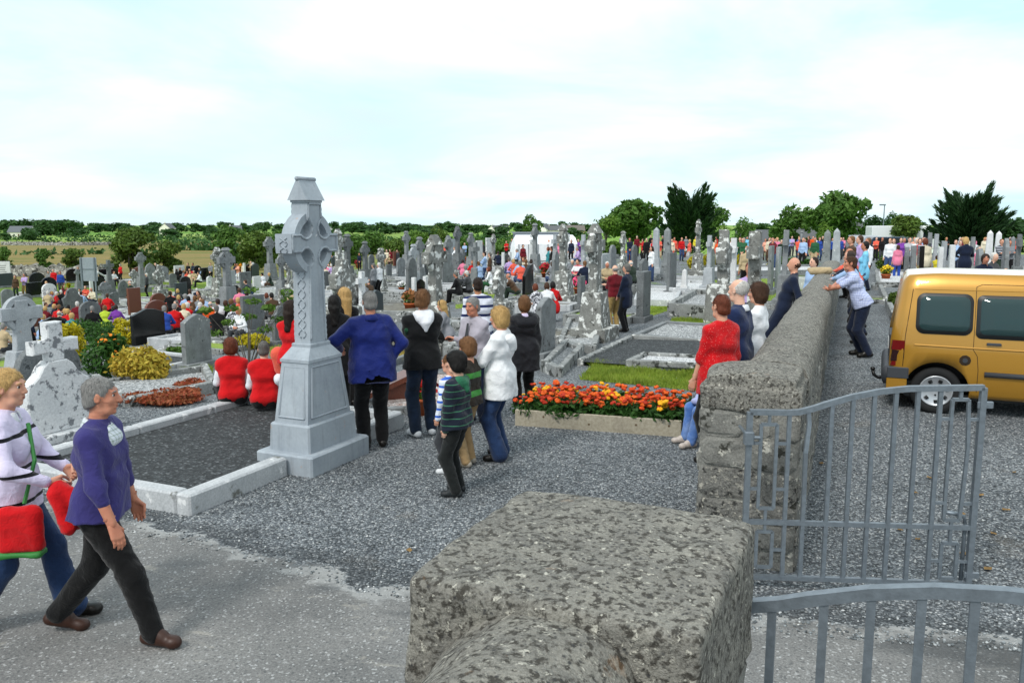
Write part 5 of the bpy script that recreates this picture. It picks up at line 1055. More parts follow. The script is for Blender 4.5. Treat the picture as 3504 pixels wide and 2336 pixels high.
    def skirt_(s, F, k, lab):
        seated = s.pel[2] < .75
        if seated:
            for q in 'lr': F.cone(s.hp[q], s.kn[q], .1, .078, k=.08, lab=lab)
            m = (s.kn['l'] + s.kn['r']) / 2; F.cone(s.kn['l'], s.kn['r'], .07, k=.06, lab=lab); F.cone(m, m + (s.an['l'] + s.an['r'] - 2 * m) / 2 * .45, .1, .11, k=.05, lab=lab)
        else:
            z = s.skirt; b = (s.an['l'] + s.an['r']) / 2; c = s.pel + (b - s.pel) * ((s.pel[2] - z) / (s.pel[2] - b[2])); F.cone(s.T(-.05, 0, 0), c + V3(-.07, 0, 0), .118, .11, k=.05, lab=lab); F.cone(s.T(.05, 0, 0), c + V3(.07, 0, 0), .118, .11, k=.05, lab=lab)
    def bounds(s, m=.17):
        P = np.array([s.hc, s.neck, s.pel, s.hc + s.Rh @ V3(0, 0, .14 * s.hs)] + [d[q] for d in (s.sh, s.el, s.wr, s.hp, s.kn, s.an) for q in 'lr'] + [s.an[q] + V3(0, .15, -.09) for q in 'lr'])
        return P.min(0) - m, P.max(0) + m
    # ---------------------------------------------------------------- one light mesh for people far off
    def far_mesh(s, h):
        lo, hi = s.bounds(); lo[2] = min(lo[2], -.03); F = Field(lo, hi, h); k = .035; e = .014 + s.puff
        s.legs(F, .022, k, 2, s.flare); s.torso(F, e, .05, 1); s.arms(F, e * .8, .03, 1, s.sleeve)
        if s.hem > .06: F.cone(s.T(-.06, 0, .05), s.T(-.06, .0, -s.hem), .125 * (.5 + .5 * s.fat) + e * .6, k=.04, lab=1); F.cone(s.T(.06, 0, .05), s.T(.06, .0, -s.hem), .125 * (.5 + .5 * s.fat) + e * .6, k=.04, lab=1)
        if s.skirt: s.skirt_(F, .05, 2)
        s.feet(F, 0, .02, 3)
        if s.sleeve < 1:
            for q in 'lr':
                a = s.sh[q] + (s.el[q] - s.sh[q]) * min(1, s.sleeve / .52); F.cone(a, s.el[q], .04, .04, k=.01, lab=0) if s.sleeve < .52 else None; F.cone(s.el[q], s.wr[q], .038, .028, k=.01, lab=0)
        for q in 'lr': d = s.wr[q] - s.el[q]; d = d / (np.linalg.norm(d) + 1e-9); F.cone(s.wr[q], s.wr[q] + d * .08, .036, .034, k=.02, lab=0); F.cone(s.wr[q] + d * .08, s.wr[q] + d * .15, .03, .018, k=.02, lab=0)
        H = lambda *a: s.hc + s.Rh @ (V3(*a) * s.hs); hs = s.hs
        F.cone(s.T(0, -.02, .5), H(0, -.01, -.06), .05, .052, k=.02, lab=0)
        F.ell(H(0, .005, .01), (.074 * hs, .088 * hs, .105 * hs), .02, 0, s.Rh); F.ell(H(0, .035, -.05), (.05 * hs, .05 * hs, .062 * hs), .03, 0, s.Rh); F.cone(H(0, .09, .01), H(0, .106, -.025), .011, .014, k=.015, lab=0); [F.ell(H(sx, .082, .016), (.016, .012, .008), .003, 4, s.Rh) for sx in (-.03, .03) if s.hair not in ('bald', 'cap')]
        hr = s.hair
        if hr == 'bald': F.ell(H(0, -.03, -.0), (.081 * hs, .075 * hs, .05 * hs), .012, 4, s.Rh)
        elif hr == 'cap': F.ell(H(0, -.005, .06), (.085 * hs, .1 * hs, .065 * hs), .01, 4, s.Rh); F.cone(H(-.03, .1, .05), H(.03, .1, .05), .022, k=.02, lab=4)
        else:
            F.ell(H(0, -.022, .045), (.082 * hs, .092 * hs, .09 * hs), .012, 4, s.Rh); F.ell(H(0, -.05, -.015), (.074 * hs, .06 * hs, .075 * hs), .02, 4, s.Rh)
            if hr in ('bob', 'long', 'curly'): F.ell(H(0, -.03, -.02), (.094 * hs, .078 * hs, .105 * hs), .03, 4, s.Rh)
            if hr == 'long': F.cone(H(0, -.06, -.05), H(0, -.085, -.26), .075, .06, k=.03, lab=4)
            if hr == 'curly': F.ell(H(0, -.02, .05), (.1 * hs, .1 * hs, .095 * hs), .03, 4, s.Rh)
            if hr == 'tail': F.cone(H(0, -.1, .03), H(0, -.12, -.12), .035, .025, k=.03, lab=4)
        return F.mesh(True)
# ---- far people: meshes shared by pose and build, materials on the object
FAR = {}; SHOE = None

def person_far(loc, head, h, fig, mats, vox, label, group, short=None):
    key = repr(sorted(fig.items(), key=str)) + str(vox)
    if key not in FAR:
        v, q, L = Fig(**fig).far_mesh(vox)
        me = mesh_data('person', v, q, smooth=True); 
        for i in range(5): me.materials.append(None)
        me.polygons.foreach_set('material_index', L.astype(np.int32)); FAR[key] = me
    o = link('person', FAR[key], loc=loc, rz=-R(head)); s_ = h / 1.76; o.scale = (s_, s_, s_)
    for i, m in enumerate(mats): o.material_slots[i].link = 'OBJECT'; o.material_slots[i].material = m
    tag(o, label, 'person', group); THINGS.append((o, label, short)); return o
# ---- near people -------------------------------------------------------------------
def folds(seed, amp=.006, f=15.0):
    a, b = NZ[seed % 4], NZ[(seed + 1) % 4]
    def w(X, Y, Z):
        r = np.abs(a(X + .3 * seed, Y, Z + .4 * X, f * .8)) ** .6 - .5; q = np.abs(b(X, Y + .2 * seed, Z * 1.3 - .6 * X, f * 1.9)) ** .7 - .5
        return amp * 1.5 * r + amp * .8 * q
    return w
def head_mesh(F_, hair, nose=1.0, age=0):
    """fine head in its own frame"""
    F = Field((-.13, -.15, -.19), (.13, .15, .15), .0062)
    F.ell((0, -.012, .028), (.074, .093, .086), .02); F.ell((0, .018, -.02), (.060, .072, .095), .02); F.cone((-.026, .035, -.085), (.026, .035, -.085), .032, k=.02); F.ell((0, .062, -.099), (.02, .018, .018), .015)
    F.cone((-.034, .076, .032), (.034, .076, .032), .012, k=.015); F.ell((-.036, .055, -.022), (.024, .022, .024), .02); F.ell((.036, .055, -.022), (.024, .022, .024), .02)
    F.carve((-.031, .094, .009), (.017, .014, .009), .010); F.carve((.031, .094, .009), (.017, .014, .009), .010)
    F.cone((0, .085, .018), (0, .082 + .018 * nose, -.026), .009, .0145 * (.6 + .4 * nose), k=.014); F.ell((-.012, .092, -.031), (.009, .011, .008), .006); F.ell((.012, .092, -.031), (.009, .011, .008), .006)
    F.cone((-.018, .082, -.056), (.018, .082, -.056), .0075, k=.008); F.cone((-.016, .081, -.069), (.016, .081, -.069), .0078, k=.008); F.carve((0, .094, -.0625), (.026, .012, .0028), .004)
    for sg in (-1, 1): F.ell((sg * .075, -.008, -.002), (.011, .019, .031), .008); F.carve((sg * .086, -.004, .002), (.006, .010, .018), .006)
    F.cone((0, -.018, -.06), (0, -.035, -.19), .050, .056, k=.03)
    if age: F.warp(lambda X, Y, Z: .0016 * NZ[1](X, Y, Z * 2.2, 130))
    return F.mesh()
def hair_mesh(style, seed=1):
    F = Field((-.16, -.22, -.34), (.16, .16, .17), .0075); z0 = lambda Y, a, b: np.interp(Y, a, b)
    thick = dict(short=.003, bald=.004, bob=.016, long=.014, curly=.022, tail=.008, fringe=.012, spiky=.014).get(style, .01)
    F.ell((0, -.016, .034), (.076 + thick, .096 + thick, .088 + thick), 0)
    if style in ('bob', 'fringe', 'curly'): F.ell((0, -.03, -.03), (.086 + thick * .6, .075 + thick, .11), .03)
    if style == 'fringe': F.ell((0, .05, .055), (.07, .05, .045), .02)
    if style == 'long': F.ell((0, -.03, -.03), (.09, .08, .11), .03); F.cone((0, -.06, -.06), (0, -.075, -.27), .078, .06, k=.03)
    if style == 'tail': F.ell((0, -.105, .02), (.04, .035, .045), .02); F.cone((0, -.12, .0), (.01, -.13, -.13), .03, .018, k=.02)
    if style in ('short', 'spiky', 'tail'): F.ell((0, -.05, -.03), (.07 + thick, .058 + thick, .07), .02)
    lim = dict(short=([-.12, -.06, -.01, .02, .05, .075, .12], [-.085, -.07, -.035, -.02, .035, .062, .07]), bob=([-.13, -.02, .015, .045, .075, .12], [-.135, -.13, -.11, .0, .058, .07]), long=([-.2, -.02, .02, .05, .075, .12], [-.4, -.4, -.12, .0, .06, .07]), fringe=([-.13, -.02, .02, .05, .085, .12], [-.10, -.095, -.07, .0, .022, .03]))
    lim['curly'] = lim['bob'] if False else ([-.13, -.02, .02, .045, .075, .12], [-.115, -.10, -.05, .01, .06, .07]); lim['spiky'] = lim['short']; lim['tail'] = ([-.2, -.06, -.0, .03, .055, .08, .12], [-.3, -.075, -.03, .0, .04, .065, .07]); lim['bald'] = ([-.12, -.06, -.01, .02, .03, .12], [-.085, -.07, -.035, -.025, .2, .2])
    a, b = lim.get(style, lim['short']); F.cut(lambda X, Y, Z: (z0(Y, a, b) - Z) * .8 + 0 * X)
    if style == 'bald': F.cut(lambda X, Y, Z: Z - .045 + 1.2 * (Y + .02) + 0 * X)
    nz = NZ[seed % 4]; A = .0045 if style not in ('curly', 'spiky') else .008
    F.warp(lambda X, Y, Z: A * nz(X * 1.6, Y * 1.6, Z * .55, 95) + A * .7 * NZ[2](X, Y, Z, 45))
    return F.mesh()
def hand_mesh(side, curl=.5, spread=.06):
    """right-hand frame: wrist at 0, fingers along +z, palm facing +y; side -1 mirrors"""
    F = Field((-.085, -.06, -.05), (.085, .12, .21), .0052); sg = side
    xs = [-.030, -.010, .010, .029]; ln = [.072, .080, .075, .060]; kz = [.086, .091, .088, .080]
    F.cone((-.012, 0, -.05), (.012, 0, -.05), .026, k=.01)
    for x, z in zip(xs, kz): F.cone((x * .55, 0, .005), (x, 0, z), .0155, .0125, k=.016)
    for i, (x, l, z) in enumerate(zip(xs, ln, kz)):
        p = V3(x, 0, z); a = curl * .5; sx = (x) * spread * 6
        for j, fr in enumerate((.45, .31, .24)):
            d = V3(sx * .25, math.sin(a), math.cos(a)); n_ = p + d * l * fr; F.cone(p, n_, .0098 - .001 * j, .009 - .001 * j, k=.004); p = n_; a += curl * 1.1
    p = V3(-.022, .008, .018); q = V3(-.052, .022, .052); r_ = V3(-.058 + .02 * curl, .042, .083); e = V3(-.048 + .03 * curl, .052, .108)
    F.cone(p, q, .0165, .0125, k=.012); F.cone(q, r_, .0115, .0105, k=.006); F.cone(r_, e, .0105, .0085, k=.004)
    v, f, _ = F.mesh()
    if sg < 0: v = v * V3(-1, 1, 1); f = f[:, ::-1]
    return v, f
HEADS = {}; HAIRS = {}; HANDS = {}
def frame(z, y):
    z = z / np.linalg.norm(z); x = np.cross(y, z); x = x / (np.linalg.norm(x) + 1e-9); return np.stack([x, np.cross(z, x), z], 1)
EYEW = plain('eye_white', '#d8d2cb', .25); IRIS = plain('eye_iris', '#2c2620', .2)
def person_near(loc, heading, h, fig, skin, top, bottom, shoes, hair, hairc, label, vox=.013, group=None, nose=1.0, age=0, curl=(.5, .5), palm=None, brow=None, fold=.006, short=None, belt=None, parts=None, neckline=None, shoename='shoe', topname='top', botname='trousers', cut_hem=True, seed=1):
    fold *= 1.5; f = Fig(**fig); root = empty('person', loc, -R(heading)); s_ = h / 1.76; root.scale = (s_, s_, s_); tag(root, label, 'person', group); THINGS.append((root, label, short))
    sk = SKIN[skin]()
    lo, hi = f.bounds(); lo[2] = min(lo[2], -.02)
    # body: torso and limbs, head and hands joined into one mesh
    B = Field(lo, hi, .018); f.torso(B, -.012, .03, 0); f.arms(B, -.003, .02, 0); f.legs(B, -.006, .02, 0); f.feet(B, -.008, .01, 0)
    B.cone(f.T(0, -.02, .5), f.hc + f.Rh @ V3(0, -.03, -.12), .05, .05, k=.02)
    if f.sleeve < 1 or f.skirt: f.arms(B, 0, .01, 0)
    vs, fs, n = [], [], 0
    def join(v, q):
        nonlocal n
        vs.append(v); fs.append(q + n); n += len(v)
    v, q, _ = B.mesh(); join(v, q)
    hk = (nose, age)
    if hk not in HEADS: HEADS[hk] = head_mesh(f, hair, nose, age)
    v, q, _ = HEADS[hk]; join(f.hc + (v * f.hs) @ f.Rh.T, q)
    for i, (k, sg) in enumerate((('l', -1), ('r', 1))):
        hk = (sg, curl[i])
        if hk not in HANDS: HANDS[hk] = hand_mesh(sg, curl[i])
        d = f.wr[k] - f.el[k]; pn = V3(*(palm or {}).get(k, (-sg * .8, .35, -.1))); v, q = HANDS[hk]; Mf = frame(d, pn); join(f.wr[k] + (v * (1.0 if not f.child else .85)) @ Mf.T, q)
    link('body', mesh_data('body', np.concatenate(vs), np.concatenate(fs), [sk], smooth=True), root)
    # face
    for sg in (-1, 1):
        b = MB(); c = f.hc + f.Rh @ (V3(sg * .031, .0735, .010) * f.hs); r_ = .0118 * f.hs; n_, m_ = 10, 8; rings = []
        for i in range(m_ + 1):
            a = math.pi * i / m_; rings.append([tuple(c + f.Rh @ V3(r_ * math.sin(a) * math.cos(2 * math.pi * j / n_), r_ * math.cos(a), r_ * math.sin(a) * math.sin(2 * math.pi * j / n_))) for j in range(n_)])
        b.loft(rings[:4], 1, caps=False); b.loft(rings[3:], 0, caps=False); b.build('eye', EYEW, IRIS, parent=root, smooth=True)
    hm = hairmat(hairc)
    for sg in (-1, 1):
        br = MB(); br.tube([tuple(f.hc + f.Rh @ (V3(sg * x, y, z) * f.hs)) for x, y, z in ((.014, .0885, .029), (.032, .087, .034), (.05, .075, .028))], [.004, .005, .003], 6)
        br.build('eyebrow', hairmat(brow or hairc), parent=root, smooth=True)
    lp = MB(); lp.tube([tuple(f.hc + f.Rh @ (V3(x, y, -.0625) * f.hs)) for x, y in ((-.02, .081), (-.01, .0885), (0, .0905), (.01, .0885), (.02, .081))], [.002, .0036, .004, .0036, .002], 6); lp.build('mouth', plain('lips', '#8a4b42', .5), parent=root, smooth=True)
    if hair:
        if hair not in HAIRS: HAIRS[hair] = hair_mesh(hair, seed)
        v, q, _ = HAIRS[hair]; G_ = np.random.default_rng(seed + len(THINGS)); k = G_.choice(len(v), 900); pv = v[k]; nv = pv - V3(0, -.02, .02); nv /= np.linalg.norm(nv, axis=1)[:, None]
        d = V3(0, -.45, -.7) + G_.normal(size=(900, 3)) * .35; d -= nv * (d * nv).sum(1)[:, None]; d /= np.linalg.norm(d, axis=1)[:, None]; sd_ = np.cross(nv, d); Ls = (G_.uniform(.02, .045, 900) * (1.4 if hair in ('long', 'bob', 'curly', 'spiky') else .8))[:, None]
        tri = np.stack([pv - sd_ * .0022, pv + sd_ * .0022, pv + d * Ls + nv * Ls * G_.uniform(.08, .3, (900, 1))], 1).reshape(-1, 3); nv_ = len(v); q4 = [tuple(x) for x in q] + [(nv_ + 3 * i, nv_ + 3 * i + 1, nv_ + 3 * i + 2) for i in range(900)]
        link('hair', mesh_data('hair', f.hc + (np.concatenate([v, tri]) * f.hs) @ f.Rh.T, q4, [hm], smooth=True), root)
    # clothes
    e = .016 + f.puff
    if f.skirt: S = Field(lo, hi, vox); f.skirt_(S, .05, 0); S.cut(lambda X, Y, Z: f.skirt - Z + 0 * X + 0 * Y); S.warp(folds(seed + 2, fold)); v, q, _ = S.mesh(); link('skirt', mesh_data('skirt', v, q, [bottom], smooth=True), root)
    else:
        S = Field(lo, hi, vox); f.legs(S, .022, .03, 0, f.flare); T = f.T
        S.cone(T(-.075, 0, .01), T(.075, 0, .01), (.112 if f.f else .107) * (.4 + .6 * f.fat) - .004, k=.05); S.cone(T(-.06, 0, .09), T(.06, 0, .09), .1 * f.fat - .01, k=.04)
        S.warp(folds(seed + 1, fold)); v, q, _ = S.mesh(); link(botname, mesh_data(botname, v, q, [bottom], smooth=True), root)
    S = Field(lo, hi, vox); f.torso(S, e, .05, 0)
    hb = -f.hem
    if f.hem > .02:
        for sx in (-.068, .068): S.cone(f.T(sx, 0, .06), f.T(sx * 1.15, .0, hb), .120 * (.35 + .65 * f.fat) + e, .130 * (.35 + .65 * f.fat) + e * 1.3, k=.05)
    u = f.R @ V3(0, 0, 1)
    def hemcut(X, Y, Z):
        return hb - ((X - f.pel[0]) * u[0] + (Y - f.pel[1]) * u[1] + (Z - f.pel[2]) * u[2])
    if cut_hem: S.cut(hemcut)
    nk = f.neck + f.R @ V3(0, .02, .02); S.cut(lambda X, Y, Z: ((X - nk[0]) * u[0] + (Y - nk[1]) * u[1] + (Z - nk[2]) * u[2]) - .005)
    if neckline: c = f.T(0, .11, .50); S.carve(c, neckline, .01)
    if f.sleeve > 0: f.arms(S, e * .85, .03, 0, f.sleeve)
    S.warp(folds(seed, fold)); v, q, _ = S.mesh(); link(topname, mesh_data(topname, v, q, [top], smooth=True), root)
    for k in 'lr':
        S = Field(f.an[k] - .3, f.an[k] + .3, .011); ff = Fig.__new__(Fig); S2 = f
        a = f.an[k]; sg = -1 if k == 'l' else 1; fw = V3(*f.p.get('toe' + k, (sg * .22, 1, 0))); fw = fw / np.linalg.norm(fw); dn = f.p.get('heel' + k, 0)
        hl = a + V3(0, 0, -.035) - fw * .045; to = a + V3(0, 0, -.05 - dn) + fw * .155; S.cone(hl, to, .046, .037, k=.02); S.cone(a + V3(0, 0, .01), a + fw * .06 + V3(0, 0, -.02 - dn * .4), .045, .042, k=.02); side = np.cross(fw, V3(0, 0, 1)); S.cone(to - side * .012 - fw * .02, to + side * .012 - fw * .02, .036, k=.02)
        if dn == 0: S.cut(lambda X, Y, Z: (a[2] - .085) - Z + 0 * X + 0 * Y)
        v, q, _ = S.mesh(); link(shoename, mesh_data(shoename, v, q, [shoes], smooth=True), root)
    if belt:
        b = MB(); n_ = 20; rr = [f.T(math.cos(2 * math.pi * i / n_) * (.19 * f.fat + .0), math.sin(2 * math.pi * i / n_) * (.128 * f.fat), .085) for i in range(n_)]; b.tube([tuple(x) for x in rr + [rr[0], rr[1]]], .016, 6, caps=False); b.build('belt', belt, parent=root, smooth=True)
    return root, f
def cone_part(name, root, prims, mat, vox=.012, k=.03, warp=None, cut=None):
    """an extra garment or bag built from blended cones [(a, b, ra, rb), ...] in the figure's frame"""
    P = np.array([p for q in prims for p in q[:2]]); m = max(max(q[2], q[3]) for q in prims) + .05; F = Field(P.min(0) - m, P.max(0) + m, vox)
    for a, b, ra, rb in prims: F.cone(a, b, ra, rb, k=k)
    if warp: F.warp(warp)
    if cut: F.cut(cut)
    v, q, _ = F.mesh(); return link(name, mesh_data(name, v, q, [mat], smooth=True), root)
# ------------------------------------------------------------------ the crowd
COLR = dict(white='#e4e6ea', cream='#d9cfb6', beige='#b9a582', lilac='#b79fd0', purple='#7b3f9e', red='#c4161a', maroon='#6a1722', pink='#e07f9c', coral='#e2604c', orange='#d9541e', yellow='#d8c93a', lime='#b9cf3e', green='#2c5a3a', dgreen='#26352a', teal='#3c8b92', lblue='#9db8dc', blue='#2a4a9c', navy='#1a2338', grey='#7c7f84', lgrey='#b3b5b9', dgrey='#3c3e42', black='#141416', brown='#4e3a2a', khaki='#a48a56', peach='#e8a58c', denim='#31456b', tan='#a78c66', sky='#7cc4e6')
CNAME = dict(lblue='light blue', dgreen='dark green', lgrey='light grey', dgrey='dark grey', denim='denim blue', sky='sky blue', lime='lime green')
def cm(k):
    if k in COLR: return cloth('cloth_' + k, COLR[k]) if k != 'denim' else cloth('cloth_denim', COLR[k], 'denim', '#5a76a8')
    sp = {'stripe': ('cloth_striped', '#20242e', 'stripes', '#c8ccd4', 14), 'plaid': ('cloth_plaid', '#23262b', 'plaid', '#c9c9c9', 16), 'check': ('cloth_checked', '#c7d0ea', 'plaid', '#8fa0d0', 22), 'floral': ('cloth_floral', '#dcdce2', 'floral', '#45474f', 16), 'polo': ('cloth_polo', '#d9dce8', 'stripes', '#2c3a6a', 8), 'whitered': ('cloth_white_red', '#e8e8ec', 'stripes', '#d05060', 3)}[k]
    return cloth(sp[0], sp[1], sp[2], sp[3], sp[4])
CDESC = dict(stripe='striped', plaid='black and white plaid', check='pale blue checked', floral='patterned', polo='blue and white striped', whitered='white and red')
BLK = plain('black_leather', '#16130f', .4); BRN = plain('brown_leather', '#3a2218', .45); WHS = plain('white_leather', '#d5d7d9', .5)
PDESC = dict(stand='standing', folded='standing with folded arms', clasp='standing with clasped hands', behind='standing with hands behind back', hips='standing with hands on hips', pockets='standing', read='standing reading', chin='standing with hand to chin', sit='seated', hunch='hunched and seated', sitfold='seated with folded arms', wallsit='leaning', leanwall='leaning forward', backlean='leaning back')
TOPN = dict(m='top', f='top')
def figtop(fig): F = Fig(**fig); return (F.hc + F.Rh @ V3(0, 0, .125 * F.hs))[2]
SEATS = []
def P(x, yt, pose, hd, sex, top, bot, hair, hc, h=None, Y=None, **k):
    """someone whose head shows at (x, yt); hd: heading, 0 away from the camera, 90 to the right"""
    fig = dict(pose=pose, sex=sex, hair=hair); vox = k.pop('vox', .026); skin = k.pop('skin', int(x) % 3); extra = k.pop('desc', '')
    for q in ('skirt', 'hem', 'fat', 'sleeve', 'flare', 'puff', 'child', 'head'):
        if q in k: fig[q] = k[q]
    if sex == 'f' and 'hem' not in fig: fig['hem'] = .10
    h = h or (1.74 if sex == 'm' else 1.63); ft = figtop(fig) * h / 1.76
    p = AT(x, Y) if Y else TOP(x, yt, ft)
    if 'wall' in k: pw_ = WALL0 + WD * k['wall'] + WN * .70; p = Vector((pw_.x, pw_.y, float(ground(pw_.x, pw_.y))))
    if Y: d = ray(x, yt); ft2 = CAM_Z + d.z * Y / d.y - p.z; h = min(1.9, max(1.0, h * ft2 / ft))
    shirt = CDESC.get(top) or CNAME.get(top, top); desc = k.get('label') or f"{PDESC[pose].split(' ')[0]} person in {shirt} top and {CNAME.get(bot, bot)} {'skirt' if fig.get('skirt') else 'trousers'}{extra}{' with ' + PDESC[pose].split(' with ')[1] if ' with ' in PDESC[pose] and not extra else ''}"
    o = person_far(p, hd, h, fig, [SKIN[skin](), cm(top), cm(bot), BLK, hairmat(hc)], vox, desc, k.get('group', 'people attending the graveyard service'), f"the person in {shirt}")
    if p.y < 60 and pose in ('sit', 'hunch', 'sitfold'): SEATS.append((p, hd, {'sit': .37, 'sitfold': .37, 'hunch': .29}[pose] * h / 1.76))
    return o
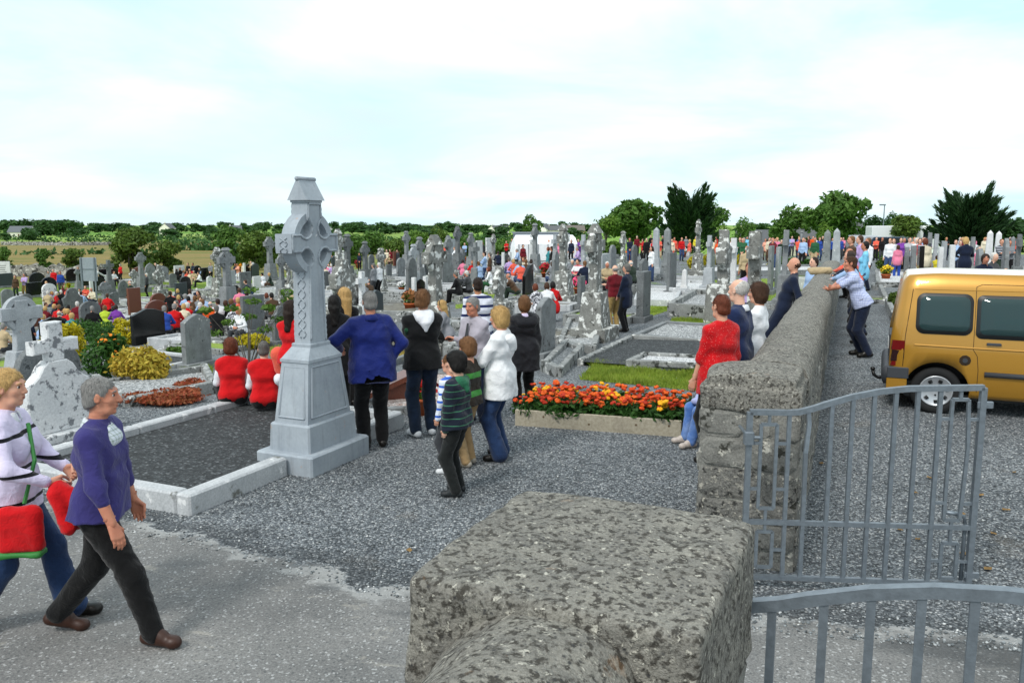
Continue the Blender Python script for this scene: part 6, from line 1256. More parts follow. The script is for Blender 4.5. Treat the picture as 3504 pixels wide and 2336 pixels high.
# hillside crowd below the wall
for row in [
 (51, 942, 'stand', 170, 'f', 'brown', 'dgreen', 'bob', 'brown'), (82, 936, 'folded', 180, 'm', 'lilac', 'khaki', 'short', 'salt'), (168, 928, 'sit', 190, 'f', 'grey', 'black', 'bob', 'grey'), (182, 922, 'stand', 170, 'm', 'red', 'denim', 'short', 'salt'), (205, 928, 'stand', 150, 'm', 'blue', 'dgrey', 'short', 'brown'), (217, 930, 'hunch', 250, 'm', 'black', 'black', 'short', 'dbrown'),
 (266, 914, 'folded', 190, 'f', 'maroon', 'black', 'bob', 'lbrown'), (296, 924, 'sit', 190, 'f', 'blue', 'blue', 'curly', 'white'), (328, 928, 'sit', 200, 'f', 'grey', 'black', 'bob', 'lbrown'), (387, 928, 'sit', 120, 'm', 'white', 'black', 'short', 'brown'), (374, 930, 'sit', 180, 'f', 'beige', 'dgrey', 'bob', 'blond'), (410, 889, 'clasp', 200, 'f', 'red', 'black', 'curly', 'grey'), (530, 875, 'clasp', 250, 'm', 'black', 'black', 'bald', 'white'), (501, 935, 'stand', 260, 'm', 'dgrey', 'black', 'short', 'white'),
 (158, 962, 'sit', 160, 'f', 'white', 'beige', 'bob', 'fair'), (172, 997, 'sit', 70, 'f', 'lilac', 'lgrey', 'bob', 'blond'), (188, 1000, 'sit', 80, 'f', 'red', 'black', 'curly', 'white'), (207, 1027, 'sit', 300, 'f', 'black', 'black', 'long', 'black'), (275, 988, 'sit', 200, 'm', 'white', 'denim', 'short', 'brown', 1.3), (293, 978, 'sit', 170, 'f', 'coral', 'dgrey', 'bob', 'red'), (316, 984, 'sit', 200, 'm', 'cream', 'navy', 'bald', 'grey'), (212, 975, 'sit', 90, 'f', 'maroon', 'black', 'bob', 'brown'), (225, 985, 'sit', 100, 'f', 'coral', 'dgrey', 'bob', 'lbrown'),
 (360, 962, 'stand', 260, 'm', 'dgreen', 'dgrey', 'bald', 'grey'), (365, 1005, 'sit', 350, 'm', 'red', 'black', 'short', 'brown'), (336, 1022, 'sit', 30, 'f', 'maroon', 'black', 'bob', 'lbrown'), (217, 1044, 'hunch', 20, 'f', 'coral', 'black', 'bob', 'black'), (150, 1036, 'sit', 80, 'f', 'grey', 'dgrey', 'bob', 'brown'), (178, 1040, 'sit', 70, 'f', 'navy', 'black', 'bob', 'fair'), (204, 1049, 'sit', 60, 'm', 'stripe', 'navy', 'short', 'black'), (200, 1064, 'sit', 340, 'm', 'black', 'black', 'bald', 'grey'),
 (242, 1073, 'sit', 350, 'f', 'teal', 'black', 'curly', 'fair'), (315, 1048, 'sit', 330, 'm', 'black', 'dgrey', 'short', 'grey'), (357, 1045, 'sit', 340, 'f', 'lime', 'dgrey', 'bob', 'lbrown'), (396, 1043, 'sit', 330, 'f', 'purple', 'black', 'bob', 'dbrown'), (140, 1076, 'sit', 30, 'f', 'lblue', 'lblue', 'bob', 'fair'), (88, 1046, 'stand', 20, 'm', 'navy', 'black', 'short', 'grey'), (3, 1105, 'sit', 20, 'm', 'beige', 'dgrey', 'short', 'grey'),
 (641, 872, 'stand', 200, 'm', 'black', 'black', 'short', 'brown'), (658, 874, 'stand', 210, 'm', 'navy', 'black', 'short', 'dbrown'), (650, 892, 'sit', 190, 'f', 'red', 'red', 'bob', 'lbrown'), (664, 904, 'sit', 180, 'f', 'cream', 'beige', 'curly', 'white'), (648, 906, 'sit', 190, 'f', 'blue', 'navy', 'bob', 'red'), (683, 905, 'sit', 190, 'm', 'dgrey', 'black', 'short', 'grey'), (616, 916, 'sit', 160, 'm', 'black', 'black', 'short', 'brown'), (719, 884, 'clasp', 180, 'm', 'stripe', 'black', 'short', 'brown'),
 (625, 925, 'sit', 90, 'f', 'grey', 'lgrey', 'bob', 'lbrown'), (640, 927, 'sit', 160, 'f', 'coral', 'dgrey', 'bob', 'brown'), (651, 929, 'sit', 180, 'f', 'cream', 'cream', 'bob', 'fair'), (663, 926, 'sit', 170, 'm', 'beige', 'beige', 'short', 'grey'), (683, 930, 'sit', 240, 'm', 'white', 'black', 'short', 'dbrown'), (811, 885, 'folded', 180, 'f', 'peach', 'white', 'bob', 'dbrown'), (802, 844, 'folded', 190, 'f', 'navy', 'denim', 'bob', 'brown'), (831, 845, 'stand', 170, 'f', 'cream', 'black', 'bob', 'fair'), (857, 866, 'folded', 230, 'm', 'beige', 'dgrey', 'bald', 'grey'),
 (900, 934, 'sit', 300, 'f', 'white', 'white', 'short', 'black'), (925, 933, 'sit', 260, 'f', 'dgreen', 'brown', 'bob', 'fair'), (857, 958, 'hunch', 260, 'm', 'navy', 'denim', 'short', 'brown'), (820, 986, 'sit', 330, 'm', 'pink', 'dgrey', 'short', 'brown'), (845, 997, 'sit', 340, 'm', 'red', 'black', 'short', 'dbrown'), (608, 989, 'sit', 330, 'f', 'dgrey', 'black', 'bob', 'fair'), (582, 997, 'sit', 330, 'm', 'black', 'black', 'short', 'dbrown'), (609, 1010, 'sit', 350, 'f', 'maroon', 'black', 'bob', 'fair'), (645, 1014, 'sit', 330, 'f', 'coral', 'black', 'bob', 'black'), (666, 1012, 'sit', 340, 'f', 'brown', 'black', 'bob', 'lbrown'), (673, 986, 'stand', 330, 'm', 'navy', 'black', 'short', 'white', 1.3), (649, 990, 'sit', 340, 'm', 'lgrey', 'black', 'short', 'brown'),
 (627, 1040, 'sit', 345, 'f', 'cream', 'beige', 'bob', 'fair'), (655, 1049, 'sit', 350, 'f', 'brown', 'black', 'bob', 'lbrown', 1.35), (683, 1035, 'sit', 345, 'm', 'navy', 'black', 'short', 'white'), (719, 1032, 'sit', 340, 'm', 'orange', 'brown', 'bald', 'grey'), (770, 1028, 'sit', 350, 'f', 'black', 'black', 'bob', 'brown'), (913, 1003, 'sit', 330, 'f', 'plaid', 'lgrey', 'bob', 'red'), (932, 1002, 'sit', 320, 'm', 'brown', 'dgrey', 'short', 'black'), (1002, 990, 'sit', 330, 'm', 'beige', 'dgrey', 'short', 'white'), (800, 1040, 'sit', 330, 'f', 'floral', 'dgrey', 'bob', 'dbrown'), (740, 1045, 'sit', 340, 'm', 'black', 'black', 'short', 'salt'),
 (1122, 855, 'sit', 200, 'f', 'black', 'black', 'bob', 'fair'), (1137, 854, 'clasp', 230, 'f', 'dgrey', 'black', 'long', 'dbrown'), (1106, 903, 'sit', 200, 'f', 'white', 'black', 'bob', 'black'), (1124, 902, 'sit', 170, 'f', 'white', 'dgrey', 'bob', 'dbrown'), (1093, 912, 'sit', 180, 'f', 'red', 'black', 'bob', 'red'), (1144, 887, 'sit', 180, 'f', 'cream', 'beige', 'bob', 'fair'), (1228, 827, 'clasp', 170, 'f', 'navy', 'black', 'bob', 'brown'), (1306, 820, 'stand', 190, 'f', 'pink', 'white', 'bob', 'blond'), (1322, 817, 'clasp', 180, 'm', 'cream', 'beige', 'short', 'grey'), (1334, 820, 'stand', 200, 'm', 'maroon', 'black', 'short', 'brown'), (1334, 850, 'sit', 180, 'm', 'beige', 'brown', 'short', 'lbrown'), (1358, 816, 'stand', 180, 'f', 'dgrey', 'dgrey', 'long', 'dbrown'),
 (1278, 901, 'clasp', 290, 'm', 'grey', 'dgrey', 'short', 'salt'), (1296, 899, 'pockets', 300, 'm', 'white', 'black', 'short', 'white'), (1266, 954, 'sit', 300, 'm', 'brown', 'dgrey', 'bald', 'salt'), (1250, 963, 'sit', 310, 'f', 'grey', 'black', 'bob', 'fair'), (1411, 863, 'sit', 260, 'f', 'red', 'denim', 'bob', 'black'), (1520, 839, 'stand', 190, 'f', 'coral', 'coral', 'bob', 'red'), (1556, 845, 'folded', 250, 'm', 'white', 'denim', 'short', 'lbrown'), (1574, 842, 'stand', 200, 'm', 'grey', 'navy', 'short', 'brown'), (1590, 828, 'folded', 190, 'm', 'lblue', 'dgrey', 'short', 'grey'),
 (1567, 931, 'sit', 285, 'm', 'black', 'black', 'short', 'salt'), (1603, 926, 'sit', 290, 'm', 'dgrey', 'black', 'short', 'white'), (1658, 862, 'folded', 260, 'm', 'lblue', 'denim', 'short', 'dbrown'), (1676, 864, 'stand', 270, 'm', 'brown', 'dgrey', 'short', 'salt'), (1691, 860, 'sit', 350, 'f', 'yellow', 'beige', 'bob', 'brown'), (1706, 860, 'sit', 340, 'm', 'navy', 'black', 'short', 'dbrown'), (1678, 914, 'sit', 280, 'f', 'white', 'green', 'bob', 'red'), (1652, 818, 'stand', 10, 'f', 'dgrey', 'black', 'bob', 'lbrown'), (1733, 824, 'folded', 190, 'f', 'red', 'black', 'bob', 'brown'), (1752, 817, 'stand', 180, 'm', 'stripe', 'black', 'short', 'lbrown'), (1764, 818, 'stand', 190, 'm', 'black', 'black', 'short', 'brown'), (1782, 822, 'stand', 180, 'f', 'cream', 'beige', 'bob', 'fair'),
 (1773, 852, 'sit', 260, 'm', 'lblue', 'dgrey', 'short', 'grey'), (1790, 837, 'stand', 160, 'f', 'maroon', 'black', 'curly', 'black'), (1780, 890, 'sit', 350, 'm', 'lblue', 'dgrey', 'short', 'grey'), (1799, 887, 'sit', 10, 'm', 'brown', 'black', 'short', 'lbrown'), (1817, 888, 'sit', 10, 'f', 'white', 'cream', 'long', 'dbrown'), (1765, 935, 'hunch', 285, 'm', 'brown', 'dgreen', 'bald', 'grey'), (1851, 834, 'sit', 170, 'f', 'cream', 'lgrey', 'curly', 'fair'), (1876, 845, 'stand', 270, 'f', 'teal', 'grey', 'bob', 'red'), (1888, 843, 'stand', 280, 'm', 'black', 'white', 'short', 'dbrown'), (1853, 819, 'stand', 180, 'm', 'black', 'black', 'short', 'grey'), (1863, 820, 'stand', 170, 'f', 'pink', 'dgrey', 'bob', 'lbrown'), (1878, 819, 'folded', 180, 'm', 'blue', 'dgrey', 'bald', 'grey'), (1911, 829, 'stand', 180, 'f', 'pink', 'pink', 'bob', 'brown'),
 (1955, 820, 'stand', 200, 'f', 'navy', 'black', 'bob', 'black'), (1979, 818, 'folded', 180, 'f', 'purple', 'purple', 'bob', 'dbrown'), (1980, 845, 'sit', 260, 'm', 'lilac', 'denim', 'short', 'grey'), (1958, 888, 'sit', 180, 'f', 'grey', 'grey', 'short', 'white'), (1980, 887, 'sit', 210, 'm', 'whitered', 'black', 'short', 'dbrown'), (2003, 893, 'sit', 350, 'm', 'navy', 'black', 'short', 'lbrown'), (2077, 895, 'sit', 180, 'm', 'beige', 'black', 'short', 'white'), (2165, 891, 'sit', 320, 'm', 'dgreen', 'black', 'bald', 'white'),
 (2155, 814, 'clasp', 180, 'm', 'navy', 'denim', 'short', 'brown'), (2180, 807, 'stand', 190, 'm', 'maroon', 'black', 'short', 'grey'), (2201, 817, 'chin', 260, 'f', 'red', 'black', 'bob', 'dbrown'), (2213, 815, 'stand', 200, 'm', 'black', 'black', 'short', 'grey'), (2233, 820, 'stand', 230, 'f', 'white', 'white', 'bob', 'red'), (2228, 803, 'stand', 190, 'm', 'black', 'black', 'short', 'brown'), (2254, 807, 'stand', 270, 'm', 'cream', 'grey', 'short', 'white'), (2268, 806, 'clasp', 260, 'm', 'black', 'black', 'short', 'grey'), (2360, 819, 'stand', 260, 'f', 'coral', 'lgrey', 'bob', 'fair'), (2452, 809, 'stand', 250, 'f', 'red', 'black', 'long', 'black'), (2300, 818, 'stand', 190, 'f', 'cream', 'coral', 'bob', 'lbrown'), (2348, 806, 'stand', 190, 'f', 'grey', 'black', 'bob', 'dbrown'), (2381, 808, 'stand', 190, 'f', 'yellow', 'dgrey', 'bob', 'brown'), (2308, 812, 'stand', 180, 'm', 'coral', 'dgrey', 'short', 'brown'),
 (2633, 814, 'stand', 180, 'm', 'cream', 'brown', 'short', 'dbrown'), (2655, 816, 'stand', 190, 'm', 'navy', 'black', 'short', 'brown'), (2697, 808, 'folded', 200, 'm', 'lblue', 'navy', 'short', 'dbrown'), (2711, 807, 'folded', 190, 'm', 'lilac', 'dgrey', 'short', 'dbrown'), (2736, 804, 'folded', 240, 'm', 'blue', 'navy', 'short', 'brown'), (2768, 801, 'stand', 280, 'm', 'maroon', 'denim', 'short', 'lbrown'), (2783, 808, 'stand', 190, 'm', 'orange', 'dgreen', 'short', 'brown'), (2791, 810, 'stand', 190, 'f', 'white', 'teal', 'bob', 'brown'), (2816, 807, 'stand', 180, 'm', 'black', 'dgrey', 'short', 'grey'), (2841, 814, 'stand', 20, 'm', 'blue', 'navy', 'short', 'brown'), (2655, 843, 'stand', 180, 'f', 'pink', 'coral', 'bob', 'blond', 1.05), (2850, 815, 'stand', 200, 'f', 'lblue', 'white', 'bob', 'dbrown'), (2755, 818, 'stand', 160, 'f', 'lgrey', 'black', 'bob', 'brown'),
 (2450, 820, 'stand', 200, 'm', 'orange', 'black', 'short', 'brown'), (2540, 815, 'stand', 180, 'f', 'coral', 'black', 'bob', 'lbrown'), (2557, 805, 'stand', 180, 'f', 'sky', 'cream', 'bob', 'grey'), (2500, 825, 'sit', 180, 'f', 'grey', 'black', 'bob', 'brown'), (2620, 817, 'stand', 200, 'f', 'peach', 'brown', 'bob', 'lbrown'), (2675, 820, 'stand', 190, 'm', 'dgreen', 'dgrey', 'short', 'grey'),
]:
    P(*row)
# further off on the car-park side: right of the wall
for row in [(3050, 815, 'stand', 220, 'm', 'white', 'denim', 'short', 'lbrown', 36), (3062, 816, 'stand', 200, 'f', 'lgrey', 'black', 'bob', 'brown', 37), (3078, 838, 'stand', 20, 'f', 'pink', 'blue', 'bob', 'brown', 34), (3086, 813, 'stand', 190, 'f', 'purple', 'black', 'bob', 'dbrown', 38), (3097, 814, 'stand', 180, 'm', 'purple', 'navy', 'short', 'grey', 40), (3116, 812, 'folded', 180, 'm', 'lgrey', 'dgrey', 'short', 'brown', 37), (3132, 811, 'stand', 190, 'm', 'peach', 'khaki', 'short', 'lbrown', 42), (3140, 815, 'stand', 180, 'f', 'white', 'black', 'curly', 'white', 36), (3152, 816, 'stand', 200, 'f', 'red', 'white', 'bob', 'dbrown', 34), (3170, 815, 'stand', 10, 'f', 'cream', 'khaki', 'bob', 'red', 29), (3160, 812, 'stand', 180, 'm', 'lblue', 'navy', 'short', 'grey', 41),
    (3310, 812, 'read', 10, 'f', 'navy', 'denim', 'bob', 'fair', 27), (3213, 874, 'stand', 0, 'm', 'yellow', 'denim', 'short', 'brown', 30), (3376, 841, 'sit', 190, 'f', 'navy', 'black', 'curly', 'dbrown', 23), (3410, 838, 'sitfold', 150, 'm', 'dgrey', 'beige', 'short', 'white', 24), (3432, 818, 'folded', 180, 'm', 'stripe', 'dgreen', 'short', 'lbrown', 33), (3460, 822, 'folded', 190, 'm', 'grey', 'black', 'short', 'brown', 34), (3335, 815, 'stand', 30, 'f', 'white', 'dgrey', 'bob', 'brown', 34), (3350, 825, 'sit', 180, 'f', 'pink', 'black', 'bob', 'grey', 32), (3275, 820, 'stand', 200, 'f', 'lblue', 'navy', 'bob', 'brown', 36), (3290, 823, 'stand', 190, 'm', 'dgreen', 'black', 'short', 'grey', 36)]:
    P(*row[:9], Y=row[9])
g_ = random.Random(5)
for i in range(46):     # the packed rows at the back
    x = g_.uniform(2940, 3500) if i < 26 else g_.uniform(2150, 2900); sx = g_.choice('mf'); top = g_.choice(['white', 'lilac', 'grey', 'navy', 'red', 'black', 'lblue', 'beige', 'cream', 'pink', 'maroon', 'green', 'purple', 'blue', 'lgrey', 'coral'])
    P(x, 812, g_.choice(['stand', 'folded', 'clasp', 'stand']), g_.choice([170, 180, 190, 200, 220]), sx, top, g_.choice(['black', 'dgrey', 'navy', 'denim', 'beige']), g_.choice(['short', 'bald'] if sx == 'm' else ['bob', 'curly', 'long']), g_.choice(list(HAIRC)), Y=g_.uniform(46, 62), vox=.032, desc=' far back')
for i, (x0, x1, y0, y1, n) in enumerate([(575, 705, 988, 1040, 10), (130, 330, 985, 1062, 9), (600, 700, 885, 930, 6), (740, 830, 1010, 1050, 4), (1085, 1150, 900, 915, 3), (1560, 1700, 880, 915, 4), (1740, 1900, 880, 905, 5)]):
    for j in range(n):
        sx = g_.choice('mf'); P(g_.uniform(x0, x1), g_.uniform(y0, y1), 'sit', g_.choice([320, 335, 350, 300, 200]), sx, g_.choice(['red', 'white', 'black', 'navy', 'pink', 'lilac', 'beige', 'coral', 'grey', 'cream', 'maroon', 'lblue']), g_.choice(['black', 'dgrey', 'navy', 'denim']), 'short' if sx == 'm' else g_.choice(['bob', 'curly']), g_.choice(['grey', 'white', 'brown', 'fair', 'dbrown', 'lbrown', 'salt']), desc='')
# kerbs that the seated people use
for p, hd, z in SEATS:
    o = MB().box(-.42, .42, -.30, .04, -.4, z - .03, bev=.02).build('kerb_stone', smat('kerb'), loc=p, rz=-R(hd)); tag(o, 'low stone grave kerb used as a seat by someone in the crowd', 'kerb', 'grave kerbs used as seats')
# larger figures in the middle distance ------------------------------------------------
MID = dict(vox=.016)
P(432, 960, 'clasp', 280, 'm', 'dgreen', 'navy', 'bald', 'white', Y=45, label='bald man in dark green body-warmer standing in profile above the seated rows', **MID)
P(560, 1047, 'sit', 345, 'm', 'blue', 'dgrey', 'short', 'grey', fat=1.1, label='seated grey-haired man in blue jumper beside the black headstone', **MID)
P(594, 1040, 'sit', 350, 'm', 'red', 'dgrey', 'short', 'grey', fat=1.15, label='seated grey-haired man in bright red jumper seen from behind', **MID)
P(2108, 906, 'folded', 335, 'm', 'maroon', 'khaki', 'bald', 'grey', Y=21.5, fat=1.1, label='balding man in dark maroon jumper and khaki trousers with folded arms', **MID)
P(2148, 903, 'clasp', 300, 'm', 'navy', 'black', 'short', 'salt', Y=21.0, hem=.2, label='grey-haired man in long navy coat and black trousers beside the khaki trousers', **MID)
P(2232, 843, 'stand', 250, 'f', 'white', 'denim', 'long', 'dbrown', Y=39, skirt=.25, label='dark-haired woman in white blouse, pink scarf and long denim skirt', **MID)
P(2560, 822, 'stand', 5, 'm', 'beige', 'black', 'bald', 'white', Y=31, label='old man in beige shirt seen from behind by the golden shrubs', **MID)
P(2572, 897, 'pockets', 190, 'f', 'lilac', 'black', 'short', 'red', Y=15.9, label='woman in lilac blouse under a maroon cardigan behind a grey cross', **MID)
P(1838, 972, 'sit', 320, 'f', 'floral', 'white', 'bob', 'red', label='seated auburn-haired woman in a patterned grey and white scarf', **MID)
P(1873, 967, 'sit', 350, 'f', 'white', 'denim', 'bob', 'brown', label='seated brown-haired woman in white top beside the auburn-haired one', **MID)
P(1894, 964, 'sit', 345, 'f', 'red', 'black', 'bob', 'black', label='seated black-haired woman in bright red top seen from behind', **MID)
pn = WALL0 + WD * 7.6 - WN * .34; o_ = P(2775, 866, 'backlean', 285, 'm', 'navy', 'navy', 'bald', 'brown', h=1.76, Y=13.2, label='balding man in navy jumper leaning against the churchyard side of the wall', **MID); o_.location = (pn.x, pn.y, .33); o_.scale = (1, 1, 1)
P(2792, 846, 'stand', 250, 'm', 'lblue', 'navy', 'short', 'dbrown', Y=19.5, label='dark-haired man in light blue shirt behind the navy jumper at the wall', **MID)
P(2965, 826, 'pockets', 290, 'f', 'sky', 'denim', 'short', 'black', Y=22.5, label='short-haired woman in sky blue top and jeans on the gravel path', **MID)
P(2942, 870, 'leanwall', 292, 'f', 'black', 'black', 'bob', 'red', wall=10.4, label='auburn-haired woman in black and yellow leaning on the wall', **MID)
P(2912, 822, 'leanwall', 290, 'm', 'navy', 'dgrey', 'short', 'brown', wall=13.2, label='man in navy jacket over a cream shirt leaning on the wall', **MID)
P(2880, 842, 'leanwall', 294, 'm', 'lblue', 'navy', 'short', 'dbrown', wall=11.9, label='dark-haired man in light blue shirt resting his arms on the wall', **MID)
P(2872, 806, 'leanwall', 288, 'm', 'coral', 'dgrey', 'bald', 'grey', wall=15.2, label='balding man in coral shirt at the far end of the wall', **MID)
P(2916, 802, 'stand', 270, 'm', 'brown', 'black', 'short', 'lbrown', Y=25, label='brown-haired man in brown coat at the far end of the wall', **MID)
P(2945, 806, 'stand', 280, 'm', 'lilac', 'black', 'short', 'brown', Y=26, label='man in lilac shirt beyond the leaning figures at the wall', **MID)
P(2974, 814, 'stand', 260, 'm', 'white', 'navy', 'short', 'lbrown', Y=28, label='man in white shirt beyond the woman in sky blue', **MID)
# ------------------------------------------------------------------ the nearest people, built in detail
def hw(f, k): return f.wr[k]
PURP = cloth('purple_wool', '#3a3670'); BTROU = cloth('black_twill', '#131314'); JEAN = cloth('blue_jeans', '#23375a', 'denim', '#4a6a9c'); DJEAN = cloth('dark_jeans', '#1b2738', 'denim', '#33476a')
GINGHAM = cloth('checked_shirt', '#dde3ea', 'plaid', '#8a9a8c', 34); WHITEC = cloth('white_cotton', '#e3e5ea'); LILACW = cloth('lilac_shirt', '#d6cbe8'); REDC = cloth('red_cotton', '#c8141a'); GREENB = plain('green_strap', '#2f7a35', .6)
def collar(root, f, mat, name='collar', r=.062, h=.03, open_=.35):
    b = MB(); n = 16; rings = []
    for dr, dz in ((.0, .012), (.006, h + .018), (.016, h + .012), (.034, -.006), (.028, -.012)):
        rings.append([tuple(f.neck + f.R @ V3(math.sin(a) * (r + dr), -.004 + math.cos(a) * (r + dr) * -1.0 * .98, dz - .03 - .025 * (1 - math.cos(a)) * .5)) for a in np.linspace(-math.pi + open_ * .4, math.pi - open_ * .4, n)])
    b.loft(rings, caps=False, closed=False); o = b.build(name, mat, parent=root, smooth=True); so_ = o.modifiers.new('thickness', 'SOLIDIFY'); so_.thickness = .006; return o
def box_part(name, root, c, h, mat, r):
    F = Field(np.subtract(c, h) - .06, np.add(c, h) + .06, .012); sl, g = F.sub((-9,) * 3, (9,) * 3); F.put(d_box(*g, c, h, r) + folds(2, .016, 11)(*g), sl, 0, 0); v, q, _ = F.mesh(); return link(name, mesh_data(name, v, q, [mat], smooth=True), root)
# the man in the purple jumper, striding to the right
p = G(375, 2215); p = Vector((-2.53, 4.80, 0))
walk = dict(pel=(0, .02, .90), lean=5, twist=6, al=(-.08, -.36, .13), ar=(.09, .36, .085), kl=(-.05, 1, 0), kr=(.05, 1, 0), heell=.05, wl=(-.27, .10, .84), wr=(.25, .24, .82), el=(-.6, -1, 0), er=(.7, -1, 0), head=(8, -2), toel=(-.25, 1, 0), toer=(.15, 1, 0))
root, f = person_near(p, 92, 1.69, dict(pose=walk, sleeve=.72, fat=1.04, hem=.055), 1, PURP, BTROU, BRN, 'short', 'grey', 'grey-haired man in purple jumper and black trousers striding past', nose=1.25, age=1, curl=(.55, .35), palm={'r': (-.3, -.2, -1), 'l': (.8, .3, 0)}, neckline=(.045, .06, .07), fold=.008, topname='jumper', vox=.0105, short='the man in the purple jumper')
collar(root, f, GINGHAM, 'shirt_collar', .060, .03); cone_part('shirt_front', root, [(f.T(-.04, .06, .44), f.T(.04, .05, .43), .055, .055), (f.T(-.02, .03, .49), f.T(.02, .03, .49), .048, .048)], GINGHAM, .012, .03)
# the woman walking behind him
walk2 = dict(pel=(0, 0, .91), lean=3, al=(-.08, .28, .085), ar=(.09, -.30, .12), heelr=.04, wl=(-.12, .30, 1.03), wr=(.16, .30, 1.02), el=(-1, -.8, -.2), er=(1, -.8, -.2), head=(-4, 0))
root, f = person_near((-3.15, 4.97, 0), 82, 1.70, dict(pose=walk2, sex='f', sleeve=.95, hem=.10, flare=.035), 0, cloth('lilac_banded', '#dcd3ec', 'stripes', '#17171c', 4.6, duty=.11), JEAN, BLK, 'tail', 'fair', 'fair-haired woman in white and black banded shirt and jeans carrying red bags', curl=(.8, .8), fold=.007, topname='shirt', short='the woman with the red bags', vox=.012)
collar(root, f, WHITEC, 'shirt_collar', .06, .03)
box_part('shoulder_bag', root, (.215, .13, .74), (.045, .13, .15), REDC, .042); MB().tube([tuple(f.T(-.03, .10, .46)), (.10, .20, 1.15), (.20, .16, .90)], .013, 6).build('bag_strap', GREENB, parent=root)
box_part('bag_base', root, (.215, .13, .585), (.05, .125, .014), GREENB, .014)
cone_part('folded_jacket', root, [(V3(.14, .34, .98), V3(.18, .50, .88), .06, .045), (V3(.12, .32, .92), V3(.16, .46, .74), .055, .035), (V3(.20, .34, .95), V3(.22, .42, .74), .045, .04)], REDC, .012, .03, folds(3, .016))
# the two women in red waistcoats sitting on the kerb
for (x, yt, hc, hs_, lb, dx) in ((770, 1147, 'red', 'curly', 'woman with auburn hair in a red waistcoat sitting on the plot kerb', 0), (884, 1160, 'salt', 'short', 'woman with short grey hair in a red waistcoat sitting on the plot kerb', 0)):
    q = AT(x, 11.0 if x < 800 else 10.75); root, f = person_near(Vector((q.x, q.y, -.06)), 338 + (8 if x > 800 else 0), 1.66, dict(pose=dict(POSES['sit'], pel=(0, -.06, .33), al=(-.12, .45, .09), ar=(.12, .45, .09), kl=(-.3, .6, 1), kr=(.3, .6, 1), wl=(-.10, .26, .52), wr=(.10, .26, .52), el=(-.5, -1, 0), er=(.5, -1, 0), lean=10), sex='f', fat=1.0, puff=.012, sleeve=.10, hem=.02), 2, REDC, BTROU, BLK, hs_, hc, lb, vox=.014, topname='waistcoat', cut_hem=False, short='the red waistcoats')
    for k in 'lr': cone_part('sleeve', root, [(f.sh[k], f.el[k], .058, .05), (f.el[k], f.wr[k], .05, .038)], WHITEC, .014, .02, folds(1, .006))
# the man in the blue jacket beside the tall cross
q = AT(1262, 9.2); root, f = person_near(Vector((q.x, q.y, 0)), 340, 1.82, dict(pose=dict(POSES['hips'], wl=(-.33, .20, 1.10), el=(-1, -.5, -.3), lean=4), fat=1.28, puff=.012, hem=.17), 1, cloth('blue_nylon', '#142368', rough=.55), BTROU, BLK, 'short', 'grey', 'stout grey-haired man in royal blue jacket leaning by the tall pale cross', fold=.010, topname='jacket', short='the man in the blue jacket'); collar(root, f, cloth('blue_nylon', ''), 'jacket_collar', .066, .03, .2)
# the two women half hidden by the cross and the blue jacket
q = AT(1137, 10.8); root, f = person_near(q, 350, 1.66, dict(pose='stand', sex='f', hem=.3, puff=.01), 0, cm('black'), BTROU, BLK, 'long', 'black', 'woman with long black hair in a black coat beside the tall cross', short='the woman with long black hair')
q = AT(1172, 11.6); person_near(q, 320, 1.72, dict(pose='clasp', sex='f', hem=.2), 0, cm('black'), BTROU, BLK, 'long', 'fair', 'blonde woman in black behind the royal blue jacket', vox=.016)
q = AT(985, 10.4); root, f = person_near(q, 20, 1.62, dict(pose='clasp', sex='f', hem=.05), 0, REDC, cm('dgrey'), BLK, 'long', 'dbrown', 'woman in red top with an orange bag behind the tall cross', vox=.016); cone_part('orange_bag', root, [(V3(-.28, .05, .98), V3(-.26, .12, .78), .10, .12)], cm('coral'), .015, .05, folds(1, .008)); cone_part('white_bag', root, [(V3(-.26, .05, .62), V3(-.20, .10, .56), .09, .1)], WHITEC, .015, .05, folds(2, .008))
# the young man in the hooded jacket
q = G(1445, 1490); q = AT(1440, 9.75); root, f = person_near(Vector((q.x, q.y, 0)), 338, 1.79, dict(pose=dict(POSES['folded'], wl=(.03, .24, 1.02), wr=(-.03, .27, 1.06), head=(-22, 0)), hem=.10, puff=.006), 0, cloth('black_fleece', '#161719'), DJEAN, WHS, 'spiky', 'lbrown', 'young man in black jacket with a white hood, jeans and white trainers', shoename='trainer', fold=.009, topname='jacket', short='the man with the white hood')
cone_part('hood', root, [(f.T(-.07, -.06, .54), f.T(.07, -.06, .54), .055, .055), (f.T(-.05, -.11, .50), f.T(.05, -.11, .50), .06, .06), (f.T(0, -.14, .44), f.T(0, -.155, .36), .065, .02), (f.T(-.09, .0, .53), f.T(-.05, .06, .50), .035, .025), (f.T(.09, .0, .53), f.T(.05, .06, .50), .035, .025)], WHITEC, .012, .04, folds(1, .005))
cone_part('sleeve_panel', root, [(f.sh['l'] + V3(-.035, -.045, -.10), f.el['l'] + V3(-.012, -.04, .02), .03, .022)], cloth('green_panel', '#1d4a32'), .012, .02)
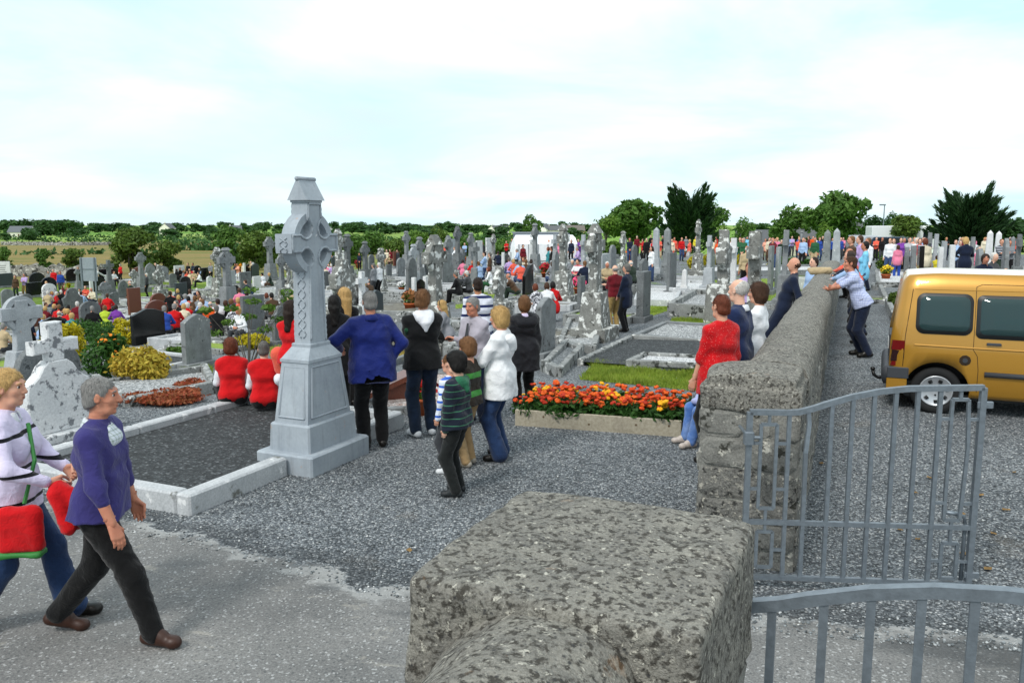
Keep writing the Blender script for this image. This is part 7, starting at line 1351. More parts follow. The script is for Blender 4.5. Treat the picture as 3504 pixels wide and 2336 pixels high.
# the boys
q = AT(1558, 7.55); HOOP = cloth('navy_green_hoops', '#1b2230', 'stripes', '#3a6e54', 12, duty=.14); root, f = person_near(Vector((q.x, q.y, 0)), 292, 1.36, dict(pose='pockets', child=True, hem=.06, puff=.012, fat=1.05), 2, HOOP, cloth('dark_combats', '#1d2020'), plain('dark_trainer', '#24282a', .6), 'fringe', 'black', 'dark-haired boy in navy and green hooped hoodie and dark trousers', fold=.009, topname='hoodie', nose=.7, short='the boy in the hooped hoodie')
GRN = cloth('green_yoke', '#2c6b4e'); cone_part('yoke', root, [(f.T(-.10, -.03, .475), f.T(.10, -.03, .475), .072, .072), (f.T(-.05, -.06, .50), f.T(.05, -.06, .50), .07, .07), (f.T(-.06, .05, .44), f.T(.06, .05, .44), .055, .055), (f.T(0, -.10, .46), f.T(0, -.13, .40), .06, .04)], GRN, .012, .05)
q = AT(1533, 8.25); root, f = person_near(Vector((q.x, q.y, 0)), 300, 1.22, dict(pose='stand', child=True, hem=.06), 0, cloth('blue_white_hoops', '#dfe6f2', 'stripes', '#2f63c8', 9), cm('dgrey'), WHS, 'short', 'lbrown', 'small boy in blue and white hooped top hidden behind the hooped hoodie', nose=.7, vox=.015)
q = AT(1598, 8.5); root, f = person_near(Vector((q.x, q.y, 0)), 300, 1.36, dict(pose='stand', child=True, hem=.06, puff=.01), 0, cloth('brown_green_top', '#2a241d', 'stripes', '#3f8a3c', 4), cm('tan'), plain('pale_trainer', '#9b958a', .6), 'fringe', 'lbrown', 'light-brown-haired boy in brown and green top behind the dark-haired boy', nose=.7, vox=.014)
# the man in the grey shirt with folded arms
q = AT(1632, 10.6); root, f = person_near(Vector((q.x, q.y, -.1)), 226, 1.74, dict(pose=dict(POSES['folded'], wl=(.14, .26, 1.20), wr=(-.10, .30, 1.10), lean=8, head=(8, 0)), fat=1.22), 1, cloth('grey_shirt', '#a8a3ad'), cm('navy'), BLK, 'short', 'grey', 'stocky man in pale grey shirt and dark tie resting with folded arms', belt=BLK, nose=1.1, fold=.008, topname='shirt', short='the man in the pale grey shirt'); collar(root, f, cloth('grey_shirt', ''), 'shirt_collar', .064, .026); MB().add([tuple(f.T(*a)) for a in ((-.018, .10, .50), (.018, .10, .50), (.03, .165, .30), (0, .17, .27), (-.03, .165, .30))], [(0, 1, 2, 3, 4)]).build('tie', cm('dgrey'), parent=root)
# the woman in the white jacket, coats over her arm
q = AT(1712, 8.75); root, f = person_near(Vector((q.x, q.y, 0)), 290, 1.69, dict(pose=dict(POSES['stand'], wl=(-.16, .34, 1.04), wr=(.02, .36, 1.05), el=(-1, -.8, -.3), er=(1, -.8, -.3), head=(-4, 4)), sex='f', hem=.20, puff=.010, flare=.03, fat=1.05), 0, cloth('white_jacket', '#e8eaec'), JEAN, BLK, 'bob', 'fair', 'blonde woman in white jacket and flared jeans with coats over her arm', curl=(.9, .9), fold=.008, topname='jacket', shoename='sandal', short='the woman in the white jacket')
cone_part('hood_bag', root, [(f.T(-.05, -.11, .47), f.T(.05, -.11, .47), .05, .05), (f.T(0, -.13, .43), f.T(.03, -.14, .36), .06, .045)], cloth('white_jacket', ''), .013, .05, folds(2, .008))
cone_part('folded_coat', root, [(V3(-.10, .34, 1.0), V3(-.10, .38, .62), .07, .10), (V3(0, .36, 1.0), V3(.02, .42, .56), .06, .09), (V3(-.16, .30, .96), V3(-.18, .34, .50), .06, .08)], cm('navy'), .015, .06, folds(1, .012)); cone_part('blue_lining', root, [(V3(-.20, .36, .90), V3(-.20, .42, .70), .05, .06)], cloth('cyan_lining', '#1f78c8'), .014, .05); cone_part('camouflage_jacket', root, [(V3(-.14, .38, 1.06), V3(0, .42, 1.05), .06, .05)], cloth('camouflage', '#8d8566', 'floral', '#4f4a34', 18), .014, .05, folds(3, .012))
# the woman in the dark coat, from behind
q = AT(1795, 11.6); root, f = person_near(Vector((q.x, q.y, -.1)), 345, 1.66, dict(pose='stand', sex='f', hem=.30, puff=.016), 0, cloth('charcoal_coat', '#1c1d22', rough=.6), BTROU, BLK, 'bob', 'lbrown', 'brown-haired woman in long charcoal coat with a wide hood, from behind', fold=.011, topname='coat', short='the woman in the charcoal coat')
cone_part('coat_hood', root, [(f.T(-.13, -.05, .47), f.T(.13, -.05, .47), .075, .075), (f.T(-.10, -.10, .42), f.T(.10, -.10, .42), .07, .07)], cloth('charcoal_coat', ''), .014, .05)
collar(root, f, LILACW, 'blouse_collar', .055, .03)
# behind them: striped polo shirt, headband
q = AT(1634, 13.2); person_near(q, 345, 1.80, dict(pose='stand', hem=.1), 3, cloth('striped_polo', '#dfe2ee', 'stripes', '#26305a', 7.0), cm('navy'), BLK, 'short', 'dbrown', 'dark-haired man in blue and white striped polo shirt, from behind', vox=.016, short='the striped polo shirt')
q = AT(1522, 18.0); root, f = person_near(Vector((q.x, q.y, q.z - .0)), 270, 1.66, dict(pose='sit', sex='f', sleeve=.5), 0, cloth('grey_knit', '#85868c'), BTROU, BLK, 'long', 'fair', 'blonde woman with black headband and grey cardigan sitting in profile', vox=.016, short='the woman with the headband'); b = MB(); b.tube([tuple(f.hc + f.Rh @ V3(.088 * math.sin(a), .03, .03 + .095 * math.cos(a))) for a in np.linspace(-1.7, 1.7, 14)], .010, 6); b.build('headband', BLK, parent=root)
o = MB().box(-.5, .5, -.30, .04, -.3, .36, bev=.02).build('kerb_stone', smat('kerb'), loc=q, rz=-R(270)); tag(o, 'low stone grave kerb under the woman with the headband', 'kerb', 'grave kerbs used as seats')
# the group against the wall end
LEDGE = .33; pl = WALL0 - WN * .40 + WD * 3.9; o = MB().box(-.22, .22, -2.2, 6.0, -.3, LEDGE, bev=.03).build('stone_ledge', smat('kerb'), loc=(pl.x, pl.y, 0), rz=-math.atan2(WD.x, WD.y)); tag(o, 'low stone ledge along the inner foot of the boundary wall', 'ledge')
q = AT(2478, 7.45); DOTS = cloth('red_dotted_knit', '#bf141a', 'dots', '#dc8f88', 70, duty=.17); root, f = person_near(Vector((q.x, q.y, LEDGE)), 335, 1.60, dict(pose=dict(POSES['stand'], wl=(-.22, .12, .86)), sex='f', fat=1.12, sleeve=.55, hem=.18), 0, DOTS, BTROU, BLK, 'short', 'red', 'auburn-haired woman in red dotted jumper leaning at the wall end', fold=.006, topname='jumper', short='the woman in the red dotted jumper')
q = AT(2535, 8.1); root, f = person_near(Vector((q.x, q.y, LEDGE)), 300, 1.70, dict(pose=dict(POSES['stand'], head=(-20, 0)), fat=1.12, puff=.012, hem=.15), 2, cloth('navy_jacket', '#1d2a4c'), cm('dgrey'), BLK, 'bald', 'white', 'white-haired old man in navy jacket and red tie by the wall', nose=1.15, age=1, fold=.008, topname='jacket', short='the old man in the navy jacket'); collar(root, f, WHITEC, 'shirt_collar', .062, .026)
q = AT(2605, 8.7); root, f = person_near(Vector((q.x, q.y, LEDGE)), 300, 1.62, dict(pose='clasp', sex='f', hem=.1), 0, cm('white'), cm('navy'), BLK, 'bob', 'brown', 'brown-haired woman in white jacket sheltered by the wall', vox=.014, short='the woman sheltered by the wall')
q = AT(2372, 9.45); root, f = person_near(Vector((q.x + .34, q.y - .1, .0)), 262, 1.5, dict(pose=dict(POSES['sit'], pel=(0, -.06, .40), wl=(-.06, .26, .58), wr=(.08, .26, .60)), child=True), 0, cm('lgrey'), cloth('faded_jeans', '#4a6fae', 'denim', '#a9c0e2'), plain('silver_shoe', '#b8ada4', .4), 'long', 'lbrown', 'child in faded jeans sitting against the wall end with a cap on the knees', vox=.014, short='the child in faded jeans'); cone_part('cap', root, [(V3(-.06, .22, .64), V3(.08, .22, .64), .085, .085), (V3(0, .32, .62), V3(.04, .34, .61), .05, .04)], cloth('lilac_cap', '#aab0d8'), .013, .04)
o = MB().box(-.3, .3, -.24, .04, -.05, .27, bev=.03).build('stone_block', ROCK, loc=(q.x + .34, q.y - .1, 0), rz=-R(262)); tag(o, 'rough stone block used as a seat against the wall end', 'stone')
# the man in the checked shirt leaning on the far side of the wall
pc = WALL0 + WD * 9.0 + WN * .72; q = Vector((pc.x, pc.y, float(ground(pc.x, pc.y)))); CHECK = cloth('pale_check', '#c3cce8', 'plaid', '#8894c8', 24); root, f = person_near(q, 283, 1.78, dict(pose='leanwall', sleeve=.40, fat=1.08), 1, CHECK, cm('navy'), BLK, 'short', 'brown', 'man in pale checked short-sleeved shirt leaning on the stone wall', belt=BRN, nose=1.15, vox=.014, topname='shirt', fold=.008, short='the man in the checked shirt')
q = AT(2868, 17.2); cp = q; o = cone_part('folded_coat', None, [(V3(-.2, 0, 0), V3(.3, 0, .02), .08, .07), (V3(-.25, .05, .06), V3(.28, -.03, .07), .06, .06)], cm('beige'), .02, .05, folds(2, .015)); pw = WALL0 + WD * 13.6; o.scale = (.8, .8, .8); o.location = (pw.x, pw.y, 1.50); o.name = 'folded_coat'; tag(o, 'beige coat lying folded on top of the stone wall', 'coat'); THINGS.append((o, o['label'], None))
# ------------------------------------------------------------------ the gold van
def van():
    gold = plain('gold_paint', '#b08026', .30, .5, .35, coat=.6); trim = plain('grey_plastic', '#3a3d42', .55); rub = plain('tyre_rubber', '#1b1c1d', .85, bmp=.002, bs=80); glass_d = plain('seal_black', '#141617', .4); silver = plain('wheel_silver', '#b9bcc0', .35, .5, .6); redl = plain('tail_lens_red', '#6a0d0f', .2, .6); smoke = plain('tail_lens_smoke', '#2a1416', .2, .6); roofm = plain('pale_roof', '#d9d5cc', .45, coat=.3)
    gm, t, b, co = new_mat('tinted_glass'); b.inputs['Base Color'].default_value = C('#3d5a5c'); b.inputs['Roughness'].default_value = .03; b.inputs['Specular IOR Level'].default_value = .7
    tr = t.node('ShaderNodeBsdfTransparent'); tr.inputs[0].default_value = (.55, .68, .68, 1); ms = t.node('ShaderNodeMixShader'); ms.inputs[0].default_value = .45; t.l(tr.outputs[0], ms.inputs[1]); t.l(b.outputs[0], ms.inputs[2]); t.l(ms.outputs[0], t.n['Material Output'].inputs[0])
    hd = math.atan2(-.41, .912); P0 = Vector((4.88, 10.46)); z0 = float(ground(P0.x + .6, P0.y)) - .02
    root = empty('van', (P0.x, P0.y, z0), hd); lb = 'metallic gold van with a pale roof parked on the gravel'; tag(root, lb, 'van'); THINGS.append((root, lb, 'the gold van'))
    # local: x from the tail (0) to the nose (4.1), near side at y = 0, far side y = 1.72
    Wd = 1.72
    def roof(x): return float(np.interp(x, [0, .12, .5, 2.2, 2.75, 3.15, 3.6, 4.0, 4.1], [1.70, 1.78, 1.81, 1.80, 1.72, 1.25, 1.05, .88, .72]))
    def sec(x):
        """half cross-section (inset from the near side, z) from sill to roof centre"""
        r = roof(x); e = float(np.interp(x, [0, .04, .12, 3.6, 4.0, 4.1], [.09, .035, .0, .0, .10, .22])); top = r
        zs = [.24, .30, .55, .80, .92, 1.02, 1.15]; ins = [.05, .012, 0, .004, .012, .03, .045]
        out = []
        for z, i in zip(zs, ins): out.append((i + e, min(z, top - .12)))
        up = top - .05
        for f, i in ((.35, .10), (.7, .155), (1.0, .20)): out.append((i + e, 1.15 + (up - 1.15) * f if up > 1.15 else top - .1 + .03 * f))
        out += [(.24 + e, top - .022), (.32 + e, top - .006), (.55, top + .006), (Wd / 2, top + .012)]
        return out
    xs = sorted(set([0, .03, .08, .15, .3] + list(np.linspace(.45, 3.9, 40)) + [4.0, 4.06, 4.1])); rings = []
    for x in xs:
        s_ = sec(x); xo = float(np.interp(x, [0, .2], [1, 0]))
        rg_ = []
        for y, z in s_: rg_.append((x + xo * max(0, z - .95) * .14, y, z))
        for y, z in s_[::-1][1:]: rg_.append((x + xo * max(0, z - .95) * .14, Wd - y, z))
        rings.append(rg_)
    b_ = MB(); b_.loft([r_[::-1] for r_ in rings]); n = len(rings[0])
    body = b_.build('body', gold, roofm, parent=root, smooth=False)
    me = body.data
    for pl in me.polygons:
        c = pl.center; pl.material_index = 1 if c.z > roof(c.x) - .035 and c.x < 2.8 else 0; pl.use_smooth = True  # faces along the top take a paler colour than the gold sides
    # wheel arches cut through
    for wx in (.56, 3.30):
        cut = MB(); cut.tube([(wx, -.3, .30), (wx, Wd + .3, .30)], .375, 40); co_ = cut.build('arch_cutter', parent=None); co_.matrix_world = root.matrix_world if False else Matrix.Translation((P0.x, P0.y, z0)) @ Matrix.Rotation(hd, 4, 'Z')
        bpy.context.view_layer.update(); md = body.modifiers.new('arch', 'BOOLEAN'); md.operation = 'DIFFERENCE'; md.object = co_; md.solver = 'EXACT'
        dg = bpy.context.evaluated_depsgraph_get(); nm = bpy.data.meshes.new_from_object(body.evaluated_get(dg)); body.modifiers.clear(); body.data = nm; nm.name = 'body'; bpy.data.objects.remove(co_)
    # inside: dark liner, seats, floor
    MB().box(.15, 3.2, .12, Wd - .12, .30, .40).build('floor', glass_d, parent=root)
    seatm = cloth('seat_fabric', '#3a4450')
    for sx in (1.15, 2.0):
        for sy in (.25, .95): MB().box(sx, sx + .5, sy, sy + .5, .45, .68, bev=.05).box(sx - .08, sx + .06, sy + .02, sy + .48, .62, 1.22, bev=.05).box(sx - .06, sx + .03, sy + .12, sy + .38, 1.24, 1.42, bev=.04).build('seat', seatm, parent=root)
    # side glazing: black surrounds and panes laid on the leaning upper side
    def side_y(z, x): s_ = sec(x); ys = [q[0] for q in s_[:11]]; zz_ = [q[1] for q in s_[:11]]; return float(np.interp(z, zz_, ys))
    def rr(x0, x1, z0_, z1_, rad, n=6):
        pts = []
        for cx_, cz, a0 in ((x1 - rad, z0_ + rad, -90), (x1 - rad, z1_ - rad, 0), (x0 + rad, z1_ - rad, 90), (x0 + rad, z0_ + rad, 180)):
            for i in range(n + 1): a = R(a0 + 90 * i / n); pts.append((cx_ + rad * math.cos(a), cz + rad * math.sin(a)))
        return pts
    def panel(name, pts, off, mat, mirror=True, parent=root, th=.004):
        """a plate hugging the body side, with a rim"""
        o_ = None
        for far in ((False, True) if mirror else (False,)):
            b2 = MB(); c = (sum(p[0] for p in pts) / len(pts), sum(p[1] for p in pts) / len(pts)); V = []
            def pt(x, z, o): y = side_y(z, max(.15, min(3.5, x))) - o; return (x, Wd - y if far else y, z)
            rings_ = [[pt(c[0] + (p[0] - c[0]) * s_, c[1] + (p[1] - c[1]) * s_, off if s_ < 1 else off - th) for p in pts] for s_ in (1.0, .985, .6, .25)]
            if not far: rings_ = [r_[::-1] for r_ in rings_]
            m_ = len(pts); V = [p for r_ in rings_ for p in r_]; f = []
            for k in range(3):
                for i in range(m_): j = (i + 1) % m_; f.append((k * m_ + i, k * m_ + j, (k + 1) * m_ + j, (k + 1) * m_ + i))
            f.append(tuple(3 * m_ + i for i in range(m_))); b2.add(V, f); o_ = b2.build(name, mat, parent=parent, smooth=True)
        return o_
    w1 = panel('rear_side_window', rr(.28, .92, 1.03, 1.54, .10), .013, glass_d); w2 = panel('sliding_door_window', rr(.955, 1.86, 1.00, 1.53, .07), .013, glass_d); w3 = panel('front_door_window', [(1.94, 1.00), (2.85, 1.0), (2.98, 1.06), (2.62, 1.46), (2.5, 1.52), (1.94, 1.52)], .013, glass_d)
    panel('pane', rr(.32, .885, 1.075, 1.505, .08), .019, gm, parent=w1, mirror=False); panel('pane', rr(1.0, 1.81, 1.05, 1.495, .06), .019, gm, parent=w2, mirror=False); panel('pane', [(2.12, 1.06), (2.8, 1.06), (2.55, 1.46), (2.12, 1.47)], .019, gm, parent=w3, mirror=False)
    # shut lines, swage, side moulding, filler cap
    dk = plain('shut_line', '#2c1d08', .6)
    def seam(pts, r=.0035, name='shut_line', mat=dk):
        b2 = MB(); P_ = []
        for (xa, za), (xb, zb) in zip(pts[:-1], pts[1:]):
            for i in range(7): f = i / 7; x, z = xa + (xb - xa) * f, za + (zb - za) * f; P_.append((x, side_y(z, max(.15, x)) - .001, z))
        b2.tube(P_, r, 5); b2.build(name, mat, parent=root)
    seam([(.94, 1.63), (.94, 1.0), (.94, .86), (.99, .78), (1.01, .6), (1.01, .28)]); seam([(.94, 1.63), (1.0, 1.66), (1.9, 1.66)]); seam([(1.90, 1.66), (1.90, .28)]); seam([(3.0, 1.0), (3.02, .7), (2.98, .3)]); seam([(.16, .60), (.17, 1.0), (.24, 1.68)], .004)
    seam([(.25, 1.585), (2.6, 1.585)], .005, 'gutter_line', gold); seam([(.28, .885), (1.08, .875), (3.2, .865)], .012, 'swage_line', gold)
    for far in (False, True): MB().tube([(1.08, (side_y(.56, 1.5) - .012) if not far else Wd - side_y(.56, 1.5) + .012, .56), (2.96, (side_y(.56, 1.5) - .012) if not far else Wd - side_y(.56, 1.5) + .012, .55)], .033, 8).build('side_moulding', trim, parent=root, smooth=True)
    b2 = MB(); yf = side_y(.73, 1.0); b2.tube([(.86, yf - .006, .72), (.86, yf + .004, .72)], .062, 24); b2.build('filler_recess', dk, parent=root); MB().tube([(.86, yf - .016, .72), (.86, yf - .004, .72)], .030, 16).build('filler_cap', trim, parent=root); seam([(.86 + .065 * math.cos(a), .72 + .065 * math.sin(a)) for a in np.linspace(0, 6.3, 10)], .003)
    for hx in (1.08, 2.06): MB().box(hx, hx + .16, side_y(.93, 1.3) - .026, side_y(.93, 1.3) + .01, .925, .955, bev=.008).build('door_handle', trim, parent=root)
    # tail: lamps, bumper, tow ball, tailgate glass
    for far in (False, True):
        m_ = (lambda y: Wd - y) if far else (lambda y: y)
        for za, zb, mt in ((.66, .80, smoke), (.805, .93, redl), (.60, .655, redl)):
            b2 = MB(); b2.add([(.17, m_(.0 + .002), za), (.02, m_(.03), za), (-.005, m_(.16), za), (.17, m_(.002), zb), (.03, m_(.03), zb), (.005, m_(.16), zb)], [(0, 1, 4, 3), (1, 2, 5, 4)] if not far else [(3, 4, 1, 0), (4, 5, 2, 1)]); b2.build('tail_lamp', mt, parent=root)
    b2 = MB(); prof = [(-.06, .36), (-.085, .44), (-.075, .55), (-.03, .585), (.05, .585), (.05, .34)]
    rings_ = []
    for y, k in ((-.012, .42), (.03, -.02), (.12, -.0), (Wd / 2, -.03), (Wd - .12, 0), (Wd - .03, -.02), (Wd + .012, .42)): rings_.append([((x if x > .04 else x + max(0, k)) if k < .3 else (x + .42 if x < .04 else .46), y, z) for x, z in prof])
    b2.loft([[(x, .02, z) for x, z in prof]] + [[(x, y, z) for x, z in prof] for y in (.10, Wd / 2, Wd - .10, Wd - .02)]); b2.build('rear_bumper', trim, parent=root, smooth=True)
    for far in (False, True): yy = -.012 if not far else Wd - .03; MB().box(-.02, .235, yy, yy + .042, .445, .585, bev=.012).build('bumper_corner', trim, parent=root); MB().box(-.02, .22, yy + .006, yy + .036, .26, .443, bev=.012).build('bumper_lower', gold, parent=root)
    MB().tube([(.05, Wd / 2 - .25, .33), (-.12, Wd / 2 - .25, .33), (-.17, Wd / 2 - .25, .36), (-.19, Wd / 2 - .25, .42)], .022, 8).lathe([(.001, .41), (.026, .425), (.032, .445), (.026, .465), (.001, .478)], 12, (-.19, Wd / 2 - .25)).build('tow_ball', glass_d, parent=root, smooth=True)
    MB().add([(.035, .22, 1.05), (.035, Wd - .22, 1.05), (.105, Wd - .27, 1.58), (.105, .27, 1.58)], [(3, 2, 1, 0)]).build('tailgate_glass', gm, parent=root); MB().box(-.01, .05, .45, Wd - .45, .66, .95, bev=.01).build('number_plate_panel', trim, parent=root); MB().box(-.016, -.008, .60, 1.12, .74, .85).build('number_plate', plain('plate_white', '#d9d9d4', .4), parent=root)
    MB().add([(2.78, .16, 1.70), (2.78, Wd - .16, 1.70), (3.22, Wd - .12, 1.22), (3.22, .12, 1.22)], [(0, 1, 2, 3)]).build('windscreen', gm, parent=root); MB().box(4.02, 4.16, .05, Wd - .05, .3, .56, bev=.03).build('front_bumper', trim, parent=root)
    for y in (.12, Wd - .42): MB().box(3.92, 4.06, y, y + .3, .62, .80, bev=.03).build('headlight', plain('lamp_glass', '#cfd4d6', .1, .6), parent=root)
    # wheels
    for wx in (.56, 3.30):
        for far in (False, True):
            y = .03 if not far else Wd - .03; s_ = 1 if not far else -1; e = empty('wheel', (wx, y, .30), 0, root)
            def lat(name, prof, mt, nn=40, caps=True):
                b3 = MB(); b3.loft([[(r_ * math.cos(2 * math.pi * k / nn), yy * s_, r_ * math.sin(2 * math.pi * k / nn)) for k in range(nn)] for r_, yy in prof], caps=caps); return b3.build(name, mt, parent=e, smooth=True)
            lat('tyre', caps=False, prof=[(.19, .02), (.205, .0), (.24, -.012), (.285, .0), (.30, .03), (.302, .10), (.30, .165), (.27, .185), (.19, .18)], mt=rub); lat('rim', [(.001, .03), (.06, .026), (.15, .02), (.182, .0), (.192, -.004), (.200, .012), (.20, .05)], silver)
            for k in range(7):
                a = 2 * math.pi * k / 7 + .3; b3 = MB(); b3.tube([(.115 * math.cos(a), .012 * s_, .115 * math.sin(a)), (.150 * math.cos(a), .008 * s_, .150 * math.sin(a))], .024, 10); b3.build('vent_hole', glass_d, parent=e)
            for k in range(4): a = 2 * math.pi * k / 4; b3 = MB(); b3.tube([(.055 * math.cos(a), .02 * s_, .055 * math.sin(a)), (.055 * math.cos(a), .03 * s_, .055 * math.sin(a))], .013, 8); b3.build('wheel_bolt', glass_d, parent=e)
    # dark wheel-housing liners
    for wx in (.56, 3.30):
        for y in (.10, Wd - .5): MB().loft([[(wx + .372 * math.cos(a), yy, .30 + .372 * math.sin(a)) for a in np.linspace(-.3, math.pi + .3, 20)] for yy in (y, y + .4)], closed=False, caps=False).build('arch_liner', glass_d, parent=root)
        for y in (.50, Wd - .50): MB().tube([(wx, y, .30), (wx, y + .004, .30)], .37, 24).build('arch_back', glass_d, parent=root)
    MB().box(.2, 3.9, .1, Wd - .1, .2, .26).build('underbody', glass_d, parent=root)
van()
# ------------------------------------------------------------------ parked vehicles far off
def car(px, Y, heading, L, Wc, Hc, paint, label, vanlike=False):
    p = AT(px, Y); root = empty('parked_car', p, R(heading)); tag(root, label, 'car'); THINGS.append((root, label, None)); gl = plain('dark_window', '#1a2026', .1, .7); rub = plain('tyre_rubber', '#1b1c1d')
    prof = [(0, .25), (L, .25), (L, .62), (L * .97, .72), (L * .76, .86), (L * .62, Hc), (L * .12, Hc), (0, .9)] if not vanlike else [(0, .25), (L, .25), (L, .85), (L * .93, 1.1), (L * .80, Hc * .94), (L * .74, Hc), (.05, Hc), (0, Hc * .95)]
    MB().prism(prof, 0, Wc, bev=.05).build('body', paint, parent=root)
    wp = [(L * .64, .88), (L * .74, .88), (L * .61, Hc - .08), (L * .17, Hc - .08), (L * .1, .92)] if not vanlike else [(L * .76, 1.1), (L * .89, 1.1), (L * .80, Hc * .86), (L * .76, Hc * .88)]
    MB().prism(wp, -.01, .02).build('side_window', gl, parent=root); MB().prism(wp, Wc - .02, Wc + .01).build('side_window', gl, parent=root)
    for wx in (L * .18, L * .80):
        for y in (-.01, Wc - .19): e = MB(); e.tube([(wx, y, .3), (wx, y + .2, .3)], .3, 20); e.build('wheel', rub, parent=root, smooth=False)
car(2985, 70, -8, 5.4, 2.0, 2.2, plain('van_white', '#e3e6e8', .3, coat=.4), 'white panel van parked behind the crowd at the wall', True)
car(2968, 55, -6, 4.0, 1.7, 1.42, plain('car_blue', '#1c3044', .25, coat=.5), 'dark blue hatchback parked in front of the white van')
car(3012, 62, 80, 4.0, 1.7, 1.42, plain('car_silver', '#aeb3b8', .3, .5, .3, coat=.4), 'silver car parked behind the far path')
# street lamp, notice board, sign slab
p = AT(3022, 76); r_ = empty('lamp_post', p); tag(r_, 'slim grey lamp post in front of the dark conifers', 'lamp post'); THINGS.append((r_, r_['label'], None)); MB().tube([(0, 0, 0), (0, 0, 4.4)], [.07, .045], 8).build('post', GALV, parent=r_); MB().box(-.45, .1, -.08, .08, 4.38, 4.5, bev=.02).build('lantern', GALV, parent=r_)
p = TOP(300, 882, 3.0); r_ = empty('notice_board', p, R(-8)); tag(r_, 'grey metal back of a notice board on two posts', 'sign'); THINGS.append((r_, r_['label'], None)); MB().box(-.62, .62, -.03, .03, 1.4, 3.0, bev=.01).build('panel', plain('sign_back', '#8d979e', .5, var=.1), parent=r_)
for x in (-.5, .5): MB().box(x - .05, x + .05, -.09, -.03, -.3, 3.0).build('post', GALV, parent=r_)
MB().box(-.62, .62, -.05, -.031, 2.18, 2.24).build('cross_rail', GALV, parent=r_)
p = TOP(12, 888, 1.9); r_ = empty('white_slab', p, R(10)); tag(r_, 'tall white slab lettered with dark lines at the low corner', 'slab'); THINGS.append((r_, r_['label'], None)); MB().box(-.5, .5, -.08, .08, -.3, 1.9, bev=.01).build('panel', smat('white'), parent=r_)
for k in range(6): MB().box(-.36, .1 + .05 * (k % 3), -.086, -.079, .5 + k * .2, .55 + k * .2).build('line_of_lettering', plain('dark_ink', '#3a3d40'), parent=r_)
# ------------------------------------------------------------------ flower bed with a timber edge
def flower_bed():
    A_ = G(1762, 1457); B_ = G(2330, 1497); u = (B_ - A_); L = u.length; u = u / L; ang = math.atan2(u.y, u.x)
    wood = stone('sawn_timber', '#9a917c', '#bdb49c', 2, dark='#6f6652', ldark=.5, lsc=3, bmp=.002, streak=0)
    root = empty('flower_bed', (A_.x, A_.y, 0), ang); lb = 'long raised flower bed edged with a pale timber board'; tag(root, lb, 'flower bed'); THINGS.append((root, lb, None)); D_ = 1.05
    MB().box(0, L, 0, .045, -.05, .20, bev=.006).build('front_board', wood, parent=root); MB().box(0, .045, .046, D_, -.05, .20, bev=.006).build('side_board', wood, parent=root)
    for s_ in (.18, .46, .74, .93): MB().tube([(s_ * L, -.002, .10 + .03 * math.sin(s_ * 9)), (s_ * L, .004, .10 + .03 * math.sin(s_ * 9))], .014, 10).build('knot', plain('timber_knot', '#5f4f3a', .8), parent=root)
    MB().add([(.04, .04, .15), (L, .04, .15), (L, D_, .12), (.04, D_, .12)], [(0, 1, 2, 3)]).build('soil', plain('garden_soil', '#3a2f24', .95, var=.3, vs=14, bmp=.02, bs=30), parent=root)
    g = random.Random(4); grn = leafmat('marigold_leaves', '#1f3d16', '#335a22', '#41692a', 8.0)
    fol = []
    for k in range(4): q, f = leaves([((0, 0, .10), (.13, .13, .12)), ((.05, .04, .05), (.12, .12, .08))], 130, .035, 60 + k, stretch=2.2); fol.append(mesh_data('foliage', q, f, [grn]))
    def bloom(col, k):
        b = MB(); n = 12; rings = [[(r_ * (1 + .10 * ((i + j) % 2)) * math.cos(2 * math.pi * i / n), r_ * (1 + .10 * ((i + j) % 2)) * math.sin(2 * math.pi * i / n), z + .004 * ((i * 7 + j * 3) % 3)) for i in range(n)] for j, (r_, z) in enumerate(((.012, -.012), (.034, -.006), (.038, .006), (.030, .018), (.016, .026), (.004, .026)))]
        b.loft(rings); return b.data('bloom', col)
    cols = [bloom(plain('petal_orange', '#c8420c', .7, var=.35, vs=60), 0), bloom(plain('petal_red', '#a82a0a', .7, var=.35, vs=60), 1), bloom(plain('petal_deep', '#d65a10', .7, var=.35, vs=60), 2), bloom(plain('petal_yellow', '#e8a80c', .7, var=.3, vs=60), 3)]
    n = 0
    for j in range(4):
        for i in range(17):
            sx = (i + .5 + (j % 2) * .4 + g.uniform(-.25, .25)) / 17.4 * L; sy = .13 + j * .235 + g.uniform(-.06, .06)
            if sx > L - .02: continue
            yel = g.random() < .17; pl = empty('marigold_plant', (0, 0, 0)); M_ = Matrix.Translation((A_.x, A_.y, 0)) @ Matrix.Rotation(ang, 4, 'Z') @ Matrix.Translation((sx, sy, .13)); pl.matrix_world = M_
            pl.rotation_euler = (0, 0, g.random() * 6.28); s_ = g.uniform(.85, 1.15); pl.scale = (s_,) * 3
            link('foliage', g.choice(fol), pl)
            for k in range(g.choice([4, 5, 5, 6])):
                o = link('bloom', cols[3] if yel else g.choice(cols[:3]), pl); a = g.random() * 6.28; rr = .13 * math.sqrt(g.random()); o.location = (rr * math.cos(a), rr * math.sin(a), .205 + g.uniform(-.045, .055)); o.rotation_euler = (g.uniform(-.5, .5), g.uniform(-.5, .5), g.random() * 6); q = g.uniform(.6, 1.1); o.scale = (q,) * 3
            tag(pl, 'marigold plant with yellow blooms in the timber-edged bed' if yel else 'marigold plant with orange and red blooms in the timber-edged bed', 'flowers', 'marigolds in the timber-edged bed'); n += 1
flower_bed()
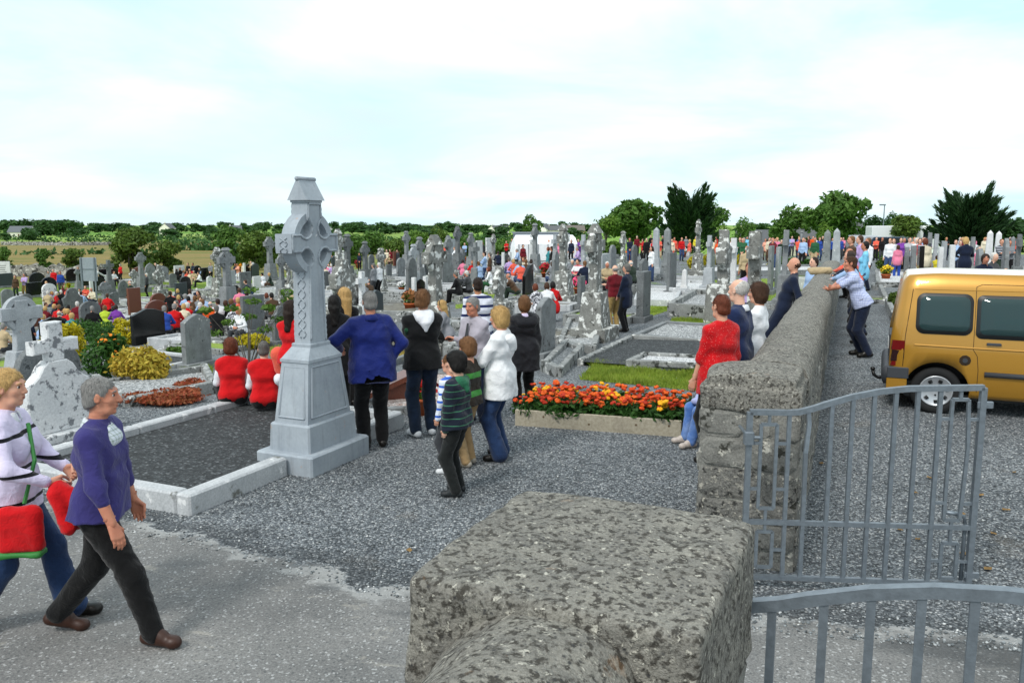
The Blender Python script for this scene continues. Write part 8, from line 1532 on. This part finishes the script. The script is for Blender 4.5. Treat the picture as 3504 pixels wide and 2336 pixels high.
# ------------------------------------------------------------------ kerbed plots measured from the photograph's corners
def plot_quad(corners, label, fill, kmat='kerb', hk=.15, tk=.12, fz=None, sides=(1, 1, 1, 1)):
    P_ = [G(*c) for c in corners]; o = P_[0]; root = empty('grave_plot', o); tag(root, label, 'grave', 'kerbed graves'); THINGS.append((root, label, None)); Q = [p - o for p in P_]; km = smat(kmat)
    for i in range(4):
        if not sides[i]: continue
        a, b_ = Q[i], Q[(i + 1) % 4]; d = b_ - a; L = math.hypot(d.x, d.y); e = MB().box(0, L - .003, -tk / 2 - .0015 * i, tk / 2 + .0015 * i, -.3, hk + .002 * i, bev=.014).build('kerb', km, parent=root, loc=(a.x, a.y, (a.z + b_.z) / 2), rz=math.atan2(d.y, d.x))
    z = (fz if fz is not None else hk * .6); MB().add([(q.x, q.y, q.z + z) for q in Q], [(0, 1, 2, 3)]).build('grave_bed', fillmat(fill), parent=root)
    return root
plot_quad([(1985, 1252), (2430, 1285), (2440, 1180), (2160, 1172)], 'dark gravel plot with a lichened kerb behind the grass patch', 'dark', sides=(0, 1, 1, 1))
plot_quad([(2172, 1168), (2440, 1180), (2440, 1128), (2275, 1118)], 'plot of pale stone chips inside a smooth grey kerb', 'mixed', 'grey')
plot_quad([(2292, 1085), (2480, 1100), (2470, 1035), (2376, 1030)], 'raised plot of pale chips with thick lichened sides', 'mixed', 'kerb', hk=.42, tk=.16)
plot_quad([(1295, 1418), (1570, 1410), (1545, 1290), (1312, 1295)], 'plot of pink and white chips around the brown granite tablet', 'pink', 'grey', hk=.10)
plot_quad([(440, 1392), (742, 1345), (700, 1290), (330, 1330)], 'kerbed plot overgrown with red heather', 'mixed', 'kerb', hk=.18)
plot_quad([(1300, 1262), (1400, 1236), (1390, 1195), (1290, 1205)], 'narrow plot of dry grass behind the royal blue jacket', 'earth', 'grey', hk=.14)
plot_quad([(1415, 1265), (1500, 1262), (1490, 1232), (1410, 1235)], 'plot covered with bright green felt', 'felt', 'grey', hk=.12)
plot_quad([(1915, 1195), (2030, 1210), (2060, 1120), (1950, 1115)], 'plot of grey chips beside the heavily lichened cross', 'mixed', 'kerb', hk=.2)
plot_quad([(1910, 1290), (1990, 1215), (1935, 1200), (1860, 1270)], 'small kerbed plot at the foot of the grey peaked headstone', 'grey', 'kerb', hk=.2)
plot_quad([(2290, 1010), (2420, 1018), (2420, 985), (2310, 980)], 'pale new plot in front of the white obelisk', 'white', 'kerbnew', hk=.3)
plot_quad([(2175, 1045), (2310, 1050), (2330, 1000), (2190, 995)], 'plot of white chips beside the dark narrow headstone', 'white', 'kerbnew', hk=.22)
plot_quad([(1230, 1108), (1440, 1096), (1420, 1052), (1240, 1062)], 'raised flat tomb of lichened grey stone behind the hooded jacket', 'earth', 'kerb', hk=.40, tk=.16)
plot_quad([(1310, 1065), (1400, 1060), (1392, 1032), (1312, 1030)], 'bright plot of white marble chips', 'white', 'kerbnew', hk=.12)
plot_quad([(630, 1180), (860, 1165), (830, 1110), (640, 1120)], 'grey kerbed grave behind the red waistcoats', 'grey', 'kerb', hk=.25)
plot_quad([(1000, 1180), (1080, 1170), (1075, 1110), (1000, 1118)], 'white-topped grave behind the tall cross', 'white', 'kerbnew', hk=.3)
plot_quad([(2420, 948), (2790, 942), (2790, 922), (2440, 925)], 'long kerbed border of low shrubs beyond the lawn', 'white', 'grey', hk=.3)
for i, (c, l, fl) in enumerate([([(3005, 985), (3120, 990), (3100, 940), (2998, 938)], 'pale marble-topped grave beside the gravel path', 'white'), ([(3030, 1040), (3140, 1046), (3115, 998), (3012, 996)], 'grey kerbed grave beside the gravel path', 'grey'), ([(3060, 1105), (3180, 1115), (3145, 1055), (3036, 1050)], 'weathered kerbed grave half hidden by the gold van', 'earth'), ([(3120, 950), (3300, 955), (3290, 925), (3110, 922)], 'broad kerbed grave above the gold van', 'mixed'), ([(3310, 945), (3504, 950), (3504, 925), (3310, 920)], 'kerbed grave behind the roof of the gold van', 'grey')]):
    plot_quad(c, l, fl, 'kerb', hk=.22)
# brown granite desk tablet
p = G(1352, 1372); r_ = empty('grave_tablet', p, R(18)); tag(r_, 'sloping brown granite tablet on a block among pink chips', 'gravestone'); THINGS.append((r_, r_['label'], None)); MB().box(-.2, .22, -.16, .16, -.1, .30, bev=.015).build('block', smat('brown'), parent=r_)
MB().add([(-.42, -.24, .10), (.36, -.24, .42), (.36, .24, .42), (-.42, .24, .10), (-.44, -.24, .17), (.34, -.24, .49), (.34, .24, .49), (-.44, .24, .17)], [(3, 2, 1, 0), (4, 5, 6, 7), (0, 1, 5, 4), (1, 2, 6, 5), (2, 3, 7, 6), (3, 0, 4, 7)]).build('tablet', smat('brown'), parent=r_)
# ------------------------------------------------------------------ grass
def grass_patch(name, poly, n, hgt, label, seed, cols=('#5f7f22', '#8fa83a', '#a8a352')):
    P_ = [G(*c) for c in poly]; g = np.random.default_rng(seed); T = [(P_[0], P_[i], P_[i + 1]) for i in range(1, len(P_) - 1)]; ar = np.array([abs((b - a).cross(c - a).z) for a, b, c in T]); k = g.choice(len(T), n, p=ar / ar.sum()); a, b = g.random(n), g.random(n); sw = a + b > 1; a[sw], b[sw] = 1 - a[sw], 1 - b[sw]
    V0 = np.array([[t[0][:2], t[1][:2], t[2][:2]] for t in T])[k]; xy = V0[:, 0] + a[:, None] * (V0[:, 1] - V0[:, 0]) + b[:, None] * (V0[:, 2] - V0[:, 0]); z = ground(xy[:, 0], xy[:, 1])
    cl = .5 + .8 * np.clip(NZ[0](xy[:, 0], xy[:, 1], 0 * z, 4.0) + .4, 0, 1); h = hgt * (.4 + .8 * g.random(n)) * cl; th = g.random(n) * 6.28; ln = g.normal(size=(n, 2)) * h[:, None] * .45; w = .006 + .004 * g.random(n) + h * .02
    p0 = np.stack([xy[:, 0] - np.cos(th) * w, xy[:, 1] - np.sin(th) * w, z], 1); p1 = np.stack([xy[:, 0] + np.cos(th) * w, xy[:, 1] + np.sin(th) * w, z], 1); p2 = np.stack([xy[:, 0] + ln[:, 0], xy[:, 1] + ln[:, 1], z + h], 1)
    me = mesh_data(name, np.stack([p0, p1, p2], 1).reshape(-1, 3), np.arange(3 * n).reshape(-1, 3), [leafmat('grass_' + cols[0][1:], cols[0], cols[1], cols[2], 1.5, .3)]); o = link(name, me); tag(o, label, 'grass', kind='stuff')
    z_ = [Vector((p.x, p.y, p.z + .006)) for p in P_]
    c = sum((q for q in z_), Vector()) / len(z_); m_ = 0
    s = MB(); outer = []
    for i in range(len(z_)):
        a_, b_ = z_[i], z_[(i + 1) % len(z_)]; nn = max(2, int((b_ - a_).length / .25))
        for j in range(nn): q = a_ + (b_ - a_) * (j / nn); q = q + (c - q) * (.06 * random.random()); outer.append((q.x, q.y, float(ground(q.x, q.y)) + .006))
    s.add(outer + [(c.x, c.y, float(ground(c.x, c.y)) + .006)], [(i, (i + 1) % len(outer), len(outer)) for i in range(len(outer))]); o2 = s.build('lawn', fillmat('grass')); tag(o2, kind='structure')
grass_patch('grass', [(1985, 1300), (2040, 1240), (2420, 1250), (2420, 1345)], 15000, .10, 'patch of long green grass behind the marigold bed', 1)
grass_patch('grass', [(2285, 1106), (2460, 1120), (2450, 1090), (2300, 1092)], 2500, .07, 'strip of rough grass between two chip plots', 2)
grass_patch('grass', [(2600, 1030), (2840, 1010), (2790, 950), (2440, 958), (2480, 1030)], 9000, .05, 'open lawn beside the boundary wall', 3)
grass_patch('grass', [(2210, 1090), (2300, 1060), (2310, 1030), (2180, 1052)], 3500, .06, 'lawn strip beside the dark narrow headstone', 4)
grass_patch('grass', [(1560, 1060), (1680, 1040), (1720, 960), (1600, 950), (1540, 1000)], 7000, .06, 'lawn around the seated men in black', 5)
grass_patch('grass', [(1860, 1020), (2000, 1010), (2010, 975), (1900, 975)], 4000, .06, 'lawn in front of the seated group facing the camera', 6)
grass_patch('grass', [(935, 1300), (1010, 1290), (1040, 1190), (920, 1190)], 2600, .10, 'rough grass beside the base of the tall cross', 7, ('#6f7f28', '#9aa53c', '#b3a45a'))
grass_patch('grass', [(620, 1290), (730, 1280), (720, 1245), (610, 1250)], 1800, .08, 'grass at the foot of the grey peaked headstone', 8)
grass_patch('grass', [(1300, 1262), (1400, 1236), (1390, 1195), (1290, 1205)], 1500, .28, 'dry yellow grass in a narrow plot', 9, ('#a58f3c', '#c4ab5a', '#8a8f3a'))
grass_patch('grass', [(650, 975), (760, 970), (750, 945), (640, 950)], 1500, .05, 'strip of lawn among the hillside graves', 10)
grass_patch('grass', [(2090, 1000), (2180, 1005), (2190, 975), (2090, 970)], 1800, .05, 'lawn strip behind the man in khaki trousers', 11)
for i in range(6):     # weeds along the wall foot
    pass
# ------------------------------------------------------------------ shrubs
def shrub(x, yb, wpx, hpx, mat, label, name='shrub', n=900, size=.05, flowers=None, seed=1, depth=.8, blobs=7):
    p = G(x, yb); s_ = p.y / FPX * 1.0; w = wpx * s_; h = hpx * s_; g = random.Random(seed + int(x)); root = empty(name, p); tag(root, label, 'shrub', 'shrubs in the graveyard'); THINGS.append((root, label, None)); B_ = [((0, 0, h * .45), (w * .42, w * .42 * depth, h * .45))]
    for i in range(blobs): a = g.random() * 6.28; r_ = g.uniform(.15, .33) * w; B_.append(((math.cos(a) * r_, math.sin(a) * r_ * depth, h * g.uniform(.3, .8)), (w * g.uniform(.14, .24), w * g.uniform(.14, .24), h * g.uniform(.14, .24))))
    q, f = leaves(B_, n, size, seed + int(x), stretch=1.9); link('foliage', mesh_data('foliage', q, f, [GREEN[mat]() if mat in GREEN else mat]), root)
    b = MB()
    for i in range(5): a = g.random() * 6.28; b.tube([(0, 0, -.1), (math.cos(a) * w * .2, math.sin(a) * w * .2, h * .6)], [.02, .008], 5)
    b.build('stem', BARK, parent=root)
    if flowers:
        me = MB().lathe([(.001, -.004), (.024, .002), (.030, .012), (.012, .018), (.001, .016)], 7).data('bloom', plain(*flowers))
        for i in range(46): bl = g.choice(B_); a, e = g.random() * 6.28, g.uniform(-.1, 1.3); o = link('bloom', me, root); o.location = (bl[0][0] + bl[1][0] * math.cos(a) * math.cos(e), bl[0][1] - abs(bl[1][1] * math.sin(a) * math.cos(e)), bl[0][2] + bl[1][2] * math.sin(e)); o.rotation_euler = (g.uniform(-.6, .9), g.uniform(-.6, .6), 0); k_ = g.uniform(.8, 1.3); o.scale = (k_,) * 3
    return root
shrub(225, 1262, 170, 165, 'gold', 'golden conifer shrub beside the white cross-topped headstone', n=2600, size=.06)
shrub(325, 1200, 240, 115, 'hedge', 'clipped dark green hedge in front of the seated rows', 'hedge', n=3600, size=.05)
shrub(440, 1200, 105, 125, 'gold', 'golden conifer shrub at the end of the dark hedge', n=2000, size=.06)
shrub(365, 1295, 190, 165, 'hedge', 'shrub covered with small orange flowers', n=2200, size=.055, flowers=('petal_orange_shrub', '#e2841c', .7))
shrub(485, 1312, 235, 145, 'spirea', 'feathery yellow and bronze shrub below the black headstone', n=4200, size=.05)
shrub(620, 1240, 90, 60, 'bush', 'low green shrub beside the grey peaked headstone', n=1200, size=.05)
shrub(865, 1195, 140, 60, 'gold', 'low mound of yellow shrub behind the red waistcoats', n=1800, size=.05)
shrub(545, 1378, 330, 44, 'heather', 'spreading red heather filling the kerbed plot', 'heather', n=6500, size=.035, depth=.55, blobs=16)
shrub(650, 1335, 130, 40, 'heather', 'small tuft of red heather at the plot corner', 'heather', n=900, size=.035)
shrub(2380, 925, 66, 58, 'gold', 'round golden conifer in front of the far crowd', n=2200, size=.08)
shrub(2425, 915, 60, 52, 'gold', 'second round golden conifer behind the pale cross', n=1600, size=.08)
shrub(2470, 900, 60, 48, 'bush', 'green shrub between the golden conifers', n=1200, size=.08)
shrub(2535, 920, 36, 60, 'gold', 'golden conifer half hidden by the white cross', n=900, size=.08)
shrub(2640, 918, 40, 26, 'gold', 'small yellow shrub in the long border', n=700, size=.07)
shrub(2695, 918, 60, 40, 'bush', 'round green shrub in the long border', n=1200, size=.07)
shrub(2730, 919, 36, 26, 'gold', 'yellow-green shrub in the middle of the border', n=600, size=.07)
shrub(2765, 920, 50, 36, 'hedge', 'dark green shrub at the wall end of the border', n=900, size=.07)
shrub(3030, 925, 82, 48, 'olive', 'broad olive shrub beside the gravel path', n=1600, size=.07)
shrub(3020, 885, 70, 30, 'bush', 'low green shrub beyond the broad olive one', n=900, size=.07)
shrub(3068, 1062, 70, 72, 'olive', 'dark bushy shrub behind the tail of the gold van', n=1800, size=.05)
shrub(905, 905, 66, 42, 'bronze', 'bronze-leaved bush below the far celtic cross', n=1400, size=.12)
shrub(1790, 880, 30, 16, 'olive', 'tuft of dry grass by the seated man in light blue', n=300, size=.06)
shrub(1957, 888, 28, 16, 'olive', 'mossy mound beside the pale cross', n=300, size=.06)
shrub(1592, 900, 10, 24, 'gold', 'tiny golden conifer by the folded-arm man in white', n=300, size=.05)
shrub(190, 950 + 30, 16, 34, 'gold', 'small golden conifer among the black headstones', n=300, size=.08)
shrub(118, 965, 16, 22, 'gold', 'small golden conifer at a black headstone', n=300, size=.08)
shrub(235, 985, 14, 18, 'gold', 'small golden conifer near the seated rows', n=250, size=.08)
def sapling():
    p = G(850, 1245); root = empty('sapling', p); lb = 'thin open sapling with sparse leaves behind the red waistcoats'; tag(root, lb, 'tree'); THINGS.append((root, lb, None)); b = MB(); B_ = []
    g = random.Random(8); s_ = p.y / FPX
    for x, z in ((-130, 205), (-75, 150), (-40, 215), (0, 175), (40, 240), (85, 215), (130, 265), (-100, 120), (60, 130), (110, 170), (20, 280), (150, 240)):
        t = (x * s_, g.uniform(-.3, .3), z * s_ * .92); b.tube([(x * s_ * .12, 0, 0), (x * s_ * .45, t[1] * .5, t[2] * .5), t], [.014, .009, .004], 5); B_.append((t, (.17, .17, .07)))
    b.build('stems', BARK, parent=root); q, f = leaves(B_, 620, .06, 5, stretch=1.8); link('foliage', mesh_data('foliage', q, f, [GREEN['bush']()]), root)
sapling()
# ------------------------------------------------------------------ pots and bouquets on the graves
def pot(x, yb, col, label, s_=1.0, terracotta=True):
    p = G(x, yb); root = empty('flower_pot', p); tag(root, label, 'flowers', 'flower pots and bouquets on graves'); THINGS.append((root, label, None)); root.scale = (s_,) * 3
    MB().lathe([(.001, 0), (.09, 0), (.13, .2), (.145, .2), (.145, .24), (.12, .24), (.11, .2)], 14).build('pot', plain('terracotta', '#a8542c', .8) if terracotta else smat('white'), parent=root, smooth=True)
    q, f = leaves([((0, 0, .33), (.16, .16, .12))], 120, .06, int(x)); link('foliage', mesh_data('foliage', q, f, [GREEN['bush']()]), root); q, f = leaves([((0, 0, .38), (.17, .17, .12))], 90, .075, int(x) + 3); link('blossom', mesh_data('blossom', q, f, [plain('blossom_' + col[1:], col, .7, var=.2, vs=30)]), root)
for x, y, c, l, s_ in ((1375, 1003, '#f0f0f0', 'terracotta pot of white flowers by the marble-chip plot', 1.2), (1397, 1045, '#d0240e', 'vase of red flowers beside the hooded man', 1.2), (1452, 1420, '#c81c10', 'terracotta pot of red flowers behind the white trainers', 1.0), (1405, 1075, '#8a5a30', 'large terracotta bowl on the raised tomb', 1.8), (1742, 935, '#e2552a', 'pot of orange flowers by the curved black headstone', 1.6), (1600, 912, '#e0603a', 'orange flowers at the feet of the folded-arm man', 1.5), (1980, 1015, '#e04a78', 'pink flowers on the lawn by the lichened cross', 1.5), (1868, 960, '#b01c2c', 'crimson flowers on a pale grave', 1.8), (2155, 890, '#e06a1c', 'orange flowers behind the seated white-haired man', 1.8), (1225, 918, '#8a1228', 'crimson flowers beside the dark celtic cross', 1.8), (3145, 908, '#d8322a', 'red and white bouquet above the gold van', 1.8), (3030, 965, '#e4c62a', 'yellow flowers on the marble-topped grave', 1.3), (2905, 880, '#c0392b', 'red flowers near the path', 1.0), (460, 1065, '#d8562a', 'bowl of orange flowers by the brown headstones', 1.4), (2640, 895, '#d8361a', 'red flowers near the lilac blouse', 1.2), (2340, 880, '#f0f0f0', 'white flowers by the golden conifers', 1.6), (825, 935, '#e0961c', 'mound of orange flowers by the black headstone', 2.2), (1925, 885, '#d03028', 'red flowers beside the pale cross', 1.2)): pot(x, y, c, l, s_)
# ------------------------------------------------------------------ make each label single out one thing
def finish_labels():
    from collections import Counter
    bpy.context.view_layer.update()
    pos = {}
    for o, l, s_ in THINGS: w = o.matrix_world.translation; pos[o.name] = pix((w.x, w.y, w.z + .8)) + (w.y,)
    def words(t): return len(t.split())
    people = [(o, s_) for o, l, s_ in THINGS if s_ and o.get('category') == 'person']
    cnt = Counter(o['label'] for o, l, s_ in THINGS)
    sc = Counter(s_ for o, s_ in people)
    def near(o, pool, skip=()):
        x, y, d = pos[o.name]; best = sorted(((abs(pos[q.name][0] - x) + 1.6 * abs(pos[q.name][1] - y) + 6 * abs(pos[q.name][2] - d), s_, q) for q, s_ in pool if q != o and s_ not in skip), key=lambda t: t[0])
        return best
    SKIPG = ('trees along the skyline',)
    for rnd in range(3):
        cnt = Counter(o['label'] for o, l, s_ in THINGS); used = set(cnt)
        for o, l, s_ in THINGS:
            if o.get('group') in SKIPG: continue
            if cnt[o['label']] < 2 and words(o['label']) >= 4: continue
            base = o['label']; nb = near(o, people, (s_,))
            for _, t, q in nb[:8]:
                for prep in ('near', 'behind' if pos[q.name][2] < pos[o.name][2] else 'in front of'):
                    c = f"{base} {prep} {t}"
                    if c not in used and words(c) <= 16: o['label'] = c; used.add(c); break
                else: continue
                break
finish_labels()
